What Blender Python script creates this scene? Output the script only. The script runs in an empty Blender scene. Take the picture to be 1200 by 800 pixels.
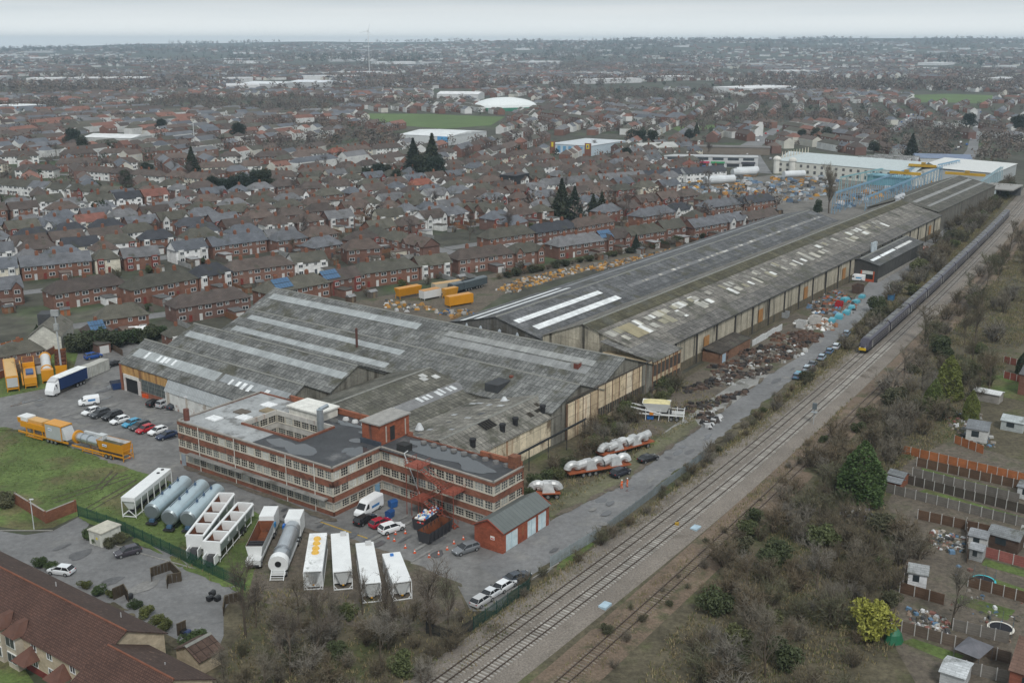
import bpy, math, random
import numpy as np
from mathutils import Vector, noise as mnoise
random.seed(7)
R = math.radians
SC = bpy.context.scene
COL = SC.collection
# ---------------------------------------------------------------- camera, sky, sun, exposure
FPX, YH, CAMH = 1250.0, 50.0, 78.0          # focal length in photo pixels, horizon row, flying height
TH = math.atan((400 - YH) / FPX)
cam = bpy.data.cameras.new('camera'); cam_o = bpy.data.objects.new('camera', cam); COL.objects.link(cam_o)
cam.sensor_width = 36.0; cam.lens = 36.0 * FPX / 1200.0
cam.clip_start = 1.0; cam.clip_end = 60000.0
cam_o.location = (0, 0, CAMH); cam_o.rotation_euler = (math.pi / 2 - TH, 0, 0)
SC.camera = cam_o
SUN_EL, SUN_AZ = R(50), R(168)               # azimuth clockwise from +Y (view direction)
w = bpy.data.worlds.new('World'); SC.world = w; w.use_nodes = True
nt = w.node_tree; nt.nodes.clear()
def wn(t, **k):
    n = nt.nodes.new(t)
    for a, b in k.items(): setattr(n, a, b)
    return n
sky = wn('ShaderNodeTexSky', sky_type='NISHITA', sun_disc=False, sun_elevation=SUN_EL, sun_rotation=SUN_AZ, altitude=80)
sky.dust_density = 3.0; sky.air_density = 1.0
hs = wn('ShaderNodeHueSaturation'); hs.inputs['Saturation'].default_value = 0.25
tc = wn('ShaderNodeTexCoord'); mp = wn('ShaderNodeMapping'); mp.inputs['Scale'].default_value = (1.0, 1.0, 22.0)
n1 = wn('ShaderNodeTexNoise'); n1.inputs['Scale'].default_value = 2.6; n1.inputs['Detail'].default_value = 6; n1.inputs['Roughness'].default_value = 0.5
cr = wn('ShaderNodeValToRGB')
cr.color_ramp.elements[0].position = 0.34; cr.color_ramp.elements[0].color = (5.2, 5.9, 6.35, 1)
cr.color_ramp.elements[1].position = 0.62; cr.color_ramp.elements[1].color = (6.7, 7.1, 7.3, 1)
sp = wn('ShaderNodeSeparateXYZ'); er = wn('ShaderNodeMapRange', interpolation_type='SMOOTHSTEP')     # paler break below the cloud deck, at the horizon
er.inputs['From Min'].default_value = 0.0; er.inputs['From Max'].default_value = 0.045; er.inputs['To Min'].default_value = 1.0; er.inputs['To Max'].default_value = 0.0
mb_ = wn('ShaderNodeMix', data_type='RGBA'); mb_.inputs['B'].default_value = (10.4, 10.8, 10.7, 1)
mx = wn('ShaderNodeMix', data_type='RGBA'); mx.inputs['Factor'].default_value = 0.9     # thick cloud over the clear sky
bg = wn('ShaderNodeBackground'); bg.inputs['Strength'].default_value = 0.088
wo = wn('ShaderNodeOutputWorld')
L = nt.links.new
L(sky.outputs[0], hs.inputs['Color']); L(tc.outputs['Generated'], mp.inputs[0]); L(mp.outputs[0], n1.inputs['Vector'])
L(n1.outputs['Fac'], cr.inputs[0]); L(hs.outputs[0], mx.inputs['A']); L(tc.outputs['Generated'], sp.inputs[0]); L(sp.outputs['Z'], er.inputs['Value']); L(er.outputs[0], mb_.inputs['Factor']); L(cr.outputs[0], mb_.inputs['A']); L(mb_.outputs['Result'], mx.inputs['B'])
L(mx.outputs['Result'], bg.inputs['Color']); L(bg.outputs[0], wo.inputs[0])
sl = bpy.data.lights.new('sun', 'SUN'); sl.energy = 1.5; sl.angle = R(10); sl.color = (1.0, 0.985, 0.96)
so = bpy.data.objects.new('sun', sl); COL.objects.link(so)
so.rotation_euler = (math.pi / 2 - SUN_EL, 0, math.pi - SUN_AZ)
SC.view_settings.view_transform = 'Standard'; SC.view_settings.look = 'None'
SC.view_settings.exposure = 0.32; SC.view_settings.gamma = 1.0
try: SC.view_settings.use_curve_mapping = False
except Exception: pass
SC.render.engine = 'CYCLES'
SC.cycles.max_bounces = 4; SC.cycles.diffuse_bounces = 2; SC.cycles.glossy_bounces = 2
SC.cycles.transmission_bounces = 2; SC.cycles.transparent_max_bounces = 6; SC.cycles.volume_bounces = 0
SC.cycles.use_denoising = True
# ---------------------------------------------------------------- positions
AZ = R(35.5); SA, CA = math.sin(AZ), math.cos(AZ); ROT = math.pi / 2 - AZ    # site axes: u along the long shed, v towards the houses
def G(px, py, z=0.0):
    x = (px - 600) / FPX; y = (400 - py) / FPX
    dx, dy, dz = x, math.cos(TH) + y * math.sin(TH), -math.sin(TH) + y * math.cos(TH)
    t = (z - CAMH) / dz
    return Vector((dx * t, dy * t, z))
def W(u, v, z=0.0): return Vector((u * SA - v * CA, u * CA + v * SA, z))
def toUV(p): return (p[0] * SA + p[1] * CA, -p[0] * CA + p[1] * SA)
def U(px, py, z=0.0): return toUV(G(px, py, z))
def PX(p):
    dz = p[2] - CAMH
    f = p[1] * math.cos(TH) - dz * math.sin(TH); up = p[1] * math.sin(TH) + dz * math.cos(TH)
    if f < 1: return (-1e5, -1e5)
    return (600 + FPX * p[0] / f, 400 - FPX * up / f)
def rnd(a, b): return random.uniform(a, b)
ORD = 'zeroth first second third fourth fifth sixth seventh eighth ninth tenth eleventh twelfth thirteenth fourteenth fifteenth sixteenth seventeenth eighteenth nineteenth'.split()
TENS = {2: 'twent', 3: 'thirt', 4: 'fort', 5: 'fift', 6: 'sixt', 7: 'sevent', 8: 'eight', 9: 'ninet'}
def nth(n):
    if n >= 100:
        h = ['', 'hundred', 'two-hundred', 'three-hundred'][n // 100]
        return h + ('th' if n % 100 == 0 else '-and-' + nth(n % 100))
    if n < 20: return ORD[n]
    return TENS[n // 10] + ('ieth' if n % 10 == 0 else 'y-' + ORD[n % 10])
# ---------------------------------------------------------------- materials
MATS = {}
def mat(name, kind='col', color=(0.5, 0.5, 0.5), rough=0.7, metal=0.0, nscale=0.6, namt=0.25, c2=None, c2amt=0.0, c2scale=0.2, bump=0.0, bscale=8.0, fine=0.0, fscale=6.0, brick=None, streak=None, spec=0.3, alpha=None):
    """kind: 'rgb' fixed colour, 'col' face colour attribute, 'obj' object colour.  Noise runs in world space so copies differ."""
    if name in MATS: return MATS[name]
    m = bpy.data.materials.new(name); m.use_nodes = True; MATS[name] = m
    t = m.node_tree; N = t.nodes; K = t.links.new
    b = N['Principled BSDF']; b.inputs['Roughness'].default_value = rough; b.inputs['Metallic'].default_value = metal
    b.inputs['Specular IOR Level'].default_value = spec
    geo = N.new('ShaderNodeNewGeometry'); pos = geo.outputs['Position']
    def nz(scale, detail=4, vec=pos, rgh=0.6):
        n = N.new('ShaderNodeTexNoise'); n.inputs['Scale'].default_value = scale; n.inputs['Detail'].default_value = detail
        n.inputs['Roughness'].default_value = rgh; K(vec, n.inputs['Vector']); return n.outputs['Fac']
    def mix(fac, a, bb, mode='MIX'):
        x = N.new('ShaderNodeMix'); x.data_type = 'RGBA'; x.blend_type = mode
        for key, val in (('Factor', fac), ('A', a), ('B', bb)):
            if isinstance(val, (int, float)): x.inputs[key].default_value = val
            elif isinstance(val, tuple): x.inputs[key].default_value = val if len(val) == 4 else val + (1,)
            else: K(val, x.inputs[key])
        return x.outputs['Result']
    def ramp(v, lo, hi, a=0.0, c=1.0):
        r = N.new('ShaderNodeMapRange'); r.inputs['From Min'].default_value = lo; r.inputs['From Max'].default_value = hi
        r.inputs['To Min'].default_value = a; r.inputs['To Max'].default_value = c; K(v, r.inputs['Value']); return r.outputs[0]
    if kind == 'col':
        a = N.new('ShaderNodeAttribute'); a.attribute_name = 'Col'; c = a.outputs['Color']
    elif kind == 'obj':
        a = N.new('ShaderNodeObjectInfo'); c = a.outputs['Color']
    else:
        a = N.new('ShaderNodeRGB'); a.outputs[0].default_value = tuple(color) + (1,); c = a.outputs[0]
    uv = None
    if brick:
        bw, bh, mort, var, mdark = brick
        uvn = N.new('ShaderNodeUVMap'); uvn.uv_map = 'UVMap'
        bt = N.new('ShaderNodeTexBrick'); K(uvn.outputs[0], bt.inputs['Vector'])
        bt.inputs['Scale'].default_value = 1.0; bt.inputs['Brick Width'].default_value = bw; bt.inputs['Row Height'].default_value = bh
        bt.inputs['Mortar Size'].default_value = mort; bt.inputs['Mortar Smooth'].default_value = 0.3
        bt.inputs['Color1'].default_value = (1 - var, 1 - var, 1 - var, 1); bt.inputs['Color2'].default_value = (1 + var, 1 + var, 1 + var, 1)
        bt.inputs['Mortar'].default_value = (mdark, mdark, mdark, 1); bt.offset = 0.0 if bh > 1 else 0.5
        c = mix(1.0, c, bt.outputs['Color'], 'MULTIPLY')
    if streak:                                   # vertical weather stains, stretched along z
        mpn = N.new('ShaderNodeMapping'); mpn.inputs['Scale'].default_value = (1, 1, 0.08); K(pos, mpn.inputs[0])
        f = ramp(nz(streak[1], 4, mpn.outputs[0]), streak[2], streak[2] + 0.14)
        c = mix(f, c, streak[0])
    if c2:
        c = mix(ramp(nz(c2scale, 6), 0.62 - c2amt, 0.74 - c2amt), c, c2)
    f = ramp(nz(nscale, 5), 0.25, 0.75, 1 - namt, 1 + namt)
    if fine:
        f2 = ramp(nz(fscale, 3, rgh=0.75), 0.25, 0.75, 1 - fine, 1 + fine)
        mm = N.new('ShaderNodeMath'); mm.operation = 'MULTIPLY'; K(f, mm.inputs[0]); K(f2, mm.inputs[1]); f = mm.outputs[0]
    cc = N.new('ShaderNodeCombineColor'); [K(f, cc.inputs[i]) for i in range(3)]
    c = mix(1.0, c, cc.outputs[0], 'MULTIPLY')
    K(c, b.inputs['Base Color'])
    if bump:
        bn = N.new('ShaderNodeBump'); bn.inputs['Strength'].default_value = bump; bn.inputs['Distance'].default_value = 0.1
        K(nz(bscale, 3), bn.inputs['Height']); K(bn.outputs[0], b.inputs['Normal'])
    return m
M_MATTE = mat('matte', 'col', rough=0.75, namt=0.22, nscale=0.9, fine=0.12)
M_GLOSS = mat('gloss_paint', 'col', rough=0.35, namt=0.09, nscale=0.5, spec=0.5, fine=0.04, fscale=4)
M_METAL = mat('metal', 'col', rough=0.38, metal=0.75, namt=0.15)
M_FAR = mat('distant', 'col', rough=0.85, namt=0.2, nscale=0.15)
M_CAR = mat('car_paint', 'obj', rough=0.25, namt=0.05, spec=0.6)
M_GLASS = mat('window_glass', 'obj', rough=0.12, namt=0.3, nscale=0.7, spec=0.6)
M_HWALL = mat('house_wall', 'obj', rough=0.85, namt=0.22, nscale=0.5, fine=0.15, fscale=3, brick=(0.9, 0.3, 0.015, 0.10, 0.9))
M_HROOF = mat('roof_tiles', 'obj', rough=0.8, namt=0.3, nscale=0.35, c2=(0.055, 0.055, 0.035), c2amt=0.04, c2scale=0.25, brick=(1.1, 0.42, 0.05, 0.10, 0.72), fine=0.12, fscale=3)
M_ASB = mat('asbestos_roof', 'obj', rough=0.9, namt=0.42, nscale=0.22, c2=(0.082, 0.080, 0.062), c2amt=0.09, c2scale=0.16, brick=(1.05, 1.7, 0.07, 0.26, 0.38), fine=0.42, fscale=1.7, bump=0.5, bscale=3)
M_LIGHTSHEET = mat('translucent_sheet', 'obj', rough=0.6, namt=0.25, nscale=0.4, brick=(1.05, 2.2, 0.05, 0.10, 0.7), fine=0.15, fscale=2.5)
M_BRICK = mat('red_brick', 'obj', rough=0.85, namt=0.28, nscale=0.35, c2=(0.05, 0.035, 0.03), c2amt=0.02, c2scale=0.3, fine=0.2, fscale=2.5, brick=(0.6, 0.2, 0.02, 0.15, 0.85), streak=((0.07, 0.055, 0.05), 0.7, 0.60))
M_PANEL = mat('stained_panel', 'obj', rough=0.85, namt=0.25, nscale=0.3, streak=((0.30, 0.115, 0.04), 0.42, 0.58), c2=(0.20, 0.15, 0.10), c2amt=0.05, c2scale=0.35, fine=0.18, fscale=1.6, brick=(2.4, 2.4, 0.06, 0.10, 0.55))
M_CONCWALL = mat('weathered_panel', 'obj', rough=0.9, namt=0.28, nscale=0.25, streak=((0.075, 0.068, 0.055), 0.55, 0.53), fine=0.2, fscale=2, brick=(1.0, 9.0, 0.05, 0.13, 0.6))
M_TARMAC = mat('tarmac', 'rgb', (0.178, 0.177, 0.176), rough=0.8, namt=0.28, nscale=0.06, c2=(0.21, 0.205, 0.195), c2amt=0.06, c2scale=0.16, fine=0.25, fscale=0.9, bump=0.2, bscale=4)
M_YARD = mat('yard_tarmac', 'rgb', (0.160, 0.157, 0.152), rough=0.75, namt=0.35, nscale=0.09, c2=(0.22, 0.21, 0.19), c2amt=0.05, c2scale=0.13, fine=0.3, fscale=0.7, bump=0.2, bscale=4)
M_CONC = mat('concrete', 'rgb', (0.24, 0.235, 0.22), rough=0.85, namt=0.3, nscale=0.2, c2=(0.12, 0.115, 0.10), c2amt=0.08, c2scale=0.3, fine=0.2, fscale=1.5)
M_GRASS = mat('lawn', 'rgb', (0.098, 0.138, 0.040), rough=0.95, namt=0.42, nscale=0.12, c2=(0.11, 0.105, 0.048), c2amt=0.12, c2scale=0.10, fine=0.45, fscale=1.3, bump=0.6, bscale=5)
M_SCRUB = mat('scrub_ground', 'rgb', (0.095, 0.082, 0.053), rough=0.95, namt=0.45, nscale=0.13, c2=(0.07, 0.078, 0.032), c2amt=0.10, c2scale=0.08, fine=0.5, fscale=1.1, bump=0.8, bscale=3)
M_BALLAST = mat('ballast', 'rgb', (0.20, 0.175, 0.15), rough=0.95, namt=0.22, nscale=0.10, c2=(0.105, 0.088, 0.07), c2amt=0.05, c2scale=0.12, fine=0.5, fscale=4.0, bump=0.8, bscale=6)
M_BALLAST2 = mat('overgrown_ballast', 'rgb', (0.165, 0.122, 0.088), rough=0.95, namt=0.3, nscale=0.12, c2=(0.085, 0.08, 0.045), c2amt=0.10, c2scale=0.2, fine=0.5, fscale=3.0, bump=0.8, bscale=5)
M_DIRT = mat('dirt', 'rgb', (0.125, 0.105, 0.082), rough=0.95, namt=0.4, nscale=0.13, c2=(0.065, 0.066, 0.038), c2amt=0.10, c2scale=0.13, fine=0.45, fscale=1.2, bump=0.6, bscale=3)
M_GROUND = mat('town_ground', 'rgb', (0.070, 0.068, 0.052), rough=0.95, namt=0.45, nscale=0.012, c2=(0.055, 0.075, 0.033), c2amt=0.10, c2scale=0.02, fine=0.5, fscale=0.12)
M_PUDDLE = mat('standing_water', 'rgb', (0.05, 0.055, 0.06), rough=0.04, namt=0.1, spec=0.9)
M_ROOFFELT = mat('roof_felt', 'rgb', (0.060, 0.062, 0.066), rough=0.7, namt=0.3, nscale=0.2, c2=(0.13, 0.13, 0.13), c2amt=0.03, c2scale=0.2, fine=0.2, fscale=2)
M_ROOFPALE = mat('roof_pale', 'rgb', (0.33, 0.34, 0.34), rough=0.7, namt=0.3, nscale=0.22, c2=(0.17, 0.17, 0.165), c2amt=0.10, c2scale=0.35, fine=0.2, fscale=2)
M_TWIG = mat('bark_twigs', 'obj', rough=0.9, namt=0.35, nscale=0.5)
M_LEAF = mat('leaves', 'obj', rough=0.7, namt=0.55, nscale=0.9, fine=0.3, fscale=3)
M_RAIL = mat('rail_steel', 'rgb', (0.085, 0.062, 0.050), rough=0.5, metal=0.3, namt=0.2)
M_SLEEPER = mat('sleeper', 'obj', rough=0.9, namt=0.25, nscale=0.6, fine=0.2, fscale=5)
# ---------------------------------------------------------------- mesh builder
class MB:
    def __init__(s): s.v = []; s.f = []; s.m = []; s.c = []; s.cc = (0.5, 0.5, 0.5); s.mm = 0
    def col(s, *c): s.cc = c; return s
    def face(s, pts, m=None):
        i = len(s.v); s.v.extend([tuple(p) for p in pts]); s.f.append(tuple(range(i, i + len(pts))))
        s.m.append(s.mm if m is None else m); s.c.append(s.cc); return s
    def box(s, x0, x1, y0, y1, z0, z1, bottom=False):
        a = [(x0, y0), (x1, y0), (x1, y1), (x0, y1)]
        return s.prism(a, z0, z1, bottom)
    def prism(s, poly, z0, z1, bottom=False, top=None):
        n = len(poly); tp = top or poly
        for i in range(n):
            j = (i + 1) % n
            s.face([(poly[i][0], poly[i][1], z0), (poly[j][0], poly[j][1], z0), (tp[j][0], tp[j][1], z1), (tp[i][0], tp[i][1], z1)])
        s.face([(p[0], p[1], z1) for p in tp])
        if bottom: s.face([(p[0], p[1], z0) for p in reversed(poly)])
        return s
    def taper(s, x0, x1, y0, y1, z0, X0, X1, Y0, Y1, z1, bottom=True, topcap=True):
        a = [(x0, y0), (x1, y0), (x1, y1), (x0, y1)]; b = [(X0, Y0), (X1, Y0), (X1, Y1), (X0, Y1)]
        for i in range(4):
            j = (i + 1) % 4
            s.face([(*a[i], z0), (*a[j], z0), (*b[j], z1), (*b[i], z1)])
        if topcap: s.face([(*p, z1) for p in b])
        if bottom: s.face([(*p, z0) for p in reversed(a)])
        return s
    def ext(s, prof, x0, x1, caps=True, closed=True):
        """profile of (y,z), anticlockwise seen from +x, swept along x"""
        n = len(prof)
        for i in range(n if closed else n - 1):
            j = (i + 1) % n
            s.face([(x0, *prof[j]), (x0, *prof[i]), (x1, *prof[i]), (x1, *prof[j])][::-1])
        if caps:
            s.face([(x1, *p) for p in prof]); s.face([(x0, *p) for p in reversed(prof)])
        return s
    def exty(s, prof, y0, y1):
        """profile of (x,z), swept along y"""
        n = len(prof)
        for i in range(n):
            j = (i + 1) % n
            s.face([(prof[i][0], y0, prof[i][1]), (prof[j][0], y0, prof[j][1]), (prof[j][0], y1, prof[j][1]), (prof[i][0], y1, prof[i][1])])
        s.face([(p[0], y1, p[1]) for p in prof]); s.face([(p[0], y0, p[1]) for p in reversed(prof)])
        return s
    def tube(s, p0, p1, r0, r1=None, n=8, caps=True):
        p0 = Vector(p0); p1 = Vector(p1); r1 = r0 if r1 is None else r1
        d = (p1 - p0).normalized(); a = d.orthogonal().normalized(); b = d.cross(a)
        A = []; B = []
        for k in range(n):
            t = 2 * math.pi * k / n; q = a * math.cos(t) + b * math.sin(t)
            A.append(p0 + q * r0); B.append(p1 + q * r1)
        for k in range(n):
            j = (k + 1) % n; s.face([A[k], A[j], B[j], B[k]])
        if caps: s.face(B); s.face(A[::-1])
        return s
    def ring(s, p0, p1, r, n=16): return s.tube(p0, p1, r, r, n, True)
    def bar(s, p0, p1, w=0.1):
        return s.tube(p0, p1, w * 0.7, w * 0.7, 4, True)
    def build(s, name, mats, parent=None, loc=None, rz=0.0, smooth=False, color=None):
        me = bpy.data.meshes.new(name); me.from_pydata(s.v, [], s.f)
        if not isinstance(mats, (list, tuple)): mats = [mats]
        for m in mats: me.materials.append(m)
        nf = len(s.f)
        me.polygons.foreach_set('material_index', s.m)
        if smooth: me.polygons.foreach_set('use_smooth', [True] * nf)
        at = me.attributes.new('Col', 'FLOAT_COLOR', 'FACE')
        at.data.foreach_set('color', np.hstack([np.array(s.c, dtype=np.float32).reshape(nf, -1)[:, :3], np.ones((nf, 1), np.float32)]).ravel())
        uvl = me.uv_layers.new(name='UVMap'); uvs = np.zeros((len(me.loops), 2), np.float32); k = 0
        for f in s.f:
            P = [s.v[i] for i in f]
            ax, ay, az = P[0]; n = [0, 0, 0]
            for q in range(len(P)):
                p, r = P[q], P[(q + 1) % len(P)]
                n[0] += (p[1] - r[1]) * (p[2] + r[2]); n[1] += (p[2] - r[2]) * (p[0] + r[0]); n[2] += (p[0] - r[0]) * (p[1] + r[1])
            h = math.hypot(n[0], n[1]); l = math.sqrt(h * h + n[2] * n[2]) or 1
            if h / l < 1e-3: t = (1, 0, 0); b = (0, 1, 0)
            else:
                t = (-n[1] / h, n[0] / h, 0); nn = (n[0] / l, n[1] / l, n[2] / l)
                b = (nn[1] * t[2] - nn[2] * t[1], nn[2] * t[0] - nn[0] * t[2], nn[0] * t[1] - nn[1] * t[0])
            for p in P:
                uvs[k] = (p[0] * t[0] + p[1] * t[1] + p[2] * t[2], p[0] * b[0] + p[1] * b[1] + p[2] * b[2]); k += 1
        uvl.data.foreach_set('uv', uvs.ravel())
        o = bpy.data.objects.new(name, me); COL.objects.link(o)
        if parent is not None: o.parent = parent
        if loc is not None: o.location = loc
        if rz: o.rotation_euler = (0, 0, rz)
        if color: o.color = (*color[:3], 1)
        return o
def tag(o, label, cat, group=None):
    o['label'] = label; o['category'] = cat
    if group: o['group'] = group
    return o
def thing(name, label, cat, loc=(0, 0, 0), rz=0.0, group=None):
    o = bpy.data.objects.new(name, None); COL.objects.link(o); o.empty_display_size = 0.5
    o.location = loc; o.rotation_euler = (0, 0, rz); return tag(o, label, cat, group)
def struct(o): o['kind'] = 'structure'; return o
def stuff(o, label=None, cat=None):
    o['kind'] = 'stuff'
    if label: o['label'] = label; o['category'] = cat
    return o
KIDS = {}
def kids(root):
    k = root.name
    if k not in KIDS: KIDS[k] = [(c, list(c.children)) for c in root.children]
    return KIDS[k]
def paint(o, colors):
    if colors:
        c = colors.get(o.name.split('.')[0], colors.get('*'))
        if c: o.color = (*c, 1)
def clone(root, loc, rz=0.0, label=None, cat=None, group=None, scale=None, colors=None):
    r = root.copy(); COL.objects.link(r); r.location = loc; r.rotation_euler = (0, 0, rz)
    if scale: r.scale = scale if isinstance(scale, tuple) else (scale,) * 3
    if label: r['label'] = label
    if cat: r['category'] = cat
    if group: r['group'] = group
    for ch, gs in kids(root):
        c = ch.copy(); COL.objects.link(c); c.parent = r; paint(c, colors)
        for g in gs:
            d = g.copy(); COL.objects.link(d); d.parent = c; paint(d, colors)
    return r
def two(p0, p1):
    """centre, heading and length from two ground pixels"""
    a = G(*p0); b = G(*p1); d = b - a
    return (a + b) / 2, math.atan2(d.y, d.x), d.length
def sheet(name, pts, m, z=0.0, parent=None):
    o = MB().face([(p[0], p[1], z) for p in pts]).build(name, m, parent); return o
# ================================================================ THE SETTING
def interp(x, pts):
    if x <= pts[0][0]: return pts[0][1]
    for (a, b), (c, d) in zip(pts, pts[1:]):
        if x <= c: return b + (d - b) * (x - a) / (c - a)
    return pts[-1][1]
def hill(r, az):
    px = 600 + FPX * math.tan(max(-1.2, min(1.2, az))) / math.cos(TH)
    top = interp(px, [(-400, 58), (0, 55), (150, 52), (300, 49.5), (450, 49), (600, 46.5), (800, 44.5), (1000, 44), (1200, 46.5), (1600, 49)])
    top += 0.9 * mnoise.noise(Vector((az * 14, 3.1, 0)))
    ht = CAMH + (YH - top) / FPX * 9000
    e = 0.0
    if r > 3500:
        t = min(1.0, (r - 3500) / 5500); e = ht * t * t * (3 - 2 * t) * (0.92 + 0.08 * math.sin(az * 9 + r / 900))
        if r < 8800: e *= 0.75 + 0.5 * mnoise.noise(Vector((az * 8, r / 1500, 1.0))) * (1 - t) + 0.25 * t
    return max(0.0, e) if r <= 9000 else ht * max(0.0, 1 - (r - 9000) / 2500)
rings = [0, 60, 150, 300, 500, 800, 1200, 1700, 2300, 3000, 3500, 4000, 4500, 5000, 5500, 6000, 6500, 7000, 7500, 8000, 8500, 9000, 9600, 10400, 11400]
NA = 240
vs = [(0, 0, 0)]; fs = []
for r in rings[1:]:
    for k in range(NA):
        a = 2 * math.pi * k / NA; az = a if a < math.pi else a - 2 * math.pi
        vs.append((r * math.sin(a), r * math.cos(a), hill(r, az)))
for k in range(NA): fs.append((0, 1 + (k + 1) % NA, 1 + k))
for i in range(len(rings) - 2):
    for k in range(NA):
        j = (k + 1) % NA; a0 = 1 + i * NA; b0 = a0 + NA
        fs.append((a0 + k, a0 + j, b0 + j, b0 + k))
me = bpy.data.meshes.new('ground'); me.from_pydata(vs, [], fs); me.materials.append(M_GROUND)
me.polygons.foreach_set('use_smooth', [True] * len(fs))
ground = bpy.data.objects.new('ground', me); COL.objects.link(ground); struct(ground)
def psheet(name, pix, m, z):
    return struct(sheet(name, [G(*p) for p in pix], m, z))
def usheet(name, uv, m, z):
    return struct(sheet(name, [W(*p) for p in uv], m, z))
# railway land, rough ground and scrub to the right
usheet('rough_ground', [(30, -90), (30, 116), (118, 116), (118, 108), (330, 113), (560, 122), (620, 118), (620, 30), (330, -40), (200, -90)], M_SCRUB, 0.02)
psheet('yard', [(-80, 452), (20, 441), (60, 428), (92, 404), (152, 400), (330, 470), (560, 560), (640, 590), (650, 640), (640, 668), (600, 690), (585, 715), (552, 716), (535, 684), (480, 662), (430, 640), (350, 616), (270, 592), (205, 568), (165, 556), (120, 541), (70, 519), (25, 505), (-80, 498)], M_YARD, 0.04)
psheet('lawn', [(-80, 499), (25, 505), (70, 519), (120, 541), (165, 556), (196, 566), (160, 580), (140, 600), (92, 604), (60, 592), (30, 580), (0, 568), (-80, 560)], M_GRASS, 0.044)
psheet('hopper_grass', [(-80, 490), (-20, 470), (50, 456), (84, 440), (92, 412), (60, 414), (-20, 452), (-80, 470)], M_GRASS, 0.048)
psheet('trailer_park_grass', [(196, 566), (270, 592), (300, 600), (316, 612), (330, 680), (290, 700), (262, 690), (225, 668), (180, 640), (140, 612), (92, 604), (140, 600), (160, 580)], M_GRASS, 0.048)
psheet('trailer_park_dirt', [(316, 612), (350, 616), (430, 640), (480, 662), (535, 684), (545, 712), (500, 740), (420, 735), (330, 712), (290, 700), (300, 660)], M_DIRT, 0.05)
psheet('access_road', [(560, 662), (600, 640), (652, 606), (725, 570), (770, 535), (820, 500), (870, 465), (900, 440), (942, 415), (985, 366), (1012, 338), (1070, 270), (1120, 238), (1150, 232), (1140, 246), (1090, 290), (1060, 325), (1040, 345), (1003, 380), (957, 420), (920, 452), (870, 493), (820, 533), (755, 583), (695, 628), (640, 672), (600, 690)], M_TARMAC, 0.052)
psheet('yard_grass', [(640, 590), (690, 566), (725, 545), (790, 500), (815, 492), (820, 500), (770, 535), (725, 570), (670, 598), (645, 606)], mat('weedy_ground', 'rgb', (0.125, 0.12, 0.075), rough=0.95, namt=0.4, nscale=0.2, c2=(0.095, 0.12, 0.035), c2amt=0.08, c2scale=0.12, fine=0.4, fscale=1.5), 0.05)
psheet('verge_grass', [(655, 655), (690, 634), (697, 637), (665, 664), (652, 668)], M_GRASS, 0.06)
psheet('scrapyard', [(700, 520), (800, 445), (850, 415), (985, 335), (1020, 325), (985, 366), (942, 415), (900, 440), (870, 465), (820, 500)], M_DIRT, 0.044)
psheet('concrete_apron', [(790, 524), (845, 484), (905, 437), (880, 436), (826, 472), (776, 508)], M_CONC, 0.048)
# housing court bottom left
psheet('court_road', [(-80, 618), (0, 622), (30, 627), (62, 622), (92, 606), (106, 612), (100, 622), (138, 640), (190, 640), (225, 664), (282, 690), (262, 715), (262, 745), (250, 775), (215, 760), (175, 735), (135, 712), (88, 690), (60, 690), (20, 660), (-80, 650)], M_TARMAC, 0.06)
psheet('court_lawn', [(-80, 560), (0, 568), (30, 580), (60, 592), (92, 604), (62, 618), (30, 622), (0, 617), (-80, 612)], M_GRASS, 0.056)
psheet('court_garden', [(-80, 700), (0, 740), (60, 830), (-80, 830)], M_GRASS, 0.05)
# machinery yards behind the sheds
psheet('machinery_yard', [(400, 372), (455, 385), (540, 380), (590, 345), (680, 320), (760, 297), (800, 290), (760, 290), (680, 305), (590, 318), (500, 338), (420, 352), (395, 362)], M_DIRT, 0.04)
psheet('crane_yard', [(780, 222), (905, 205), (1090, 203), (1160, 208), (1140, 240), (990, 262), (960, 262), (905, 246), (860, 232), (800, 232)], mat('pale_yard', 'rgb', (0.16, 0.15, 0.135), rough=0.9, namt=0.3, nscale=0.08, c2=(0.09, 0.085, 0.07), c2amt=0.08, c2scale=0.06, fine=0.3, fscale=0.5), 0.04)
psheet('high_street', [(862, 200), (905, 204), (893, 186), (888, 175), (905, 160), (918, 148), (912, 147), (893, 157), (868, 170), (866, 182)], M_TARMAC, 0.05)
psheet('side_street', [(1116, 196), (1135, 196), (1146, 178), (1148, 150), (1150, 128), (1143, 128), (1140, 150), (1133, 176)], M_TARMAC, 0.05)
psheet('diagonal_street', [(1040, 153), (1052, 155), (1072, 140), (1075, 134), (1068, 133)], M_TARMAC, 0.05)
M_FIELD = mat('field', 'rgb', (0.10, 0.15, 0.05), rough=0.95, namt=0.2, nscale=0.01, fine=0.12, fscale=0.08)
psheet('field', [(421, 133), (500, 134), (592, 137), (575, 147), (520, 151), (450, 146)], M_FIELD, 0.05)
psheet('meadow', [(1060, 112), (1110, 110), (1165, 112), (1160, 121), (1080, 120)], M_FIELD, 0.05)
psheet('playing_field', [(785, 149), (842, 146), (850, 150), (795, 154)], M_FIELD, 0.05)
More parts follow.
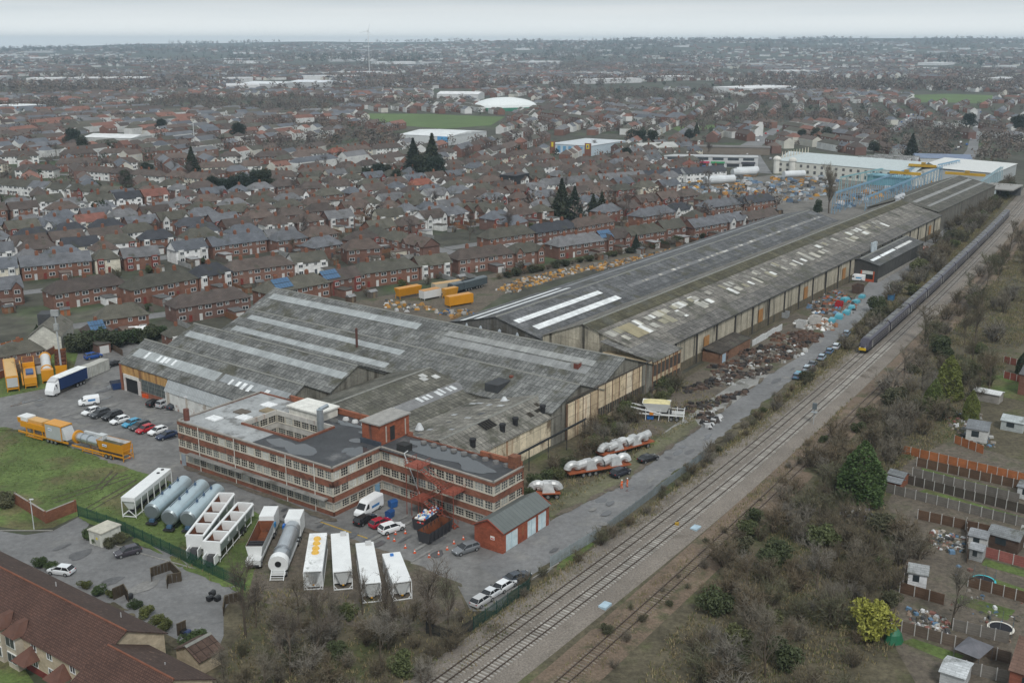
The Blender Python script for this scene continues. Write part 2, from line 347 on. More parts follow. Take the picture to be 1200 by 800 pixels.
# ---------------------------------------------------------------- railway
T1 = [(40, 76.2), (90, 76.0), (155, 75.6), (210, 77.3), (270, 80.2), (350, 84.9), (440, 91.2), (533, 98.6), (640, 108.5), (800, 125)]
T2 = [(u, v - 3.5) for u, v in T1]
T3 = [(40, 63.0), (100, 63.3), (155, 64.3), (230, 66.9), (292, 69.8), (380, 75.5), (470, 82.5), (560, 90.5), (640, 98.0), (800, 114)]
def smooth(pts, step):
    out = []; u = pts[0][0]
    while u <= pts[-1][0]:
        # three-sample average softens the corners of the measured polyline
        v = sum(interp(u + d, pts) for d in (-24, -12, 0, 12, 24)) / 5; out.append((u, v)); u += step
    return out
def strip(name, pts, off0, off1, m, z, z1=None):
    mb = MB(); P = smooth(pts, 8)
    for (a, b), (c, d) in zip(P, P[1:]):
        mb.face([W(a, b + off0, z), W(c, d + off0, z), W(c, d + off1, z if z1 is None else z1), W(a, b + off1, z if z1 is None else z1)][::-1])
    return mb.build(name, m)
T12 = [(u, v - 1.75) for u, v in T1]
bl = MB(); P = smooth(T12, 8)
prof = [(-6.0, 0.03), (-4.0, 0.28), (4.2, 0.28), (5.8, 0.03)]
for (a, b), (c, d) in zip(P, P[1:]):
    for (o0, z0), (o1, z1) in zip(prof, prof[1:]):
        bl.face([W(a, b + o0, z0), W(c, d + o0, z0), W(c, d + o1, z1), W(a, b + o1, z1)][::-1])
struct(bl.build('ballast_bed', M_BALLAST))
bl = MB(); P = smooth(T3, 8)
for (a, b), (c, d) in zip(P, P[1:]):
    for (o0, z0), (o1, z1) in zip([(-3.6, 0.03), (-2.2, 0.2), (2.2, 0.2), (3.6, 0.03)], [(-2.2, 0.2), (2.2, 0.2), (3.6, 0.03)]):
        bl.face([W(a, b + o0, z0), W(c, d + o0, z0), W(c, d + o1, z1), W(a, b + o1, z1)][::-1])
struct(bl.build('siding_bed', M_BALLAST2))
slp = MB().col(0.4, 0.4, 0.38).taper(-0.13, 0.13, -1.3, 1.3, 0, -0.10, 0.10, -1.27, 1.27, 0.16, bottom=False)
slp_o = None
def track(T, z, label, cols, umax_each):
    global slp_o
    t = thing('railway_track', label, 'railway track', W(T[0][0], T[0][1], 0), 0)
    base = Vector(t.location)
    P = smooth(T, 6)
    for s in (-0.7175, 0.7175):
        mb = MB(); hw = 0.05
        for (a, b), (c, d) in zip(P, P[1:]):
            A = [W(a, b + s - hw, z + .16) - base, W(c, d + s - hw, z + .16) - base, W(c, d + s + hw, z + .16) - base, W(a, b + s + hw, z + .16) - base]
            B = [p + Vector((0, 0, .16)) for p in A]
            mb.face(B[::-1]); mb.face([A[1], A[0], B[0], B[1]][::-1]); mb.face([A[3], A[2], B[2], B[3]][::-1])
        mb.build('rail', M_RAIL, t)
    P = smooth(T, 0.68); far = MB(); nn = 0
    for i in range(len(P) - 1):
        (a, b), (c, d) = P[i], P[i + 1]
        if PX(W(a, b))[1] > 830: continue
        rot = math.atan2(d - b, c - a) + ROT; p = W(a, b, z) - base
        cc = random.choice(cols); k = rnd(0.8, 1.15)
        if nn < 290:
            if slp_o is None: o = slp.build('sleeper', M_SLEEPER, t); slp_o = o
            else: o = slp_o.copy(); COL.objects.link(o); o.parent = t
            o.location = p; o.rotation_euler = (0, 0, rot); o.color = (cc[0] * k, cc[1] * k, cc[2] * k, 1); nn += 1
        elif a < umax_each:
            ca, sa = math.cos(rot), math.sin(rot); far.col(cc[0] * k, cc[1] * k, cc[2] * k)
            far.face([(p.x + x * ca - y * sa, p.y + x * sa + y * ca, p.z + .15) for x, y in ((-.12, -1.3), (.12, -1.3), (.12, 1.3), (-.12, 1.3))])
    if far.f: stuff(far.build('distant_sleepers', M_MATTE, t))
    return t
track(T1, 0.24, 'railway track carrying the dark passenger train, nearest the access road', [(0.30, 0.28, 0.25), (0.26, 0.24, 0.21)], 620)
track(T2, 0.24, 'middle railway track with pale concrete sleepers and no train', [(0.40, 0.385, 0.35), (0.36, 0.34, 0.31), (0.33, 0.31, 0.28)], 620)
track(T3, 0.12, 'rusty overgrown single track set apart from the two ballasted lines', [(0.19, 0.155, 0.12), (0.16, 0.13, 0.10), (0.22, 0.185, 0.15)], 480)
# ================================================================ FACTORY BUILDINGS
def site(name, label, cat, u, v, rz=0.0, group=None): return thing(name, label, cat, W(u, v, 0), ROT + rz, group)
GREY = (0.155, 0.157, 0.150); PALE = (0.33, 0.35, 0.35); WHITE = (0.72, 0.74, 0.74)
def slope(parent, name, A, B, C, D, m, color, th=0.12):
    """roof slope: A,B along the eave, C,D along the ridge (C above B); a slab of thickness th"""
    mb = MB(); A, B, C, D = map(Vector, (A, B, C, D)); n = (B - A).cross(D - A).normalized()
    if n.z < 0: n = -n
    lo = [p - n * th for p in (A, B, C, D)]; hi = [A, B, C, D]
    if (B - A).cross(D - A).z < 0: hi = hi[::-1]; lo = lo[::-1]
    mb.face(hi); mb.face(lo[::-1])
    for i in range(4):
        j = (i + 1) % 4; mb.face([hi[i], lo[i], lo[j], hi[j]])
    return mb.build(name, m, parent, color=color)
def on_slope(A, B, C, D, s0, s1, t0, t1, lift):
    A, B, C, D = map(Vector, (A, B, C, D)); n = (B - A).cross(D - A).normalized()
    if n.z < 0: n = -n
    f = lambda s, t: (A + (B - A) * s) * (1 - t) + (D + (C - D) * s) * t + n * lift
    return f(s0, t0), f(s1, t0), f(s1, t1), f(s0, t1)
def gable(t, L, y0, yr, y1, ze0, zr, ze1, wallmat, wcol, rcol, over=0.35, strips=(), base=0.0, x0=0.0, ridgecol=None, caps=True, wall=True):
    """building in t's frame: ridge along x from x0 to x0+L at y=yr; eaves at y0 (height ze0) and y1 (ze1)"""
    X0, X1 = x0, x0 + L
    if wall:
        mb = MB(); prof = [(y0, base), (y1, base), (y1, ze1 - .15), (yr, zr - .2), (y0, ze0 - .15)]
        mb.face([(X0, *p) for p in prof[::-1]]); mb.face([(X1, *p) for p in prof])
        mb.face([(X0, y0, base), (X1, y0, base), (X1, y0, ze0 - .15), (X0, y0, ze0 - .15)])
        mb.face([(X1, y1, base), (X0, y1, base), (X0, y1, ze1 - .15), (X1, y1, ze1 - .15)])
        mb.build('wall', wallmat, t, color=wcol)
    k0 = (zr - ze0) / abs(yr - y0); k1 = (zr - ze1) / abs(y1 - yr)
    S0 = ((X0 - over, y0 - over, ze0 - k0 * over), (X1 + over, y0 - over, ze0 - k0 * over), (X1 + over, yr, zr), (X0 - over, yr, zr))
    S1 = ((X1 + over, y1 + over, ze1 - k1 * over), (X0 - over, y1 + over, ze1 - k1 * over), (X0 - over, yr, zr), (X1 + over, yr, zr))
    slope(t, 'roof_slope', *S0, M_ASB, rcol); slope(t, 'roof_slope', *S1, M_ASB, rcol)
    if caps:
        mb = MB().col(*(ridgecol or (0.2, 0.2, 0.18)))
        mb.ext([(yr - .35, zr - .05), (yr + .35, zr - .05), (yr, zr + .14)], X0 - over, X1 + over); mb.build('ridge_cap', M_MATTE, t)
    for side, s0, s1, t0, t1, c in strips:
        S = S0 if side == 0 else S1
        if side == 1: s0, s1 = 1 - s1, 1 - s0
        q = on_slope(*S, s0, s1, t0, t1, 0.03); slope(t, 'skylight_strip', *q, M_LIGHTSHEET, c, 0.05)
    return S0, S1
# ---- four ridged sheds (ridges along v, a few degrees off the grid): local x = ridge direction
def vshed(label, u, v0, v1, hw0, hw1, ze, zr, strips, rot=-3.0, rcol=GREY, wcol=(0.2, 0.19, 0.16), wm=None):
    vm = (v0 + v1) / 2
    t = site('factory_shed', label, 'factory shed', u, vm, R(90 + rot), 'ridged factory sheds')      # local x = +v, local y = -u
    S = gable(t, v1 - v0, -hw1, 0, hw0, ze, zr, ze, wm or M_CONCWALL, wcol, rcol, strips=strips, x0=-(v1 - v0) / 2)
    return t, S
# side 1 faces the camera (towards -u)
sh1, S1 = vshed('ridged grey shed with orange clad front, nearest the parked cars', 146.0, 155.5, 211.5, 7.2, 7.6, 6.6, 10.6,
    [(1, 0.42, 0.97, 0.36, 0.66, PALE), (1, 0.02, 0.40, 0.40, 0.66, (0.27, 0.285, 0.29))])
for a in (0.88, 0.80, 0.765, 0.74, 0.70):
    q = on_slope(*S1[1], 1 - a - 0.022 * rnd(.5, 1), 1 - a, 0.38 + rnd(0, .06), 0.62, 0.09); slope(sh1, 'replacement_sheet', *q, M_LIGHTSHEET, WHITE, 0.04)
for a in (0.33, 0.285, 0.25, 0.215, 0.12):
    q = on_slope(*S1[1], 1 - a - 0.022 * rnd(.5, 1), 1 - a, 0.34 + rnd(0, .06), 0.56, 0.09); slope(sh1, 'replacement_sheet', *q, M_LIGHTSHEET, WHITE, 0.04)
sh2, S2 = vshed('second ridged shed from the car park, one pale skylight strip', 161.8, 155.5, 213.5, 8.0, 8.4, 7.0, 10.8,
    [(1, 0.01, 0.97, 0.48, 0.70, PALE)])
sh3, S3 = vshed('third ridged shed, two pale skylight strips and a stovepipe', 179.6, 109.6, 214.0, 9.6, 9.0, 7.2, 10.6,
    [(1, 0.45, 0.97, 0.62, 0.80, PALE), (1, 0.45, 0.97, 0.10, 0.28, PALE)], rot=-2.4)
sh4, S4 = vshed('tallest ridged shed running to the rusty wall', 197.0, 109.4, 223.0, 10.4, 13.0, 7.4, 12.0,
    [(1, 0.50, 0.98, 0.60, 0.80, PALE), (1, 0.05, 0.42, 0.60, 0.76, (0.27, 0.275, 0.265)), (1, 0.05, 0.42, 0.36, 0.56, (0.25, 0.255, 0.25)), (0, .1, .9, .5, .7, PALE)], rot=-1.6)
MB().col(0.10, 0.045, 0.035).tube((0, 0, 6), (0, 0, 13.4), 0.28, n=8).tube((0, 0, 13.4), (0, 0, 13.7), 0.4, 0.1, n=8).build('stovepipe', M_MATTE, sh3, (8, 4.5, 0))
MB().col(0.30, 0.29, 0.27).box(-.9, .9, -.7, .7, 0, 1.6).col(0.16, .05, .035).box(-.92, .2, -.72, .72, 0.1, 1.3).build('vent_box', M_MATTE, sh4, (-48, 5.5, 9.3))
# front of the first shed: brick pier, roller door, windows, orange cladding, corrugated lean-to with white wall
fz = -7.2 - 0.0
def lx(v): return v - 183.5
yf = 7.2 + 0.02      # front face lies at local y = +7.2
ob = MB(); ob.box(lx(193), lx(210.9), yf, yf + .12, 4.2, 6.2); ob.build('orange_cladding', mat('ply_cladding', 'rgb', (0.46, 0.27, 0.10), rough=0.8, namt=0.3, nscale=0.4, streak=((0.22, 0.11, 0.05), 1.2, 0.52), fine=0.2, fscale=3, brick=(0.6, 9, 0.04, 0.15, 0.7)), sh1)
MB().col(0.25, 0.10, 0.06).box(lx(210.9), lx(211.6), yf - .3, yf + .3, 0, 6.4).build('brick_pier', M_MATTE, sh1)
MB().col(0.24, 0.095, 0.06).box(lx(193), lx(203.6), yf, yf + .15, 0, 1.2).build('brick_plinth', M_MATTE, sh1)
d = MB().col(0.02, 0.02, 0.022).box(lx(204.6), lx(209.6), yf, yf + .06, 0, 3.4).build('doorway', M_MATTE, sh1)
MB().col(0.62, 0.60, 0.55).box(lx(204.3), lx(210.2), yf + .02, yf + .3, 3.4, 4.2).col(.55, .5, .47).box(lx(209.6), lx(210.2), yf + .02, yf + .3, 0, 3.4).box(lx(203.6), lx(204.6), yf + .02, yf + .3, 0, 3.4).build('door_surround', M_MATTE, d)
for k in range(4):
    a = lx(193.2) + k * 2.55
    wd = MB().col(0.05, 0.06, 0.06).box(a, a + 2.35, yf, yf + .05, 1.25, 4.15).build('window', M_GLOSS, sh1)
    fr = MB().col(0.22, 0.24, 0.23)
    for i in range(5): fr.box(a + i * .57 - .03, a + i * .57 + .03, yf + .05, yf + .1, 1.25, 4.15)
    for i in range(4): fr.box(a, a + 2.35, yf + .05, yf + .09, 1.3 + i * .93, 1.36 + i * .93)
    fr.build('glazing_bars', M_MATTE, wd)
lt = slope(sh1, 'lean_to_roof', (lx(163.5), yf + 1.5, 3.9), (lx(192.4), yf + 1.5, 3.9), (lx(192.4), yf + .05, 6.45), (lx(163.5), yf + .05, 6.45), mat('corrugated_steel', 'rgb', (0.36, 0.38, 0.385), rough=0.5, namt=0.12, brick=(0.5, 20, 0.08, 0.08, 0.72)), None)
MB().col(0.60, 0.60, 0.57).box(lx(163.5), lx(192.3), yf, yf + 1.3, 0, 3.85).build('lean_to_wall', mat('peeling_render', 'col', rough=0.85, streak=((0.28, 0.13, 0.08), 0.6, 0.60), c2=(0.25, 0.11, 0.07), c2amt=0.04, c2scale=0.5, fine=0.1), sh1)
for k in range(5):
    MB().col(0.40, 0.36, 0.31).box(lx(164 + k * 6.7), lx(164.7 + k * 6.7), yf + 1.3, yf + 1.5, 0, 3.8).build('pilaster', M_MATTE, sh1)
# ---- two low sheds with ridges along u behind the office
def ushed(name, label, u0, u1, y0, yr, y1, ze0, zr, ze1, strips=(), rcol=GREY, wm=None, wcol=(0.2, .19, .16), group=None, **k):
    t = site(name, label, 'factory shed', u0, yr, 0, group)
    S = gable(t, u1 - u0, y0 - yr, 0, y1 - yr, ze0, zr, ze1, wm or M_CONCWALL, wcol, rcol, strips=strips, **k)
    return t, S
mA, SmA = ushed('mossy_shed', 'mossy dark roofed shed behind the brick stair tower, skylight of white sheets', 139.8, 170.5, 129.5, 144.0, 155.2, 6.4, 9.8, 6.6,
    [(0, 0.04, 0.99, 0.28, 0.48, (0.20, 0.20, 0.20))], rcol=(0.125, 0.12, 0.10))
for a in (0.55, 0.6, 0.65, 0.73, 0.78, 0.84, .88, .3, .22):
    q = on_slope(*SmA[0], a, a + rnd(.02, .04), 0.30 + rnd(0, .06), 0.44 + rnd(0, .05), 0.08); slope(mA, 'replacement_sheet', *q, M_LIGHTSHEET, (0.6, .62, .62), 0.04)
for a, b in ((0.8, 0.75), (0.83, 0.82), (0.9, 0.7)):
    q = on_slope(*SmA[0], a, a + .05, b, b + .1, 0.06); slope(mA, 'patched_sheet', *q, M_LIGHTSHEET, (0.5, .5, .48), 0.04)
mB, SmB = ushed('derelict_shed', 'derelict grey shed with holed roof and four black ventilators', 140.2, 172.4, 110.2, 116.2, 129.4, 6.2, 8.6, 6.2, rcol=(0.20, 0.19, 0.165), wm=M_PANEL, wcol=(0.64, 0.55, 0.40))
for x, y in ((4.5, -4.2), (14.0, -4.0), (18.2, -4.0), (27.4, -4.2)):
    v_ = MB().col(0.022, 0.022, 0.024).tube((0, 0, -.8), (0, 0, .9), .52, n=12).tube((0, 0, .9), (0, 0, 1.25), .68, .6, n=12); v_.build('ventilator', M_MATTE, mB, (x, y, 7.2))
for s0, s1, t0, t1 in ((0.34, 0.45, 0.62, 0.95), (0.72, 0.76, .35, .55), (0.80, 0.86, 0.4, .52), (.86, .89, .6, .75)):
    q = on_slope(*SmB[0], s0, s1, t0, t1, 0.02); slope(mB, 'roof_hole', *q, mat('dark_void', 'rgb', (0.012, 0.012, 0.012), rough=1.0), None, 0.04)
    mb = MB().col(0.10, 0.085, 0.065)
    for k in range(6):
        f = k / 5; a = Vector(q[0]) * (1 - f) + Vector(q[1]) * f; b = Vector(q[3]) * (1 - f) + Vector(q[2]) * f
        mb.bar(a + Vector((0, 0, .05)), b + Vector((0, 0, .05)), .05)
    mb.build('rafters', M_MATTE, mB)
for k in range(14):
    s = rnd(.05, .95); tt = rnd(.1, .8); q = on_slope(*SmB[1], s, s + rnd(.02, .05), tt, tt + rnd(.05, .12), 0.03)
    slope(mB, 'replacement_sheet', *q, M_LIGHTSHEET, random.choice([(0.42, .43, .43), (.33, .34, .35), (.08, .08, .08)]), 0.04)
for x, y, r in ((5, 9, .9), (27, 5, 1.1)):
    MB().col(0.55, 0.57, 0.58).tube((x, y, 7.2), (x, y, 8.4), r, .3, n=9).build('ventilator_cone', M_MATTE, mB)
rc = thing('rooftop_tank_house', 'dark box with a rusty tank in the valley between sheds', 'tank house', W(172.5, 126.5, 0), ROT)
MB().col(0.05, 0.052, 0.055).box(-2.6, 2.6, -1.7, 1.7, 6.2, 9.4).build('casing', M_MATTE, rc); MB().col(0.16, .05, .03).tube((3.2, -1, 6), (3.2, -1, 10), .5, n=10).build('rusty_tank', M_MATTE, rc)
# rusty cream wall along v = 110 (a free face in front of the shed ends), bay by bay
rw = site('rusty_panel_wall', 'long cream panelled factory wall streaked with rust above the scrub', 'wall', 172.4, 109.2)
for k in range(12):
    a = k * 2.98; zt = 7.7 if k < 4 else 8.3
    MB().box(a, a + 2.94, 0, .22, 0, zt).build('wall_panel', M_PANEL, rw, color=random.choice([(0.64, .53, .37), (.58, .47, .32), (.68, .58, .43), (.52, .40, .26)]))
    MB().col(0.16, 0.10, 0.065).box(a - .12, a + .06, -.1, .3, 0, zt + .05).build('stanchion', M_MATTE, rw)
    if k > 3:
        wp = MB().col(0.06, 0.055, 0.045)
        for i in range(3): wp.box(a + .15 + i * .95, a + .95 + i * .95, -.04, .0, 1.2, 3.4)
        wp.build('broken_window', M_MATTE, rw)
MB().col(0.07, 0.06, 0.05).box(-.2, 36, -.12, .3, 8.32, 8.5).build('eaves_gutter', M_MATTE, rw)
# black pipe bridge beside the wall
pb = site('pipe_run', 'black pipe carried on posts along the cream rusty wall', 'pipe', 141, 106.4)
MB().col(0.03, 0.032, 0.033).tube((0, 0, 4.6), (34, 0, 4.6), .16).tube((0, .2, 4.2), (34, .2, 4.2), .09).build('pipe', M_MATTE, pb)
for k in range(6): MB().col(0.03, 0.032, 0.033).bar((k * 6.6 + .5, 0, 0), (k * 6.6 + .5, 0, 4.7), .13).build('post', M_MATTE, pb)
# lean-to joining the long shed
lo = site('lean_to_block', 'grey roofed lean-to with rusty latticed wall at the long shed corner', 'factory shed', 208.2, 109.0)
slope(lo, 'roof_slope', (-.3, -.3, 8.0), (14.3, -.3, 8.0), (12.5, 14, 10.6), (-.3, 14, 10.6), M_ASB, (0.165, .16, .15))
MB().box(0, 14, 0, 13.6, 0, 7.85).build('wall', M_PANEL, lo, color=(0.52, 0.42, 0.28))
for k in range(7):
    MB().col(0.05, 0.045, 0.04).box(k * 2 + .25, k * 2 + 1.75, -.05, 0, 1.0, 3.2).build('window', M_MATTE, lo)
    MB().col(0.07, 0.06, 0.05).box(k * 2 + .25, k * 2 + 1.75, -.05, 0, 4.4, 7.0).build('window', M_MATTE, lo)
    MB().col(0.22, 0.11, 0.06).box(k * 2 - .1, k * 2 + .1, -.14, 0, 0, 7.9).build('stanchion', M_MATTE, lo)
# ---- dark twin shed and the long shed
dk, Sdk = ushed('dark_roofed_shed', 'low dark grey roofed shed with bright white skylight strips', 211.0, 430.0, 141.4, 155.5, 170.5, 7.6, 11.2, 7.6,
    [(0, 0.012, 0.20, 0.62, 0.74, WHITE), (0, .02, .21, 0.28, 0.42, WHITE), (1, 0.0, 0.2, 0.56, 0.66, WHITE), (1, 0.0, 0.21, 0.25, 0.36, WHITE), (0, 0.26, 0.98, 0.50, 0.60, (0.17, .17, .17)), (0, .26, .98, .18, .24, (0.07, .07, .07)), (1, 0.22, 0.99, 0.30, 0.42, (0.22, .225, .23))], rcol=(0.12, 0.122, 0.124), wcol=(0.13, .125, .115))
for k in range(60):
    a = rnd(.28, .97); q = on_slope(*Sdk[0], a, a + rnd(.003, .008), 0.52, 0.60 - rnd(0, .04), 0.09); slope(dk, 'pale_sheet', *q, M_LIGHTSHEET, random.choice([(0.42, .40, .36), (.55, .54, .5), (.3, .28, .24)]), .04)
for y in (-7, -1.5, 4.5, 9): MB().col(0.36, 0.40, 0.43).tube((-.55, y, 3.5), (-.55, y, 7.9 - abs(y) * .05), .42, n=10).tube((-.55, y, 7.9 - abs(y) * .05), (-.55, y, 8.2), .42, .15, n=10).build('flue', M_MATTE, dk)
lg, Slg = ushed('long_shed', 'very long gabled shed with mossy ridge and patchwork skylights', 211.0, 468.0, 112.2, 129.6, 141.2, 8.2, 13.2, 8.6,
    rcol=(0.18, 0.168, 0.148), wcol=(0.40, 0.36, 0.28))
q = on_slope(*Slg[0], 0.0, 1, 0.78, 0.99, 0.04); slope(lg, 'mossy_roof_band', *q, M_ASB, (0.085, 0.078, 0.050), .05)
q = on_slope(*Slg[0], 0.07, 1, 0.0, 0.26, 0.04); slope(lg, 'lower_roof_band', *q, M_ASB, (0.135, 0.128, 0.118), .05)
for k in range(110):
    a = (0.005 + 0.0089 * k) if k < 18 else rnd(.16, .80)
    if k >= 18 and random.random() < .25: a = rnd(.005, .15)
    lo_, hi_ = random.choice([(0.36, 0.56), (0.56, 0.70), (.40, .52), (.58, .68)])
    q = on_slope(*Slg[0], a, a + rnd(.004, .012), lo_, hi_, 0.05 + 0.002 * (k % 30))
    slope(lg, 'skylight_sheet', *q, M_LIGHTSHEET, random.choice([(0.66, .66, .63), (.42, .40, .34), (.30, .285, .25), (.36, .35, .31), (.20, .19, .165), (.27, .25, .18)]), .03)
q = on_slope(*Slg[0], 0.028, 0.05, 0.36, 0.69, 0.13); slope(lg, 'ochre_sheet', *q, M_LIGHTSHEET, (0.30, .26, .16), .03)
for k in range(22):
    a = 14.5 + k * 11.6
    if a > 255: break
    MB().col(0.055, 0.05, 0.045).box(a - .22, a + .22, -17.75, -17.4, 0, 8.1).build('pilaster', M_MATTE, lg)
    MB().box(a + .3, a + 11.2, -17.62, -17.4, 0, 2.2).build('lower_wall_panel', M_CONCWALL, lg, color=(0.13, .11, .075))
    if k % 3 == 1: MB().col(0.34, 0.17, 0.06).box(a + 4, a + 7, -17.7, -17.6, 2.3, 6.0).build('timber_door', M_MATTE, lg)
MB().col(0.05, 0.05, 0.048).box(14, 257, -17.95, -17.7, 7.85, 8.05).build('gutter', M_MATTE, lg)
for k in range(3):
    MB().col(0.42, 0.47, 0.50).tube((162 + k * 1.8, -18.4, 1), (162 + k * 1.8, -18.4, 10.6), .55, n=12).build('silver_flue', M_MATTE, lg)
l2, Sl2 = ushed('far_shed', 'dark far shed in line with the long shed, beside the blue gantry', 468.6, 574.0, 113.5, 131.0, 143.5, 9.4, 13.2, 8.8,
    [(0, .05, .98, .62, .72, (.25, .25, .24)), (0, .05, .98, .30, .38, (.22, .22, .21))], rcol=(0.10, 0.095, 0.08), wcol=(0.14, .13, .11))
for x, y in ((-4, -1.0), (1, -.6), (6, -.4)):
    MB().col(0.5, 0.52, 0.54).tube((x, y, 12.8), (x, y, 14.2), .7, n=10).tube((x, y, 14.2), (x, y, 15.2), 1.2, .9, n=10).build('roof_ventilator', M_MATTE, l2)
# brick outhouse against the long wall
oh = site('brick_lean_to', 'low rusty lean-to with blue door against the long wall', 'outhouse', 240, 106.8)
slope(oh, 'roof', (-.2, -.2, 2.7), (19, -.2, 2.7), (19, 5, 3.5), (-.2, 5, 3.5), M_ASB, (0.07, .06, .05))
MB().box(0, 18.6, 0, 4.9, 0, 2.55).build('wall', M_BRICK, oh, color=(0.20, .11, .07))
MB().col(0.36, 0.46, 0.55).box(1.2, 3.2, -.06, 0, 0, 2.2).build('door', M_MATTE, oh)
for k in range(8): MB().col(0.55, 0.56, 0.55).box(20 + k * 2.6, 22.5 + k * 2.6, -.1, .05, 0, 1.7 + .1 * (k % 3)).build('white_hoarding', M_MATTE, oh)
# ---- dark annex with van door
an = site('dark_annex', 'dark corrugated annex with two broken white skylight strips', 'workshop', 358.0, 110.4)
gable(an, 54, -6.4, 0, 6.4, 6.0, 7.6, 6.0, mat('dark_cladding', 'rgb', (0.062, 0.06, 0.056), rough=0.85, namt=0.35, nscale=0.3, streak=((0.12, 0.115, 0.105), 0.6, 0.58), brick=(1.1, 3.2, .04, .12, .7), fine=0.15), None, (0.10, .10, .098),
      strips=[(0, .05, .22, .45, .62, WHITE), (0, .24, .52, .45, .62, WHITE), (0, .55, .9, .45, .62, (.6, .6, .58)), (1, .08, .35, .5, .66, WHITE), (1, .4, .55, .5, .66, WHITE), (1, .6, .9, .5, .66, WHITE)])
dr = MB().col(0.025, 0.025, 0.025).box(-.08, 0, -4.8, -1.0, 0, 3.6).build('doorway', M_MATTE, an)
MB().col(0.42, 0.08, 0.03).box(-.16, -.06, -5.0, -.8, 0, .9).box(-.16, -.06, -5.2, -4.8, 0, 3.7).box(-.16, -.06, -1.0, -.6, 0, 3.7).build('red_barrier', M_MATTE, dr)
MB().col(0.55, 0.55, 0.52).box(-.14, -.06, -4.7, -1.1, 2.6, 3.7).build('roller_shutter', M_MATTE, dr)
MB().col(0.30, 0.28, 0.25).box(0, 54, -6.55, -6.4, 0, 1.2).build('concrete_plinth', M_MATTE, an)
rcn = site('red_container', 'rust red shipping container at the end of the dark annex', 'container', 416, 104.5)
MB().col(0.22, 0.06, 0.045).box(0, 6.1, 0, 2.4, .1, 2.6).build('body', M_MATTE, rcn); MB().col(0.30, .16, .13).box(.05, 6.05, .05, 2.35, 2.6, 2.66).build('top', M_MATTE, rcn)
# ================================================================ BRICK OFFICE
office = site('brick_office', 'three storey red brick office with white window bands and flat puddled roof', 'office building', 118.7, 96.2)
BRK = (0.215, 0.088, 0.056)
WIN = {}
def window_mesh(wd, ht, nx, nz):
    k = (round(wd, 2), round(ht, 2), nx, nz)
    if k not in WIN:
        f = MB().col(0.50, 0.47, 0.40)
        f.box(0, wd, -.06, .02, 0, .1).box(0, wd, -.06, .02, ht - .1, ht).box(0, .09, -.06, .02, .1, ht - .1).box(wd - .09, wd, -.06, .02, .1, ht - .1)
        for i in range(1, nx): x = wd * i / nx; f.box(x - .03, x + .03, -.05, .02, .1, ht - .1)
        for i in range(1, nz): z = ht * i / nz; f.box(.09, wd - .09, -.045, .02, z - .025, z + .025)
        fo = f.build('window', M_MATTE); g = MB().face([(0, .01, 0), (wd, .01, 0), (wd, .01, ht), (0, .01, ht)]).build('pane', M_GLASS)
        me1, me2 = fo.data, g.data; bpy.data.objects.remove(fo); bpy.data.objects.remove(g); WIN[k] = (me1, me2)
    return WIN[k]
PANES = [(0.02, .024, .027), (.035, .04, .045), (.10, .11, .11), (.34, .35, .33), (.55, .56, .53), (.06, .065, .07), (.16, .18, .18), (.02, .02, .02)]
def put_window(parent, p, rz, wd, ht, nx, nz, pane=None):
    a, b = window_mesh(wd, ht, nx, nz)
    o = bpy.data.objects.new('window', a); COL.objects.link(o); o.parent = parent; o.location = p; o.rotation_euler = (0, 0, rz)
    g = bpy.data.objects.new('pane', b); COL.objects.link(g); g.parent = o; g.color = (*(pane or random.choice(PANES)), 1)
    return o
def facade(parent, p0, p1, bands, n, wallname='wall', bcol=BRK, piercol=(0.47, .44, .37), th=.3, pier_w=.28, skip=None, wm=None):
    """outer face from p0 to p1 (outward normal on the right of travel). bands: list of (z0,z1,'b'|'w'|'c')"""
    p0 = Vector((*p0, 0)); p1 = Vector((*p1, 0)); d = p1 - p0; Ln = d.length; rz = math.atan2(d.y, d.x); bay = Ln / n
    wm_ = wm or M_BRICK
    mb = MB(); cm = MB().col(*piercol)
    ca, sa = math.cos(rz), math.sin(rz)
    def bx(m, a, b, y0, y1, z0, z1):
        P = [(p0.x + x * ca - y * sa, p0.y + x * sa + y * ca) for x, y in ((a, y0), (b, y0), (b, y1), (a, y1))]; m.prism(P, z0, z1, True)
    for z0, z1, k in bands:
        if k == 'b': bx(mb, 0, Ln, 0, th, z0, z1)
        elif k == 'c': cm.col(.30, .28, .25); bx(cm, -.02, Ln + .02, -.05, th, z0, z1); cm.col(*piercol)
        else:
            for i in range(n + 1): bx(cm, max(0, i * bay - pier_w / 2), min(Ln, i * bay + pier_w / 2), .03, th, z0, z1)
            bx(cm, 0, Ln, -.07, .05, z0 - .08, z0 + .01)
            for i in range(n):
                if skip and (i, k) in skip: continue
                q = Vector((i * bay + pier_w / 2, .16, z0))
                put_window(parent, (p0.x + q.x * ca - q.y * sa, p0.y + q.x * sa + q.y * ca, z0), rz, bay - pier_w, z1 - z0, 3, 3)
    mb.build(wallname, wm_, parent, color=bcol); cm.build('stone_piers', M_MATTE, parent)
BANDS = [(0, .95, 'b'), (.95, 2.3, 'w1'), (2.3, 2.55, 'c'), (2.55, 3.75, 'b'), (3.75, 5.25, 'w2'), (5.25, 6.55, 'b'), (6.55, 8.1, 'w3'), (8.1, 8.78, 'b'), (8.78, 9.0, 'c')]
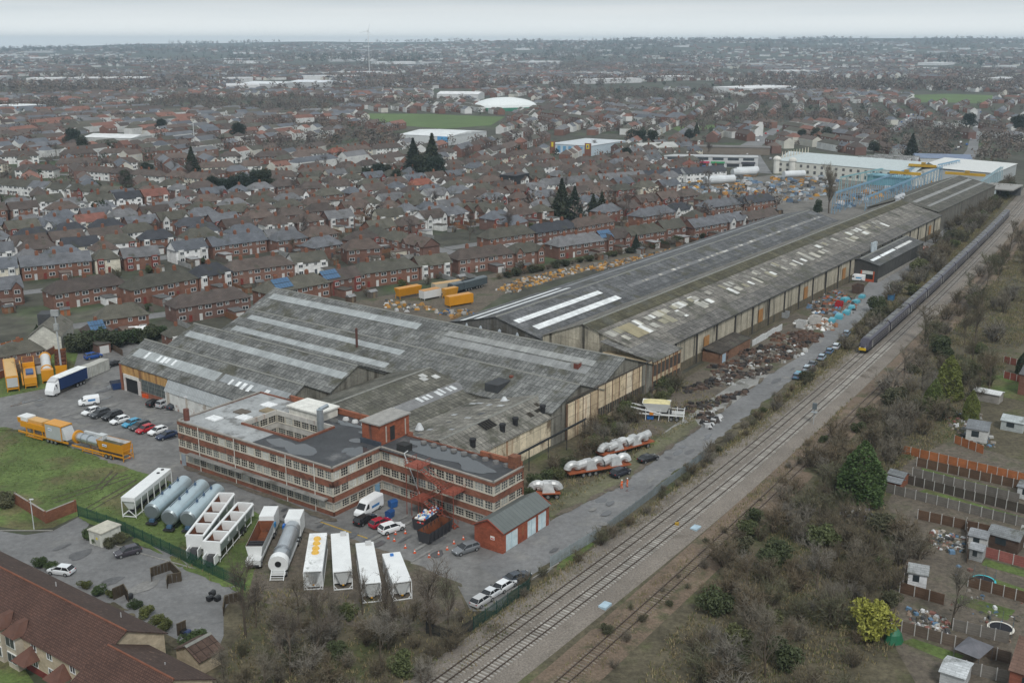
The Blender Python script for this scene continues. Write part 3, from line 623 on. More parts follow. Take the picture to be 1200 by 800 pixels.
# local axes: x = u-118.7, y = v-96.2
vL, vR, vE = 66.8, 25.8, 0.0
facade(office, (0, vL), (0, vR), BANDS, 21)                       # long front
facade(office, (0, vR), (12.2, vR), BANDS, 6, bcol=(0.23, .097, .062))
facade(office, (12.2, vR), (11.0, vE), BANDS, 12, bcol=(0.23, .097, .062))
facade(office, (11.0, vE), (19.6, vE), BANDS, 4)
facade(office, (21.0, vL + .4), (0, vL), BANDS, 9)
MB().box(19.3, 19.6, 0, 26, 0, 9.0).box(20.7, 21.0, 26, vL, 0, 9.0).box(19.3, 21.0, 25.8, 26, 0, 9).build('back_wall', M_BRICK, office, color=BRK)
MB().box(19.2, 19.75, .3, 9, 8.9, 9.7).box(20.6, 21.15, 33, 58, 8.9, 9.9).build('brick_parapet', M_BRICK, office, color=(0.27, .10, .055))
# roof with the light well
hx0, hx1, hy0, hy1 = 6.2, 14.7, 39.9, 55.4
rf = MB(); rf.mm = 0
def rp(x0, x1, y0, y1, m): rf.face([(x0, y0, 8.74), (x1, y0, 8.74), (x1, y1, 8.74), (x0, y1, 8.74)], m)
for x0, x1, y0, y1, m in ((.25, hx0, 26.1, 46.5, 0), (.25, hx0, 46.5, vL - .3, 1), (hx0, hx1, 26.1, hy0, 0), (hx0, hx1, hy1, vL - .3, 1), (hx1, 20.8, 26.1, 50, 0), (hx1, 20.8, 50, vL - .3, 1), (11.6, 19.4, .3, 26.1, 0)): rp(x0, x1, y0, y1, m)
rf.build('flat_roof', [M_ROOFFELT, M_ROOFPALE], office)
wb = [(0, 4.2, 'b'), (4.2, 5.5, 'w2'), (5.5, 6.7, 'b'), (6.7, 8.1, 'w3'), (8.1, 9.05, 'b')]
WH = (0.50, .48, .44)
for a, b, n in (((hx0, hy0), (hx0, hy1), 7), ((hx0, hy1), (hx1, hy1), 4), ((hx1, hy1), (hx1, hy0), 7), ((hx1, hy0), (hx0, hy0), 4)):
    facade(office, a, b, wb, n, 'light_well_wall', bcol=WH, wm=mat('dirty_white', 'obj', rough=.8, streak=((0.25, .12, .07), .9, .6), namt=.25))
MB().col(0.2, 0.08, .05).box(hx0 - .35, hx0, hy0 - .35, hy1, 8.7, 9.12).box(hx0, hx1, hy0 - .35, hy0, 8.7, 9.12).build('light_well_coping', M_MATTE, office)
MB().col(0.12, .12, .12).face([(hx0, hy0, .1), (hx1, hy0, .1), (hx1, hy1, .1), (hx0, hy1, .1)]).build('light_well_floor', M_MATTE, office)
MB().col(0.58, .56, .5).box(14.9, 20, 44, 52, 8.75, 10.4).col(.68, .67, .62).box(14.6, 20.3, 43.7, 52.4, 10.4, 10.7).build('stair_head', M_MATTE, office)
MB().col(0.5, .55, .58).tube((13.6, 42.2, 1), (13.6, 42.2, 12.2), .62, n=14).tube((13.6, 42.2, 12.2), (15.6, 42.2, 12.4), .4, n=10).build('extract_duct', M_METAL, office)
# brick tower
tw = MB(); tw.box(12.6, 20.6, 26.4, 30.6, 8.7, 12.6); two_ = tw.build('roof_tower', M_BRICK, office, color=(0.27, .085, .045))
MB().col(0.30, .29, .27).box(12.3, 20.9, 26.1, 30.9, 12.6, 12.85).build('tower_cap', M_MATTE, two_)
MB().col(0.03, .03, .03).box(15.4, 16.6, 26.33, 26.4, 9, 11.6).build('tower_louvre', M_MATTE, two_)
for x in (14.2, 19.4): MB().col(.42, .38, .33).box(x, x + .25, 26.3, 26.4, 9, 12).build('tower_pipe', M_MATTE, two_)
MB().col(0.05, .06, .075).box(12.2, 12.6, 26.0, 30.8, 8.75, 9.6).build('tower_flashing', M_MATTE, two_)
def blob(cx, cy, rx, ry, z, n=28, seed=0):
    rr = random.Random(seed); ph = [rr.uniform(0, 6.28) for _ in range(4)]
    return [(cx + rx * math.cos(t) * (1 + .16 * math.sin(2 * t + ph[0]) + .1 * math.sin(3 * t + ph[1]) + .06 * math.sin(7 * t + ph[2])), cy + ry * math.sin(t) * (1 + .12 * math.sin(3 * t + ph[3]) + .07 * math.sin(5 * t + ph[0])), z) for t in [2 * math.pi * k / n for k in range(n)]]
for i, (cx, cy, rx, ry) in enumerate(((3.6, 42, 1.7, 3.2), (3.4, 36.6, 2.1, 3.6), (8.6, 27.8, 2.4, 2.0), (8.0, 29.9, 1.3, .8), (12.2, 31.8, .9, 1.4), (17.8, 40, 1.2, 4.6), (16, 33.5, .7, 1.1), (16.2, 14.5, 2.2, 7.2), (14.5, 6.2, 1.7, 3.6), (17.6, 21.8, 1.1, 2.2))):
    MB().face(blob(cx, cy, rx, ry, 8.755 + .004 * i, seed=i)).build('puddle', M_PUDDLE, office)
for x, y, c in ((5, 62, (.75, .76, .76)), (8.6, 57.8, (.72, .73, .73)), (16.5, 59.5, (.75, .76, .76)), (10.6, 60.6, (.12, .10, .08)), (14, 57, (.24, .19, .12))):
    MB().col(*c).box(x - 1.1, x + 1.1, y - 1.4, y + 1.4, 8.75, 8.95).build('rooflight', M_MATTE, office)
for k in range(9): MB().col(0.16, .155, .15).tube((18.3, 2.6 + k * 2.3, 8.7), (18.3, 2.6 + k * 2.3, 9.15), .62, .55, n=10).build('dome_vent', M_MATTE, office)
for k in range(5): MB().col(0.5, .5, .49).tube((19.2, 31.5 + k * 2.4, 8.7), (19.2, 31.5 + k * 2.4, 9.2), .7, .5, n=10).build('dome_vent', M_MATTE, office)
MB().col(0.03, .03, .03).box(12.8, 14.6, 20.5, 22.6, 8.75, 10.0).build('plant_box', M_MATTE, office)
MB().col(0.22, .10, .06).box(17.8, 19.4, .4, 2.0, 8.7, 10.9).build('chimney_stack', M_BRICK, office, color=(0.2, .085, .05))
MB().col(0.15, .06, .045).tube((1.4, 65.6, 8.7), (1.4, 65.6, 11.0), .55, n=12).build('round_stack', M_MATTE, office)
for y in (60.5, 50.5, 37, 30): MB().col(0.55, .53, .48).tube((-.16, y, 0), (-.16, y, 8.8), .08, n=6).build('downpipe', M_MATTE, office)
MB().col(0.45, .46, .46).tube((11.6, 19.8, 9.2), (11.3, 16.2, 2.6), .1, n=6).tube((11.6, 19.8, 9.2), (12.6, 19.8, 9.4), .1, n=6).build('slanting_pipe', M_MATTE, office)
MB().col(0.24, .27, .3).box(-.12, 0, 65, 66.2, 0, 2.3).build('door', M_MATTE, office)
MB().col(0.19, .33, .45).box(10.3, 11.5, 25.7, 25.78, 0, 2.3).build('blue_door', M_MATTE, office)
MB().col(0.30, .30, .29).box(-1.15, 0, 27, 63.5, 2.95, 3.1).build('concrete_canopy', M_CONC, office)
# fire escape on the right wing
fe = site('fire_escape', 'red painted steel fire escape zigzagging down the office wing', 'fire escape', 129.0, 103.6)
RED = (0.25, .07, .045)
def flight(a, b, wdt, n):
    a, b = Vector(a), Vector(b); mb = MB().col(*RED); d = b - a; side = Vector((wdt / 2, 0, 0))
    for s in (-1, 1): mb.bar(a + side * s, b + side * s, .11); mb.bar(a + side * s + Vector((0, 0, 1)), b + side * s + Vector((0, 0, 1)), .06)
    for k in range(n):
        p = a + d * (k + .5) / n; mb.box(p.x - wdt / 2, p.x + wdt / 2, p.y - .14, p.y + .14, p.z, p.z + .05, True)
        if k % 3 == 0:
            for s in (-1, 1): mb.bar(p + side * s, p + side * s + Vector((0, 0, 1)), .045)
    mb.build('stair_flight', M_MATTE, fe)
def landing(x0, x1, y0, y1, z):
    mb = MB().col(*RED).box(x0, x1, y0, y1, z, z + .1, True)
    for (a, b), (c, d) in (((x0, y0), (x0, y1)), ((x0, y0), (x1, y0)), ((x0, y1), (x1, y1))):
        for h in (.55, 1.05): mb.bar((a, b, z + h), (c, d, z + h), .05)
        for k in range(4): f = k / 3; mb.bar((a + (c - a) * f, b + (d - b) * f, z), (a + (c - a) * f, b + (d - b) * f, z + 1.05), .045)
    mb.build('landing', M_MATTE, fe)
landing(-2.4, .9, 6.2, 9.2, 8.9); flight((-1.6, 6.4, 8.9), (-1.6, 1.0, 6.1), 1.0, 12); landing(-2.4, .9, -1.4, 1.2, 6.0); flight((-.5, 1.0, 6.0), (-.5, 5.6, 3.2), 1.0, 12); landing(-2.4, .9, 5.4, 8.0, 3.1); flight((-1.7, 5.4, 3.1), (-1.7, -1.6, 0.1), 1.0, 13)
for x, y, z in ((-2.3, 8.9, 8.9), (-2.3, 6.3, 8.9), (-2.3, 1.1, 6), (-2.3, -1.3, 6), (-2.3, 7.8, 3.1), (-2.3, 5.5, 3.1)): MB().col(*RED).bar((x, y, 0), (x, y, z + 1), .09).build('post', M_MATTE, fe)
# brick garage in front
ga = site('brick_garage', 'single storey brick garage with grey roof and pale blue doors', 'garage', 124.2, 90.4)
gl, gw = 13.2, 5.6
MB().box(0, .3, 0, gw, 0, 3.7).box(gl - .3, gl, 0, gw, 0, 3.7).box(.3, gl - .3, gw - .3, gw, 0, 3.7).box(.3, gl - .3, 0, .3, 3.0, 3.7).box(4.3, 6.9, 0, .3, 0, 3).box(.3, .9, 0, .3, 0, 3).box(9.5, 10.0, 0, .3, 0, 3).box(12.5, gl - .3, 0, .3, 0, 3).build('wall', M_BRICK, ga, color=(0.27, .075, .04))
mb = MB(); mb.face([(0, 0, 3.7), (0, gw / 2, 5.1), (0, gw, 3.7)][::-1]); mb.face([(gl, 0, 3.7), (gl, gw, 3.7), (gl, gw / 2, 5.1)][::-1] if False else [(gl, 0, 3.7), (gl, gw, 3.7), (gl, gw / 2, 5.1)]); mb.build('gable_wall', M_BRICK, ga, color=(0.30, .075, .04))
slope(ga, 'roof_slope', (-.2, -.3, 3.65), (gl + .2, -.3, 3.65), (gl + .2, gw / 2, 5.3), (-.2, gw / 2, 5.3), mat('grey_sheet', 'rgb', (0.13, .145, .14), rough=.6, namt=.1, brick=(.9, 30, .06, .06, .7)), None)
slope(ga, 'roof_slope', (gl + .2, gw + .3, 3.65), (-.2, gw + .3, 3.65), (-.2, gw / 2, 5.3), (gl + .2, gw / 2, 5.3), MATS['grey_sheet'], None)
MB().col(0.30, .07, .04).bar((-.25, -.3, 3.7), (-.25, gw / 2, 5.36), .12).bar((-.25, gw / 2, 5.36), (-.25, gw + .3, 3.7), .12).bar((gl + .25, -.3, 3.7), (gl + .25, gw / 2, 5.36), .12).build('bargeboard', M_MATTE, ga)
for a, b in ((.9, 4.3), (6.9, 9.5), (10.0, 12.5)):
    dd = MB().col(0.52, .63, .66).box(a, b, .12, .2, 0, 3.0).build('door', mat('worn_paint', 'col', rough=.6, c2=(.7, .72, .72), c2amt=.08, c2scale=.8), ga)
    MB().col(0.36, .47, .52).box((a + b) / 2 - .03, (a + b) / 2 + .03, .08, .12, 0, 3).build('door_joint', M_MATTE, dd)
MB().col(0.28, .10, .05).box(5.2, 5.9, -.05, 0, 1.2, 2.6).build('vent_grille', M_MATTE, ga)
MB().col(0.75, .73, .7).box(-.05, 0, 1.6, 2.4, 2.0, 2.6).col(.5, .08, .05).box(-.07, -.05, 1.7, 2.3, 2.1, 2.3).build('warning_sign', M_MATTE, ga)
# ================================================================ CARS, VANS, LORRY
def wheel(parent, x, y, r=.32, w=.22, rim=(0.42, .43, .44)):
    s = 1 if y > 0 else -1
    o = MB().col(.018, .018, .019).tube((x, y - s * w, r), (x, y, r), r, n=14).build('wheel', M_MATTE, parent)
    MB().col(*rim).tube((x, y, r), (x, y + s * .02, r), r * .62, n=10).build('rim', M_METAL, o); return o
def loft(mb, st):
    """stations (x, [(y,z)...] half section from bottom to top); mirrored"""
    R_ = []
    for x, h in st: R_.append([(x, -y, z) for y, z in h] + [(x, y, z) for y, z in reversed(h)])
    n = len(R_[0])
    for a, b in zip(R_, R_[1:]):
        for i in range(n):
            j = (i + 1) % n; mb.face([a[i], b[i], b[j], a[j]])
    mb.face(R_[0]); mb.face(R_[-1][::-1]); return mb
def make_car(kind):
    P = dict(hatch=(4.1, 1.76, 1.48, .98, -1.98, 1.02, -1.45, .25), suv=(4.5, 1.86, 1.68, 1.08, -2.15, 1.12, -1.75, .35), saloon=(4.7, 1.8, 1.42, .96, -1.75, 1.05, -1.05, .15), estate=(4.6, 1.78, 1.47, .97, -2.2, 1.05, -1.85, .2))[kind]
    Ln, Wd, Ht, belt, c0, c1, r0, r1 = P; h = Wd / 2; f = Ln / 2
    t = thing('car', 'car', 'car')
    b = MB(); S = lambda x, w, zb, zt, zm: (x, [(w * .9, zb), (w, zm), (w * .985, zt - .12), (w * .9, zt)])
    loft(b, [S(-f, h * .82, .42, belt - .12, .6), S(-f + .12, h * .94, .3, belt, .6), S(-f + .8, h, .24, belt + .01, .6), S(c1 - .1, h, .22, belt, .6), S(f - .75, h * .98, .24, belt - .12, .58), S(f - .14, h * .9, .3, belt - .24, .55), S(f, h * .76, .4, belt - .36, .52)])
    b.build('body', M_CAR, t, smooth=False)
    g = MB(); g.col(.02, .022, .025)
    g.taper(c0, c1, -h * .9, h * .9, belt - .01, r0, r1, -h * .7, h * .7, Ht - .05, bottom=False, topcap=False); g.build('side_windows', M_GLASS, t, color=(.018, .02, .023))
    rf = MB(); rf.taper(r0 - .05, r1 + .06, -h * .72, h * .72, Ht - .07, r0 + .1, r1 - .12, -h * .62, h * .62, Ht, bottom=False); rf.build('roof', M_CAR, t)
    for s in (-1, 1):
        for x0, x1, k in ((c0, r0, .12), (c1, r1, .12), ((c0 + c1) / 2 - .1, (r0 + r1) / 2 - .1, .09)):
            y0, y1 = s * h * .905, s * h * .705
            MB().face([(x0 - k / 2, y0, belt), (x0 + k / 2, y0, belt), (x1 + k / 2, y1 * 1.01, Ht - .05), (x1 - k / 2, y1 * 1.01, Ht - .05)]).build('pillar', M_CAR, t)
        for x in (f - .78, -f + .78): wheel(t, x, s * (h + .005), .32 if kind != 'suv' else .37)
        MB().col(.7, .72, .74).box(f - .22, f - .06, s * h * .62 - .16, s * h * .62 + .16, belt - .36, belt - .24).build('headlight', M_GLOSS, t)
        MB().col(.35, .02, .02).box(-f - .01, -f + .1, s * h * .68 - .13, s * h * .68 + .13, belt - .26, belt - .1).build('tail_light', M_GLOSS, t)
        MB().col(.03, .03, .03).box(c1 - .25, c1 - .1, s * h * 1.0, s * (h + .16), belt, belt + .14).build('wing_mirror', M_MATTE, t)
    return t
PROTO = {}
def car(kind, px, heading, color, label, name=None, group=None, z=.06):
    """px: ground pixel under the car's middle; heading in degrees from the u axis"""
    if kind not in PROTO: PROTO[kind] = make_car(kind)
    if isinstance(px, Vector): p = px
    else: p = G(*px)
    p.z = z
    pr = PROTO[kind]
    if not pr.get('used'):
        pr['used'] = 1; t = pr; t.location = p; t.rotation_euler = (0, 0, ROT + R(heading))
        for ch in t.children:
            if ch.name.split('.')[0] in ('body', 'roof', 'pillar'): ch.color = (*color, 1)
    else: t = clone(pr, p, ROT + R(heading), colors={'body': color, 'roof': color, 'pillar': color})
    tag(t, label, 'car', group); t.name = 'parked_car'; return t
BLACK = (.012, .012, .014); DGREY = (.05, .054, .06); SILV = (.42, .43, .44); CWH = (.78, .79, .79); RED_ = (.42, .012, .02); BLU = (.02, .16, .33); NAVY = (.015, .028, .07); LBLU = (.05, .30, .48)
gy = 'cars in the front yard row'
for k, px, c, l in (('hatch', (107, 485), CWH, 'pale silver hatchback parked next to the small white van'), ('suv', (117.5, 488), DGREY, 'grey estate car second from the white van in the yard row'), ('suv', (132, 490.5), BLACK, 'black four-wheel drive between grey estate and white hatchback in the yard row'), ('hatch', (140.5, 495.5), CWH, 'white hatchback between the black and the light blue cars'), ('hatch', (154.5, 499), LBLU, 'light blue hatchback in the yard row'), ('estate', (164, 502), DGREY, 'dark grey estate between the light blue and red cars'), ('hatch', (170.5, 506), RED_, 'red hatchback in the left yard row'), ('hatch', (185, 508), CWH, 'white hatchback between the red and the navy cars'), ('saloon', (196, 513), NAVY, 'navy saloon at the end of the row by the office')):
    car(k, px, 178 + rnd(-4, 4), c, l, group=gy)
car('hatch', (181.5, 475), 8, BLACK, 'black hatchback nose in to the orange clad shed'); car('suv', (194, 476), 6, SILV, 'silver pickup between two dark cars at the shed'); car('saloon', (206.5, 478), 4, (.03, .04, .055), 'dark saloon beside the white lean-to wall')
car('suv', (109.5, 420), -8, (.02, .08, .30), 'blue four-wheel drive parked behind the white container'); car('saloon', (134, 428.5), -4, BLACK, 'black saloon half hidden by the corner of the orange clad shed')
car('estate', (428, 612), 2, BLACK, 'black estate beside the white van at the office'); car('hatch', (446, 616), -10, (.36, .012, .03), 'red hatchback beside the office, next to white SUV'); car('suv', (459, 622.5), -16, CWH, 'white SUV beside the traffic cones')
car('estate', (546, 646.5), 162, (.17, .18, .19), 'grey estate parked alone beside the brick garage')
car('hatch', (565, 707), -2, (.5, .5, .5), 'silver hatchback, nearest of four cars above the railway'); car('saloon', (577, 698), -2, (.62, .64, .66), 'pale silver saloon second of four cars above the railway'); car('hatch', (592, 689.5), -3, (.76, .77, .78), 'white hatchback third of four cars above the railway'); car('saloon', (606, 680), -18, (.05, .06, .075), 'dark saloon farthest of four cars above the railway')
car('suv', (727, 557), -11, (.02, .024, .035), 'dark blue estate beside the two workers in orange'); car('saloon', (759.5, 540), -17, BLACK, 'black saloon on the road beyond the two workers')
car('hatch', (72, 672), 112, (.72, .74, .76), 'white car half hidden behind the brown tiled roof'); car('hatch', (150, 650), 160, (.055, .05, .062), 'dark purple hatchback in the housing court')
for i, (x, y) in enumerate(((934, 443), (946, 434), (952, 429), (963, 421), (972, 414), (980, 408), (988, 399), (992, 393))):
    c = [(.12, .22, .32), (.42, .5, .56), (.10, .12, .14), (.30, .38, .45), (.12, .2, .3), (.6, .66, .7), (.06, .08, .1), (.25, .33, .42)][i]
    car(['hatch', 'estate', 'saloon', 'hatch'][i % 4], (x, y), 8, c, '%s car from the near end of the lineside row by the scrapyard' % nth(i + 1), group='cars parked beside the scrapyard road')
def van(px, heading, label, Ln=5.8, Ht=2.5, logo=(.05, .2, .45)):
    p = G(*px); p.z = .06; t = thing('van', label, 'van', p, ROT + R(heading)); f = Ln / 2; h = 1.0; hd = Ln * .3
    b = MB().col(.80, .81, .81)
    loft(b, [(-f, [(h * .95, .35), (h, .7), (h * .97, Ht - .25), (h * .85, Ht)]), (f - hd - .4, [(h * .95, .3), (h, .7), (h * .97, Ht - .25), (h * .85, Ht)]), (f - hd + .1, [(h * .95, .3), (h, .7), (h * .93, Ht - .4), (h * .78, Ht - .1)]), (f - .75, [(h * .95, .3), (h, .65), (h * .95, 1.1), (h * .88, 1.28)]), (f - .1, [(h * .88, .32), (h * .92, .6), (h * .9, .9), (h * .8, 1.02)]), (f, [(h * .8, .4), (h * .84, .55), (h * .8, .75), (h * .74, .82)])])
    b.build('body', M_GLOSS, t)
    MB().col(.02, .022, .025).face([(f - hd + .16, -h * .74, Ht - .2), (f - .72, -h * .84, 1.33), (f - .72, h * .84, 1.33), (f - hd + .16, h * .74, Ht - .2)]).build('windscreen', M_GLOSS, t)
    for s in (-1, 1):
        MB().col(.02, .022, .025).face([(f - hd - .25, s * (h * .985 + .01), 1.25), (f - hd + .75, s * (h * .985 + .01), 1.25), (f - hd + .15, s * (h * .95 + .02), Ht - .5), (f - hd - .25, s * (h * .97 + .02), Ht - .5)][::s]).build('cab_window', M_GLOSS, t)
        MB().col(*logo).box(-f * .6, f * .1, s * (h + .012) - .006, s * (h + .012) + .006, 1.0, 1.45).build('lettering_panel', M_GLOSS, t)
        MB().col(.75, .77, .78).box(f - .16, f - .02, s * h * .6 - .17, s * h * .6 + .17, .72, .92).build('headlight', M_GLOSS, t)
        for x in (f - .95, -f + 1.05): wheel(t, x, s * (h + .005), .34)
    return t
van((432, 600), 185, 'white panel van parked in the corner of the brick office', 6.0, 2.6)
van((104.5, 474), 152, 'small white van at the head of the yard car row', 4.4, 1.95)
van((1004, 329), 100, 'white van by the door of the dark annex', 5.4, 2.3, (.1, .35, .6))
# ---- curtain sided lorry
p, hd, _ = two((56, 466), (98, 448)); lor = thing('lorry', 'white cab lorry with blue curtain sides beside the orange hoppers', 'lorry', p, hd + math.pi)
MB().col(.012, .035, .115).box(-6.2, 3.0, -1.25, 1.25, 1.15, 3.85).build('curtain_side', mat('curtain', 'col', rough=.5, namt=.1, brick=(.9, 30, .03, .05, .8)), lor)
MB().col(.74, .75, .73).box(-6.25, 3.05, -1.28, 1.28, 3.85, 3.98).build('box_roof', M_MATTE, lor)
MB().col(.55, .55, .54).box(-6.35, -6.22, -1.25, 1.25, 1.0, 3.9).build('rear_doors', M_MATTE, lor)
MB().col(.025, .025, .027).box(-6.2, 5.2, -.5, .5, .6, 1.1).build('chassis', M_MATTE, lor)
cb = MB().col(.80, .81, .81); loft(cb, [(3.3, [(1.2, .6), (1.24, 1.5), (1.22, 3.1), (1.1, 3.4)]), (4.6, [(1.2, .55), (1.24, 1.5), (1.2, 2.9), (1.05, 3.15)]), (5.35, [(1.15, .5), (1.2, 1.5), (1.1, 1.7), (.9, 1.75)]), (5.5, [(1.1, .5), (1.15, 1.1), (1.1, 1.4), (.9, 1.45)])]); cbo = cb.build('cab', M_GLOSS, lor)
MB().col(.02, .022, .026).face([(4.66, -1.02, 2.95), (5.3, -1.0, 1.82), (5.3, 1.0, 1.82), (4.66, 1.02, 2.95)]).build('windscreen', M_GLOSS, cbo)
MB().taper(3.2, 4.5, -1.1, 1.1, 3.35, 3.2, 3.5, -1.0, 1.0, 3.95).col(.8, .8, .8).build('wind_deflector', M_GLOSS, cbo)
for s in (-1, 1):
    MB().col(.02, .022, .026).face([(4.0, s * 1.245, 1.7), (5.0, s * 1.22, 1.7), (4.7, s * 1.2, 2.7), (4.0, s * 1.235, 2.7)][::s]).build('cab_window', M_GLOSS, cbo)
    for x in (4.4, -2.6, -3.7, -4.8): wheel(lor, x, s * 1.2, .48, .3)
# ================================================================ PLANT AND TRAILERS
WPAINT = (.74, .75, .74); ORG = (.62, .27, .012); STEEL = (.48, .50, .51); DARK = (.03, .03, .032)
M_RUSTIN = mat('rust_inside', 'rgb', (0.16, .055, .025), rough=.9, namt=.35, nscale=.6, c2=(.05, .03, .022), c2amt=.08, c2scale=.5)
M_TANK = mat('tank_steel', 'rgb', (0.50, .60, .64), rough=.28, metal=.55, namt=.08, nscale=.6, spec=.6, brick=(1.9, 40, .015, .04, .8))
M_DRUM = mat('drum_steel', 'rgb', (0.52, .55, .57), rough=.3, metal=.8, namt=.12, nscale=.7)
def placed(name, label, cat, a, b, group=None):
    p, hd, ln = two(a, b); p.z = .06; return thing(name, label, cat, p, hd, group), ln / 2
def axle(t, x, n=3, sp=1.25, w=1.2, r=.48):
    for k in range(n):
        for s in (-1, 1): wheel(t, x + (k - (n - 1) / 2) * sp, s * w, r, .32)
def frame(t, f, w, z0, z1, n, c, nm='frame_leg', wd=.13):
    for k in range(n):
        x = -f + 2 * f * k / (n - 1)
        for s in (-1, 1): MB().col(*c).bar((x, s * w, z0), (x, s * w, z1), wd).build(nm, M_GLOSS, t)
    for s in (-1, 1): MB().col(*c).bar((-f, s * w, z0 + .35), (f, s * w, z0 + .35), wd).build('side_rail', M_GLOSS, t)
def lettering(t, x0, x1, y, z0, z1, c, base=(.8, .8, .8)):
    MB().col(*base).box(x0, x1, y - .012, y + .012, z0, z1).col(*c).box(x0 + .1 * (x1 - x0), x1 - .1 * (x1 - x0), y - .02, y + .02, z0 + .3 * (z1 - z0), z1 - .3 * (z1 - z0)).build('lettering_panel', M_GLOSS, t)
# 1 covered hopper trailer
t, f = placed('hopper_trailer', 'white covered hopper trailer left of the three silver tanks', 'trailer', (152, 607), (195, 571))
MB().col(*WPAINT).box(-f, f, -1.25, 1.25, 3.0, 3.75, True).build('cover', M_GLOSS, t)
MB().col(.66, .68, .67).taper(-f * .9, f * .9, -.45, .45, 1.35, -f * .97, f * .97, -1.22, 1.22, 3.0).build('hopper', M_GLOSS, t)
frame(t, f - .05, 1.22, 0.05, 3.0, 7, WPAINT); axle(t, -f * .25, 2); MB().col(*DARK).box(-f, f, -.4, .4, .7, .95).build('chassis', M_MATTE, t)
MB().col(*WPAINT).bar((-f, -1.2, .3), (-f, 1.2, .3), .13).bar((-f, -1.2, .35), (-f, 0, 1.4), .1).bar((-f, 1.2, .35), (-f, 0, 1.4), .1).build('front_brace', M_GLOSS, t)
for x in (f - .8, f - 2.4): MB().col(*DARK).tube((x, 0, 3.75), (x, 0, 3.85), .3, n=12).build('hatch', M_MATTE, t)
# 2-4 tanks
for i, (a, b, lab) in enumerate((((179.5, 614.5), (218, 580), 'silver tank trailer beside the white covered hopper'), ((199.7, 622), (238, 584.5), 'silver tank trailer in the middle of three'), ((221.5, 623.5), (256, 590), 'silver tank trailer beside the rusty open bins'))):
    t, f = placed('tank_trailer', lab, 'tank trailer', a, b, 'silver tank trailers'); r = 1.42; zc = 2.35
    MB().tube((-f, 0, zc), (f, 0, zc), r, n=32, caps=False).build('tank', M_TANK, t, smooth=True)
    for s in (-1, 1):
        e = MB(); e.tube((s * f, 0, zc), (s * (f + .25), 0, zc), r, r * .8, n=32); e.build('end_plate', mat('end_steel', 'rgb', (.20, .23, .24), rough=.35, metal=.4, namt=.15), t)
    MB().col(*DARK).box(-f * .95, f * .95, -.5, .5, .55, .95).build('chassis', M_MATTE, t); axle(t, f * .55, 3, 1.2)
    MB().col(.05, .07, .10).tube((-f * .8, .35, zc + r), (f * .8, .35, zc + r), .05, n=5).build('vent_pipe', M_MATTE, t)
    for x in (-f * .35, f * .1, f * .6): MB().col(.06, .10, .16).tube((x, 0, zc + r - .1), (x, 0, zc + r + .35), .22, n=8).tube((x, 0, zc + r + .3), (x, 0, zc + r + .8), .06, n=5).build('manhole', M_MATTE, t)
    MB().col(.06, .12, .2).box(-f - .7, -f - .1, -.5, .3, .7, 1.2).col(*DARK).box(-f - .9, -f, -.9, .9, .35, .55).build('pump', M_MATTE, t)
# 5-6 cold feed bins
for a, b, lab in (((230, 652), (267, 601), 'white open bin feeder with rusty compartments next to the tanks'), ((250, 660), (289, 613), 'white open bin feeder with grey side, nearer the small hopper')):
    t, f = placed('bin_feeder', lab, 'feeder', a, b, 'open bin feeders')
    for s in (-1, 1):
        mb = MB().col(*(WPAINT if s > 0 else (.30, .33, .34))).face([(-f, s * 1.35, 3.4), (f, s * 1.35, 3.4), (f, s * 1.0, 1.5), (-f, s * 1.0, 1.5)][::-s]); mb.col(*WPAINT).box(-f, f, s * 1.35 - .18, s * 1.35 + .18, 3.4, 3.62, True); mb.build('side_wall', M_GLOSS, t)
        MB().face([(-f, s * 1.30, 3.4), (f, s * 1.30, 3.4), (f, s * .95, 1.5), (-f, s * .95, 1.5)][::s]).build('rusty_lining', M_RUSTIN, t)
    n = 4
    for k in range(n + 1):
        x = -f + 2 * f * k / n; MB().col(*WPAINT).box(x - .14, x + .14, -1.35, 1.35, 2.2 if 0 < k < n else 1.4, 3.75, True).build('divider', M_GLOSS, t)
    MB().face([(-f, -1, 1.6), (f, -1, 1.6), (f, 1, 1.6), (-f, 1, 1.6)]).build('bin_floor', M_RUSTIN, t)
    MB().col(*WPAINT).box(-f - 1.6, -f, -.95, -.8, .5, 1.9).box(-f - 1.6, -f, .8, .95, .5, 1.9).col(*DARK).taper(-f - 1.7, -f - .3, -.5, .5, .3, -f - .9, -f, -.5, .5, 1.7).build('conveyor_end', M_GLOSS, t)
    MB().col(*DARK).box(-f, f, -.55, .55, .9, 1.15).build('belt', M_MATTE, t); axle(t, f * .45, 2); frame(t, f * .95, 1.0, .1, 1.5, 6, WPAINT, wd=.1)
# 7 small hopper
t, f = placed('mobile_hopper', 'white mobile hopper with rusty open bin and blue motor', 'hopper', (297, 667.5), (320, 617))
MB().col(*WPAINT).taper(-f + 1.5, f * .35, -.9, .9, 1.0, -f + 1.3, f * .4, -1.3, 1.3, 3.3, topcap=False).build('bin', M_GLOSS, t)
MB().taper(-f + 1.6, f * .3, -.8, .8, 1.6, -f + 1.4, f * .38, -1.25, 1.25, 3.28, topcap=False).build('rusty_lining', M_RUSTIN, t)
for k in range(3): MB().col(*DARK).box(-f + 1.7 + k * .7, -f + 2.0 + k * .7, -1.2, 1.2, 3.0, 3.2, True).build('grid_bar', M_MATTE, t)
MB().col(*WPAINT).box(f * .42, f * .95, -1.2, 1.2, 1.0, 3.9, True).build('cabin', M_GLOSS, t); MB().col(.02, .2, .45).box(f * .4, f * .5, -1.4, -1.2, 2.0, 2.7).build('motor', M_GLOSS, t)
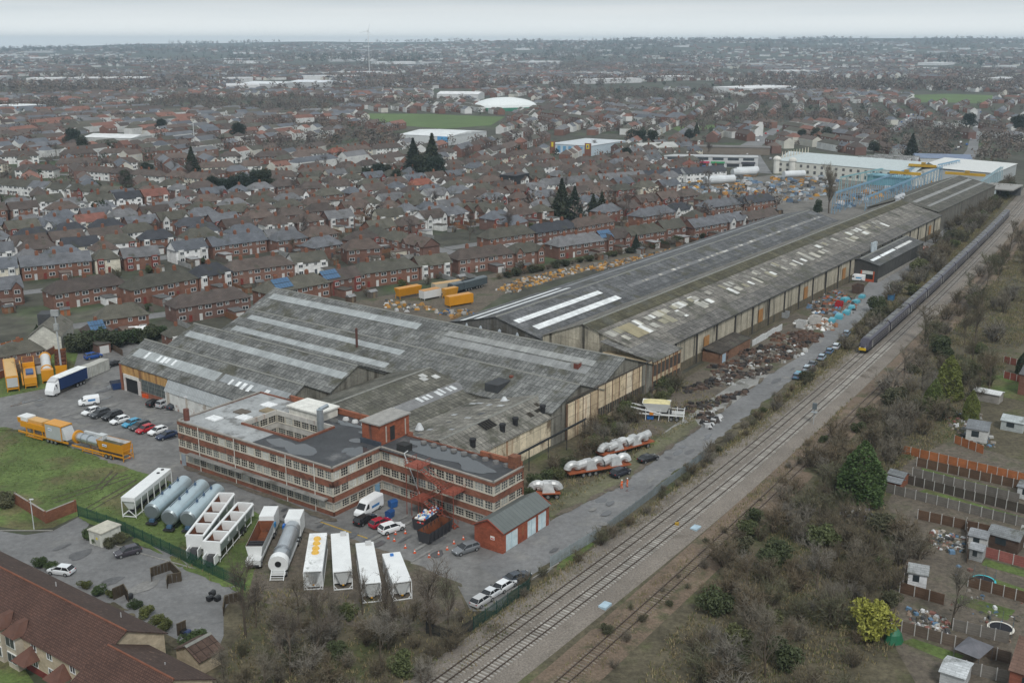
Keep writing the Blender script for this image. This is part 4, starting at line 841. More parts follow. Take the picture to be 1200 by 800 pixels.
MB().col(*WPAINT).box(-f + .2, f, -1.0, 1.0, .6, 1.0, True).build('chassis', M_GLOSS, t); MB().col(.60, .61, .6).box(-f, -f + 1.5, -1.15, 1.15, .5, 1.5).col(*DARK).box(-f - .15, -f, -.9, .9, .5, .8).build('front_bumper', M_GLOSS, t); axle(t, -f + .7, 1); axle(t, f * .5, 2)
# 8 dryer drum
t, f = placed('dryer_drum', 'white framed trailer carrying a silver dryer drum', 'dryer drum', (325, 681), (349, 622))
MB().tube((-f + 2.2, 0, 2.2), (f * .62, 0, 2.5), 1.25, n=28).build('drum', M_DRUM, t, smooth=False)
for x in (-f + 4.6, f * .35): MB().col(.35, .37, .39).tube((x - .18, 0, 2.34), (x + .18, 0, 2.36), 1.38, n=28).build('drum_ring', M_METAL, t)
MB().col(*WPAINT).tube((-f + 1.2, 0, 2.1), (-f + 2.4, 0, 2.2), 1.5, n=28).build('burner_end', M_GLOSS, t); MB().col(.012, .012, .012).tube((-f + 1.1, 0, 2.2), (-f + 1.24, 0, 2.2), .48, n=16).build('burner_mouth', M_MATTE, t)
MB().col(*WPAINT).box(f * .55, f, -1.25, 1.25, .9, 3.9, True).build('drop_out_box', M_GLOSS, t); MB().col(*WPAINT).box(-f + .8, f, -1.1, 1.1, .55, .85, True).build('chassis', M_GLOSS, t)
lp = MB().col(*WPAINT)
for k in range(5): lp.bar((-f - .3 + k * .35, -1.0, .4 + .18 * k), (-f - .3 + k * .35, 1.0, .4 + .18 * k), .08)
lp.bar((-f - .4, -1.0, .3), (-f + 1.2, -1.0, 1.3), .1).bar((-f - .4, 1.0, .3), (-f + 1.2, 1.0, 1.3), .1).build('access_steps', M_GLOSS, t); MB().col(.02, .12, .4).box(f * .45, f * .55, 1.1, 1.5, 2.6, 3.2).build('motor', M_GLOSS, t); axle(t, f * .5, 3); axle(t, -f + 1.6, 1)
# 9-12 white box silos
for i, (a, b, lab, ht) in enumerate((((367.5, 691), (374, 645), 'white box silo with four yellow caps on its roof', 2.9), ((402.5, 691), (399, 645), 'plain white box silo between the yellow capped and open ended ones', 2.9), ((436, 706), (428, 657), 'white box silo with open dark end, nearest the bushes', 3.0), ((472, 703), (459, 668), 'shortest white box silo at the right end of the trailer row', 2.8))):
    t, f = placed('box_silo', lab, 'silo', a, b, 'white box silos'); w = 1.35
    MB().col(*((.55, .57, .57) if i == 0 else WPAINT)).box(-f + (1.4 if i else .2), f, -w, w, .35, ht).build('casing', mat('scuffed_white', 'col', rough=.5, c2=(.30, .31, .30), c2amt=.05, c2scale=1.2, fine=.1) if i == 0 else M_GLOSS, t)
    MB().col(*WPAINT).box(-f, f + .05, -w - .03, w + .03, ht, ht + .12, True).build('roof_panel', M_GLOSS if i else MATS['scuffed_white'], t)
    for s in (-1, 1):
        for z in (.15, ht - .1): MB().col(*WPAINT).bar((-f, s * w, z), (f, s * w, z), .12).build('frame_rail', M_GLOSS, t)
        MB().col(*WPAINT).bar((-f, s * w, 0), (-f, s * w, ht), .12).build('corner_post', M_GLOSS, t)
    MB().col(*WPAINT).bar((-f, -w, .1), (-f, w, .1), .12).bar((-f, -w * .6, .1), (-f, -w, .8), .1).bar((-f, w * .6, .1), (-f, w, .8), .1).build('end_frame', M_GLOSS, t)
    MB().col(.45, .46, .45).taper(-f + .2, -f + 1.4, -.4, .4, .8, -f + .2, -f + 1.4, -1.1, 1.1, ht - .2).col(.55, .28, .03).box(-f + .1, -f + .3, -.15, .15, .6, .8).build('outlet_cone', M_GLOSS, t)
    if i == 0:
        for x in (-.5, .9, 2.6, 4.2): MB().col(.72, .42, .06).tube((x, 0, ht + .12), (x, 0, ht + .42), .62, .5, n=8).build('yellow_cap', M_GLOSS, t)
    elif i < 3: MB().col(.5, .5, .49).box(f - 1.2, f - .2, -1.0, -.1, ht + .12, ht + .5).build('filter_box', M_GLOSS, t)
    else: MB().col(.02, .15, .45).box(f - 1.2, f - .7, -.2, .3, ht + .12, ht + .4).build('blue_valve', M_GLOSS, t)
# orange plant trailers
t, f = placed('filter_plant_trailer', 'orange plant trailer with grey filter house, left of the pair on the drive', 'plant trailer', (28, 508), (86, 523))
MB().col(*ORG).box(-f, f, -1.2, -1.0, .8, 1.15, True).box(-f, f, 1.0, 1.2, .8, 1.15, True).build('chassis', M_GLOSS, t)
MB().col(.40, .42, .42).box(f * .15, f * .8, -1.3, 1.3, 1.15, 4.1).build('filter_house', M_GLOSS, t); MB().col(*ORG).box(f * .13, f * .82, -1.33, 1.33, 4.1, 4.3, True).build('filter_roof', M_GLOSS, t)
for x in (f * .15, f * .8):
    for y in (-1.33, 1.33): MB().col(*ORG).bar((x, y, 1.1), (x, y, 4.2), .14).build('corner_post', M_GLOSS, t)
MB().col(*STEEL).taper(f * .8, f * .97, -1.2, 1.2, 1.5, f * .8, f * .83, -1.2, 1.2, 3.9).build('duct_hood', M_GLOSS, t)
MB().col(*ORG).taper(-f, -f + 1, -1.0, 1.0, 2.9, -f, -f + 1, -1.1, 1.1, 4.0).box(-f + 1, f * .13, -1.25, -.9, 2.2, 3.3, True).build('conveyor_boom', M_GLOSS, t)
MB().col(.70, .71, .70).box(-f + .1, -f * .62, -1.0, 1.2, 3.4, 4.2).build('white_tank', M_GLOSS, t)
MB().col(.58, .33, .10).box(-f * .6, -f * .05, -.8, 1.2, 3.2, 3.9).build('screen_box', M_GLOSS, t); MB().col(.16, .16, .16).box(-f * .55, -f * .1, -.7, 1.1, 1.2, 3.0).build('mixer', M_MATTE, t)
for x in (-f * .7, -f * .4, -.4): MB().col(*ORG).bar((x, -1.1, .2), (x + .6, -1.1, 2.4), .15).bar((x + .6, -1.1, .9), (x, -1.1, 2.6), .12).bar((x, 1.1, .2), (x, 1.1, 3.2), .15).build('lattice', M_GLOSS, t)
MB().col(*ORG).box(-f * .65, -.6, -1.15, 1.15, .25, .5, True).build('walkway', M_GLOSS, t); lettering(t, f * .28, f * .42, -1.31, 2.9, 3.4, (.05, .15, .4)); axle(t, f * .35, 3, 1.15)
t, f = placed('drum_plant_trailer', 'orange plant trailer with silver drum and hopper, on the drive', 'plant trailer', (90, 525), (150, 540))
MB().col(*ORG).box(-f, f, -1.1, -.9, .8, 1.1, True).box(-f, f, .9, 1.1, .8, 1.1, True).build('chassis', M_GLOSS, t)
MB().tube((-f + .6, .1, 2.5), (-.2, .1, 2.3), .95, n=24).build('drum', M_DRUM, t); MB().col(*ORG).tube((-f + .5, .1, 2.5), (-f + .9, .1, 2.5), 1.35, n=24).build('drum_flange', M_GLOSS, t)
for x in (-f + 2.4, -f + 4.2): MB().col(.35, .37, .38).tube((x - .1, .1, 2.43), (x + .1, .1, 2.43), 1.06, n=24).build('drum_ring', M_METAL, t)
MB().col(.50, .52, .52).box(-f + 1.5, -.2, .9, 1.4, 3.0, 3.6).box(-1.2, .6, .2, 1.4, 3.1, 3.9).build('exhaust_duct', M_GLOSS, t)
MB().col(*ORG).taper(.5, f - .3, -.9, .9, 1.4, .3, f, -1.3, 1.3, 3.6, topcap=False).build('hopper', M_GLOSS, t); MB().taper(.6, f - .4, -.8, .8, 2.0, .4, f - .1, -1.22, 1.22, 3.55, topcap=False).build('hopper_lining', M_MATTE, t); MB().col(.4, .3, .12).face([(.5, -1.1, 2.9), (f - .2, -1.1, 2.9), (f - .2, 1.1, 2.9), (.5, 1.1, 2.9)]).build('aggregate', M_DIRT, t)
MB().col(.035, .032, .03).box(.4, f - .2, -1.0, -.9, .6, 1.5).build('belt_guard', M_MATTE, t); lettering(t, 1.9, 3.1, -1.28, 2.5, 3.0, (.05, .15, .4))
for z in (.7, 1.5, 2.3): MB().col(*ORG).bar((f + .2, -1.2, z), (f + .2, 1.2, z), .12).build('end_rail', M_GLOSS, t)
for y in (-1.2, 1.2): MB().col(*ORG).bar((f + .2, y, .2), (f + .2, y, 3.2), .13).build('end_post', M_GLOSS, t)
axle(t, f * .45, 2); frame(t, f * .6, 1.0, .1, 1.2, 4, ORG)
# four orange units by the brick wall
def orange_unit(label, a, b, kind):
    t, f = placed('orange_hopper', label, 'hopper', a, b, 'orange hoppers by the brick wall'); w = 1.35
    for s in (-1, 1):
        for x in (-f + .2, f - .2): MB().col(*ORG).bar((x, s * w * .9, 0), (x, s * w * .9, 2.2), .16).build('leg', M_GLOSS, t)
    MB().col(*ORG).box(-f, f, -w * .95, w * .95, .55, .85, True).build('chassis', M_GLOSS, t); axle(t, f * .4, 2)
    if kind == 'casing':
        MB().col(*ORG).box(-f, f, -w, w, 1.0, 3.6).col(.58, .36, .12).box(-f + .2, f - .2, -w + .2, w - .2, 3.6, 3.75).build('casing', M_GLOSS, t); MB().col(.46, .47, .46).box(-f - .06, -f, -w * .85, w * .85, 1.1, 3.3).build('grey_end_panel', M_GLOSS, t)
    elif kind == 'open':
        MB().col(*ORG).taper(-f, f, -w * .7, w * .7, 1.0, -f, f, -w, w, 3.4, topcap=False).build('bin', M_GLOSS, t); MB().taper(-f + .1, f - .1, -w * .6, w * .6, 1.4, -f + .08, f - .08, -w + .08, w - .08, 3.38, topcap=False).build('rusty_lining', M_RUSTIN, t)
        for k in range(4): MB().col(.12, .05, .03).box(-f + 2 * f * (k + .5) / 4 - .1, -f + 2 * f * (k + .5) / 4 + .1, -w, w, 2.7, 3.3, True).build('divider', M_MATTE, t)
    elif kind == 'mixed':
        MB().col(*ORG).box(-f, f * .2, -w, w, 1.0, 2.6).box(f * .25, f, -w, w, 1.0, 3.6).build('casing', M_GLOSS, t); MB().face([(f * .3, -w * .9, 3.62), (f * .97, -w * .9, 3.62), (f * .97, w * .9, 3.62), (f * .3, w * .9, 3.62)]).build('rusty_top', M_RUSTIN, t); MB().col(.03, .08, .2).box(-f * .7, -f * .2, -w * .6, w * .6, 2.6, 3.1).build('blue_motor', M_GLOSS, t); MB().col(*ORG).bar((-f, w + .3, 1), (f * .6, w + .5, 3.5), .3).build('boom', M_GLOSS, t)
    else:
        MB().col(.60, .61, .6).tube((-f + 1.4, 0, 2.3), (f, 0, 2.5), 1.15, n=22).build('drum', M_GLOSS, t); MB().col(*ORG).tube((-f + 3.0, 0, 2.35), (-f + 3.3, 0, 2.35), 1.38, n=22).tube((f - .4, 0, 2.5), (f, 0, 2.5), 1.4, n=22).box(-f, -f + 1.5, -w, w, .9, 3.2).build('end_casing', M_GLOSS, t)
orange_unit('orange unit with grey end panel, leftmost of four by the brick wall', (16, 459), (12, 437), 'casing'); orange_unit('orange unit with blue motor, second of four by the brick wall', (37, 455), (34, 434), 'mixed')
orange_unit('orange unit with a white drum, third of four by the brick wall', (57, 449), (54, 430), 'drum'); orange_unit('tall open orange bin with rusty inside, by the lamp mast', (73, 444), (72, 424), 'open')
# white container
t, f = placed('white_container', 'dirty white container behind the blue lorry', 'container', (93, 446), (124, 433)); 
MB().col(.48, .48, .44).box(-f, f, -1.25, 1.25, .1, 2.7).build('body', mat('corrugated_white', 'col', rough=.7, namt=.2, brick=(.55, 30, .1, .06, .75), streak=((.3, .27, .2), 1, .6)), t); MB().col(.42, .41, .37).box(-f - .03, f + .03, -1.28, 1.28, 2.7, 2.8).build('top', M_MATTE, t)
for y in (-.6, .6): MB().col(.44, .44, .4).box(-f - .06, -f - .02, y - .55, y + .55, .2, 2.6).build('door', M_MATTE, t)
# bins, skips, cones
def wheelie(px, c, label, s=1.0, grp=None):
    p = G(*px); t = thing('waste_bin', label, 'bin', p, ROT + rnd(-.3, .3), grp)
    MB().col(*c).taper(-.6 * s, .6 * s, -.5 * s, .5 * s, .12, -.7 * s, .7 * s, -.6 * s, .6 * s, 1.15 * s).build('tub', M_GLOSS, t); MB().col(*[k * .8 for k in c]).ext([(-.62 * s, 1.15 * s), (.62 * s, 1.15 * s), (.3 * s, 1.4 * s), (-.3 * s, 1.4 * s)], -.72 * s, .72 * s).build('lid', M_GLOSS, t)
wheelie((460.5, 594), (.02, .10, .30), 'blue wheeled bin beside the office door', 1.0); wheelie((457, 606), (.02, .08, .24), 'blue wheeled bin nearer the red car', 1.0)
t = thing('blue_dumpster', 'dark blue waste container by the shed roller door', 'bin', G(139.5, 455), ROT - .4); MB().col(.015, .04, .12).taper(-1.5, 1.5, -1.1, 1.1, .2, -1.8, 1.8, -1.2, 1.2, 1.7).build('tub', M_GLOSS, t); MB().col(.03, .035, .05).ext([(-1.2, 1.7), (1.2, 1.7), (0, 2.2)], -1.8, 1.8).build('lid', M_MATTE, t)
for i, (a, b, c, lab) in enumerate((((491, 622), (512, 607), (.045, .045, .05), 'dark skip heaped with coloured rubbish'), ((497, 637), (523, 620), (.04, .04, .045), 'empty rust lined skip in front of the rubbish skip'))):
    t, f = placed('skip', lab, 'skip', a, b, 'skips by the fire escape')
    MB().col(*c).taper(-f, f, -1.0, 1.0, .1, -f - .2, f + .2, -1.25, 1.25, 2.1, topcap=False).build('tub', M_GLOSS, t); MB().taper(-f + .1, f - .1, -.9, .9, .3, -f - .1, f + .1, -1.17, 1.17, 2.08, topcap=False).face([(-f, -1, .4), (f, -1, .4), (f, 1, .4), (-f, 1, .4)]).build('lining', M_RUSTIN, t)
    for k in range(6):
        for s in (-1, 1): MB().col(*c).box(-f + .3 + k * 2 * f / 6, -f + .45 + k * 2 * f / 6, s * 1.18 - .12, s * 1.18 + .12, .3, 2.0).build('rib', M_GLOSS, t)
    if i == 0:
        mb = MB()
        for k in range(90):
            mb.col(*random.choice([(.7, .7, .7), (.5, .05, .04), (.05, .2, .5), (.3, .3, .3), (.6, .5, .3), (.8, .8, .78)])); x, y = rnd(-f, f), rnd(-1, 1); s = rnd(.1, .3); mb.taper(x - s, x + s, y - s, y + s, 1.5, x - s * .6, x + s * .8, y - s, y + s * .5, 1.5 + rnd(.3, .9))
        stuff(mb.build('rubbish', M_MATTE, t))
cone_pr = None
for i, px in enumerate(((455, 631), (462, 634), (463.5, 626), (475, 642), (486, 648), (475, 625), (503, 653), (514, 650), (524, 644), (532, 637), (543, 632), (152, 537))):
    if cone_pr is None:
        cone_pr = thing('traffic_cone', 'x', 'traffic cone', G(*px), 0, 'traffic cones'); MB().col(.62, .10, .03).tube((0, 0, .05), (0, 0, .38), .22, .15, n=8).tube((0, 0, .55), (0, 0, .8), .1, .05, n=8).build('cone', M_MATTE, cone_pr); MB().col(.8, .8, .8).tube((0, 0, .38), (0, 0, .55), .15, .1, n=8).build('sleeve', M_MATTE, cone_pr); MB().col(.5, .08, .03).box(-.26, .26, -.26, .26, 0, .06).build('base', M_MATTE, cone_pr); c = cone_pr
    else: c = clone(cone_pr, G(*px), rnd(0, 3))
    c.scale = (.82, .82, .82)
    c.location.z = .06; c['label'] = ['%s traffic cone from the left beside the office parking bays' % nth(i + 1), 'lone traffic cone at the tail of the orange drum trailer'][px[0] == 152]
for i, (x, y, c) in enumerate(((168, 458, (.5, .03, .04)), (176, 465, (.6, .09, .02)))):
    t = thing('barrier_pile', ['pile of red plastic barriers at the shed plinth', 'smaller pile of orange barriers at the shed plinth'][i], 'barriers', G(x, y), ROT)
    for k in range(5): MB().col(*c).box(-1, 1, -.1, .1, 0, .9).build('barrier', M_GLOSS, t, (rnd(-.8, .8), k * .3 - .6, 0), rnd(-.4, .4))
# ---- loads by the road
def curved_duct(mb, p0, r, R_, a0, a1, n=7, z=1.5, flat=1.0):
    prev = None
    for k in range(n + 1):
        a = a0 + (a1 - a0) * k / n; c = Vector((p0[0] + R_ * math.cos(a), p0[1], z + R_ * math.sin(a)))
        nrm = Vector((math.cos(a), 0, math.sin(a))); bi = Vector((0, 1, 0)); ring = [c + nrm * r * math.cos(t) + bi * r * flat * math.sin(t) for t in [2 * math.pi * q / 10 for q in range(10)]]
        if prev:
            for q in range(10): mb.face([prev[q], prev[(q + 1) % 10], ring[(q + 1) % 10], ring[q]])
        prev = ring
    return mb
def flatbed(label, a, b, pieces, seed):
    random.seed(seed); t, f = placed('flatbed_trailer', label, 'trailer', a, b, 'flatbed trailers of scrap ducting')
    MB().col(.30, .085, .035).box(-f, f, -1.25, 1.25, 1.0, 1.2, True).build('deck', M_MATTE, t); axle(t, -f * .35, 3, 1.25); MB().col(.10, .04, .03).box(-f, f, -.4, .4, .7, 1.0).build('chassis', M_MATTE, t); axle(t, f * .75, 1)
    for k in range(pieces):
        x = -f + 1.2 + (2 * f - 2.4) * k / max(1, pieces - 1); g = rnd(.42, .58); mb = MB().col(g, g * 1.01, g)
        q = k % 3
        if q == 0: curved_duct(mb, (x, rnd(-.3, .3)), .75, 1.1, .2, 2.9, z=1.4)
        elif q == 1: mb.tube((x - 1.0, rnd(-.5, .5), 2.0), (x + 1.1, rnd(-.5, .5), 2.3), .85, n=10, caps=False)
        else: mb.taper(x - 1.1, x + 1.2, -1.0, 1.0, 1.2, x - .8, x + .6, -.7, .9, 2.9)
        mb.build('duct_piece', mat('galvanised', 'col', rough=.45, metal=.25, namt=.25, nscale=1.2, streak=((.25, .12, .06), 1.4, .66)), t)
flatbed('flatbed loaded with pale ducting nearest the dark blue estate', (664, 560), (736, 548), 7, 3); flatbed('flatbed loaded with pale ducting farther from the dark estate', (702, 538), (762, 521), 8, 4); flatbed('short flatbed with pale ducting behind the brick garage', (622, 583), (656, 582), 4, 5)
random.seed(11)
t, f = placed('screening_plant', 'white mobile screening plant with yellow topped hopper by the rusty wall', 'plant', (742, 489), (802, 493))
MB().col(*WPAINT).taper(-f * .4, f * .3, -.8, .8, 1.9, -f * .65, f * .45, -1.6, 1.6, 3.9, topcap=False).build('hopper', M_GLOSS, t); MB().col(.62, .55, .30).taper(-f * .62, f * .42, -1.5, 1.5, 3.75, -f * .35, f * .2, -.9, .9, 4.2).build('yellow_cover', M_MATTE, t)
MB().col(*WPAINT).box(-f, f, -1.1, -.9, 1.2, 1.5, True).box(-f, f, .9, 1.1, 1.2, 1.5, True).build('chassis', M_GLOSS, t); MB().col(*WPAINT).bar((-f * 1.1, -1.2, 2.8), (f * .1, -1.2, 1.6), .22).bar((-f * 1.1, 1.2, 2.8), (f * .1, 1.2, 1.6), .22).build('conveyor_boom', M_GLOSS, t)
for x in (-f * .5, 0, f * .4, f * .7, f * .95):
    for s in (-1, 1): MB().col(*WPAINT).bar((x, s * 1.1, 0), (x + rnd(-.4, .4), s * 1.1, 2.6), .13).build('strut', M_GLOSS, t)
for z in (1.8, 2.4, 3.0): MB().col(*WPAINT).bar((f * .5, -1.1, z), (f, -1.1, z), .1).build('hand_rail', M_GLOSS, t)
MB().col(.05, .05, .05).box(-f * .1, f * .5, -.7, .7, 1.5, 2.2).build('engine', M_MATTE, t); MB().col(.55, .2, .02).box(-f * .35, -f * .2, -1.3, -1.1, 1.2, 1.9).build('orange_box', M_GLOSS, t); MB().col(.02, .12, .35).box(-f * .45, -f * .2, -.9, .3, .1, .7).build('blue_drum', M_GLOSS, t); axle(t, f * .6, 2)
# ================================================================ PLANTS
def tri_mesh(name, T, m, cols=None):
    """T: (n,3,3) array of loose triangles"""
    T = np.asarray(T, np.float32); n = len(T); me = bpy.data.meshes.new(name)
    me.vertices.add(n * 3); me.vertices.foreach_set('co', T.reshape(-1)); me.loops.add(n * 3); me.loops.foreach_set('vertex_index', np.arange(n * 3, dtype=np.int32))
    me.polygons.add(n); me.polygons.foreach_set('loop_start', np.arange(0, n * 3, 3, dtype=np.int32))
    if cols is not None:
        at = me.attributes.new('Col', 'FLOAT_COLOR', 'FACE'); at.data.foreach_set('color', np.hstack([np.asarray(cols, np.float32), np.ones((n, 1), np.float32)]).ravel())
    me.materials.append(m); me.update(); me.validate(); return me
def rvec(rg, n):
    v = rg.normal(size=(n, 3)); return v / np.linalg.norm(v, axis=1, keepdims=True)
def spikes(P0, P1, wd, rg):
    """one thin triangle for each segment"""
    d = P1 - P0; s = np.cross(d, rvec(rg, len(d))); s /= (np.linalg.norm(s, axis=1, keepdims=True) + 1e-9); s *= np.asarray(wd).reshape(-1, 1) / 2
    return np.stack([P0 - s, P0 + s, P1], 1)
def cards(P, size, rg, up=0.0):
    n = len(P); a = rvec(rg, n); b = np.cross(a, rvec(rg, n)); b /= np.linalg.norm(b, axis=1, keepdims=True); sz = (size * rg.uniform(.6, 1.4, n)).reshape(-1, 1)
    if up: a[:, 2] += up; a /= np.linalg.norm(a, axis=1, keepdims=True)
    return np.stack([P - a * sz * .5 - b * sz * .35, P - a * sz * .5 + b * sz * .35, P + a * sz * .6], 1)
def grow(rg, base, dirs, ln, n_sub, spread, lift, lo=.3):
    """children along parents: returns start, end arrays"""
    k = len(base); i = np.repeat(np.arange(k), n_sub); f = rg.uniform(lo, 1.0, len(i)).reshape(-1, 1)
    st = base[i] + dirs[i] * f; d = dirs[i] / np.linalg.norm(dirs[i], axis=1, keepdims=True) + rvec(rg, len(i)) * spread; d[:, 2] += lift
    d /= np.linalg.norm(d, axis=1, keepdims=True); L_ = ln * rg.uniform(.55, 1.3, len(i)).reshape(-1, 1); return st, d * L_
def bush_mesh(seed, H=3.4, Rr=1.9, nst=14, n1=7, n2=9, tw=.05):
    rg = np.random.default_rng(seed); a = rg.uniform(0, 6.283, nst); r = rg.uniform(.1, .7, nst)
    b0 = np.stack([np.cos(a) * r * .6, np.sin(a) * r * .6, np.zeros(nst)], 1); d0 = np.stack([np.cos(a) * r * Rr * .9, np.sin(a) * r * Rr * .9, H * rg.uniform(.45, .8, nst)], 1)
    b1, d1 = grow(rg, b0, d0, H * .36, n1, .8, .15, .15); b2, d2 = grow(rg, b1, d1, H * .22, n2, 1.0, .1, .2)
    stem = np.concatenate([spikes(b0, b0 + d0, np.full(nst, .14), rg), spikes(b1, b1 + d1, np.full(len(b1), .075), rg)]); tw_ = spikes(b2, b2 + d2, np.full(len(b2), tw), rg)
    return tri_mesh('stems', stem, M_TWIG), tri_mesh('twigs', tw_, M_TWIG)
def tree_mesh(seed, H=10, Rr=3.2, n0=9, n1=8, n2=8, n3=3, tw=.06, up=.4):
    rg = np.random.default_rng(seed); mb = MB(); lean = Vector((rg.uniform(-.4, .4), rg.uniform(-.4, .4), H * .5)); mb.tube((0, 0, -.1), lean, H * .022, H * .012, 6, False); top = lean + Vector((rg.uniform(-.4, .4), rg.uniform(-.4, .4), H * .3)); mb.tube(lean, top, H * .012, H * .005, 5, False)
    b = np.array([[0, 0, 0.]]); d = np.array([[top.x, top.y, top.z]]); b0, d0 = grow(rg, b, d, H * .33, n0, .9, up * .6, .3)
    for p, q in zip(b0, d0): mb.tube(p, p + q, H * .008, H * .003, 4, False)
    b1, d1 = grow(rg, b0, d0, H * .2, n1, .8, up * .5, .25); b2, d2 = grow(rg, b1, d1, H * .12, n2, .9, up * .4, .2); T = [spikes(b1, b1 + d1, np.full(len(b1), tw * 1.6), rg), spikes(b2, b2 + d2, np.full(len(b2), tw), rg)]
    if n3: b3, d3 = grow(rg, b2, d2, H * .07, n3, 1.0, up * .3, .3); T.append(spikes(b3, b3 + d3, np.full(len(b3), tw * .8), rg))
    o = mb.build('trunk', M_TWIG); me = o.data; bpy.data.objects.remove(o); return me, tri_mesh('crown', np.concatenate(T), M_TWIG)
def lumps(rg, n, c, r, shell=.55):
    v = rvec(rg, n) * (rg.uniform(shell, 1.0, n) ** .6).reshape(-1, 1); return v * np.array(r) + np.array(c)
def leafy_mesh(seed, H=3.0, Rr=2.0, nl=9, per=240, leaf=.26):
    rg = np.random.default_rng(seed); P = []
    for k in range(nl):
        a = rg.uniform(0, 6.28); q = rg.uniform(0, .7) * Rr; s = rg.uniform(.45, .75); P.append(lumps(rg, per, (math.cos(a) * q, math.sin(a) * q, H * rg.uniform(.3, .68)), (Rr * s * .8, Rr * s * .8, H * .32 * rg.uniform(.8, 1.2))))
    P = np.concatenate(P); P = P[P[:, 2] > .02]; me = tri_mesh('foliage', cards(P, leaf, rg), M_LEAF)
    st = MB()
    for k in range(6): a = k * 1.05; st.tube((0, 0, 0), (math.cos(a) * Rr * .5, math.sin(a) * Rr * .5, H * .55), .06, .03, 4, False)
    o = st.build('stems', M_TWIG); m2 = o.data; bpy.data.objects.remove(o); return m2, me
def conifer_mesh(seed, H=10, Rr=2.6, n=2600, leaf=.42, pointy=1.0):
    rg = np.random.default_rng(seed); z = rg.uniform(0, 1, n * 2); keep = rg.uniform(0, 1, n * 2) < (1 - z * .85); z = z[keep][:n]; a = rg.uniform(0, 6.283, len(z))
    lay = .8 + .2 * np.sin(z * 60 + 3 * np.sin(a * 3 + seed)) + .12 * np.sin(a * 5 + seed); lay = lay if pointy > .5 else .9 + .1 * np.sin(a * 4 + seed + z * 9); rr = Rr * (1 - z ** (1.1 if pointy > .5 else 2.6)) * lay * rg.uniform(.5, 1.0, len(z)) ** .4
    P = np.stack([np.cos(a) * rr, np.sin(a) * rr, .06 * H + z * H * .94], 1); T = cards(P, leaf, rg, up=-.4)
    mb = MB(); mb.tube((0, 0, 0), (0, 0, H * .85), H * .02, H * .004, 6, False); o = mb.build('trunk', M_TWIG); me = o.data; bpy.data.objects.remove(o); return me, tri_mesh('crown', T, M_LEAF)
def round_tree_mesh(seed, H=8, Rr=3, nl=14, per=260, leaf=.34):
    rg = np.random.default_rng(seed); P = []
    for k in range(nl):
        a = rg.uniform(0, 6.28); q = rg.uniform(0.1, .75) * Rr; s = rg.uniform(.35, .6); z = H * rg.uniform(.3, .82); q *= (1.15 - z / H) * 1.3; P.append(lumps(rg, per, (math.cos(a) * q, math.sin(a) * q, z), (Rr * s, Rr * s, H * .17)))
    P = np.concatenate(P); mb = MB(); mb.tube((0, 0, 0), (0, 0, H * .6), H * .025, H * .01, 6, False)
    for k in range(5): a = k * 1.3; mb.tube((0, 0, H * .3), (math.cos(a) * Rr * .6, math.sin(a) * Rr * .6, H * .65), H * .01, .03, 4, False)
    o = mb.build('trunk', M_TWIG); me = o.data; bpy.data.objects.remove(o); return me, tri_mesh('crown', cards(P, leaf, rg), M_LEAF)
PL = {'bush': [bush_mesh(s) for s in (1, 2, 3, 4, 5)], 'tree': [tree_mesh(s) for s in (11, 12, 13, 14)], 'birch': [tree_mesh(s, 10, 2.2, 11, 7, 7, 3, .05, .9) for s in (21, 22)], 'poplar': [tree_mesh(31, 20, 2.2, 26, 8, 7, 2, .1, 1.9)],
      'leafy': [leafy_mesh(s) for s in (41, 42, 43)], 'conifer': [conifer_mesh(s) for s in (51, 52)], 'cypress': [conifer_mesh(s, 10, 2.6, 5200, .34, 0.2) for s in (53, 54)], 'round': [round_tree_mesh(s) for s in (61, 62)]}
NAMES = {'bush': ('bare_bush', 'bush', 'stems', 'twigs'), 'tree': ('bare_tree', 'tree', 'trunk', 'crown'), 'birch': ('birch_tree', 'tree', 'trunk', 'crown'), 'poplar': ('poplar_tree', 'tree', 'trunk', 'crown'), 'leafy': ('evergreen_bush', 'bush', 'stems', 'foliage'), 'conifer': ('conifer_tree', 'tree', 'trunk', 'crown'), 'cypress': ('cypress_tree', 'tree', 'trunk', 'crown'), 'round': ('evergreen_tree', 'tree', 'trunk', 'crown')}
TWC = [(.14, .117, .08), (.165, .145, .112), (.12, .10, .067), (.15, .118, .077), (.185, .168, .14), (.108, .105, .063)]
def plant(kind, p, h, label, wide=1.0, col=None, group=None, bark=(.10, .08, .06)):
    """p ground point, h height in metres"""
    nm, cat, a, b = NAMES[kind]; m = random.choice(PL[kind]); base = {'bush': 3.4, 'leafy': 2.9, 'tree': 10, 'birch': 10, 'poplar': 20, 'conifer': 10, 'cypress': 10, 'round': 8}[kind]
    k = h / base; t = thing(nm, label, cat, (p[0], p[1], .03), rnd(0, 6.28), group); t.scale = (k * wide, k * wide, k)
    if col is None: col = random.choice(TWC) if kind in ('bush', 'tree', 'birch', 'poplar') else (.05, .06, .03)
    for n_, me, c in ((a, m[0], bark), (b, m[1], col)):
        o = bpy.data.objects.new(n_, me); COL.objects.link(o); o.parent = t; v = rnd(.85, 1.15); o.color = (c[0] * v, c[1] * v, c[2] * v, 1)
    return t
def inpoly(x, y, P):
    c = False; j = len(P) - 1
    for i in range(len(P)):
        if (P[i][1] > y) != (P[j][1] > y) and x < (P[j][0] - P[i][0]) * (y - P[i][1]) / (P[j][1] - P[i][1]) + P[i][0]: c = not c
        j = i
    return c
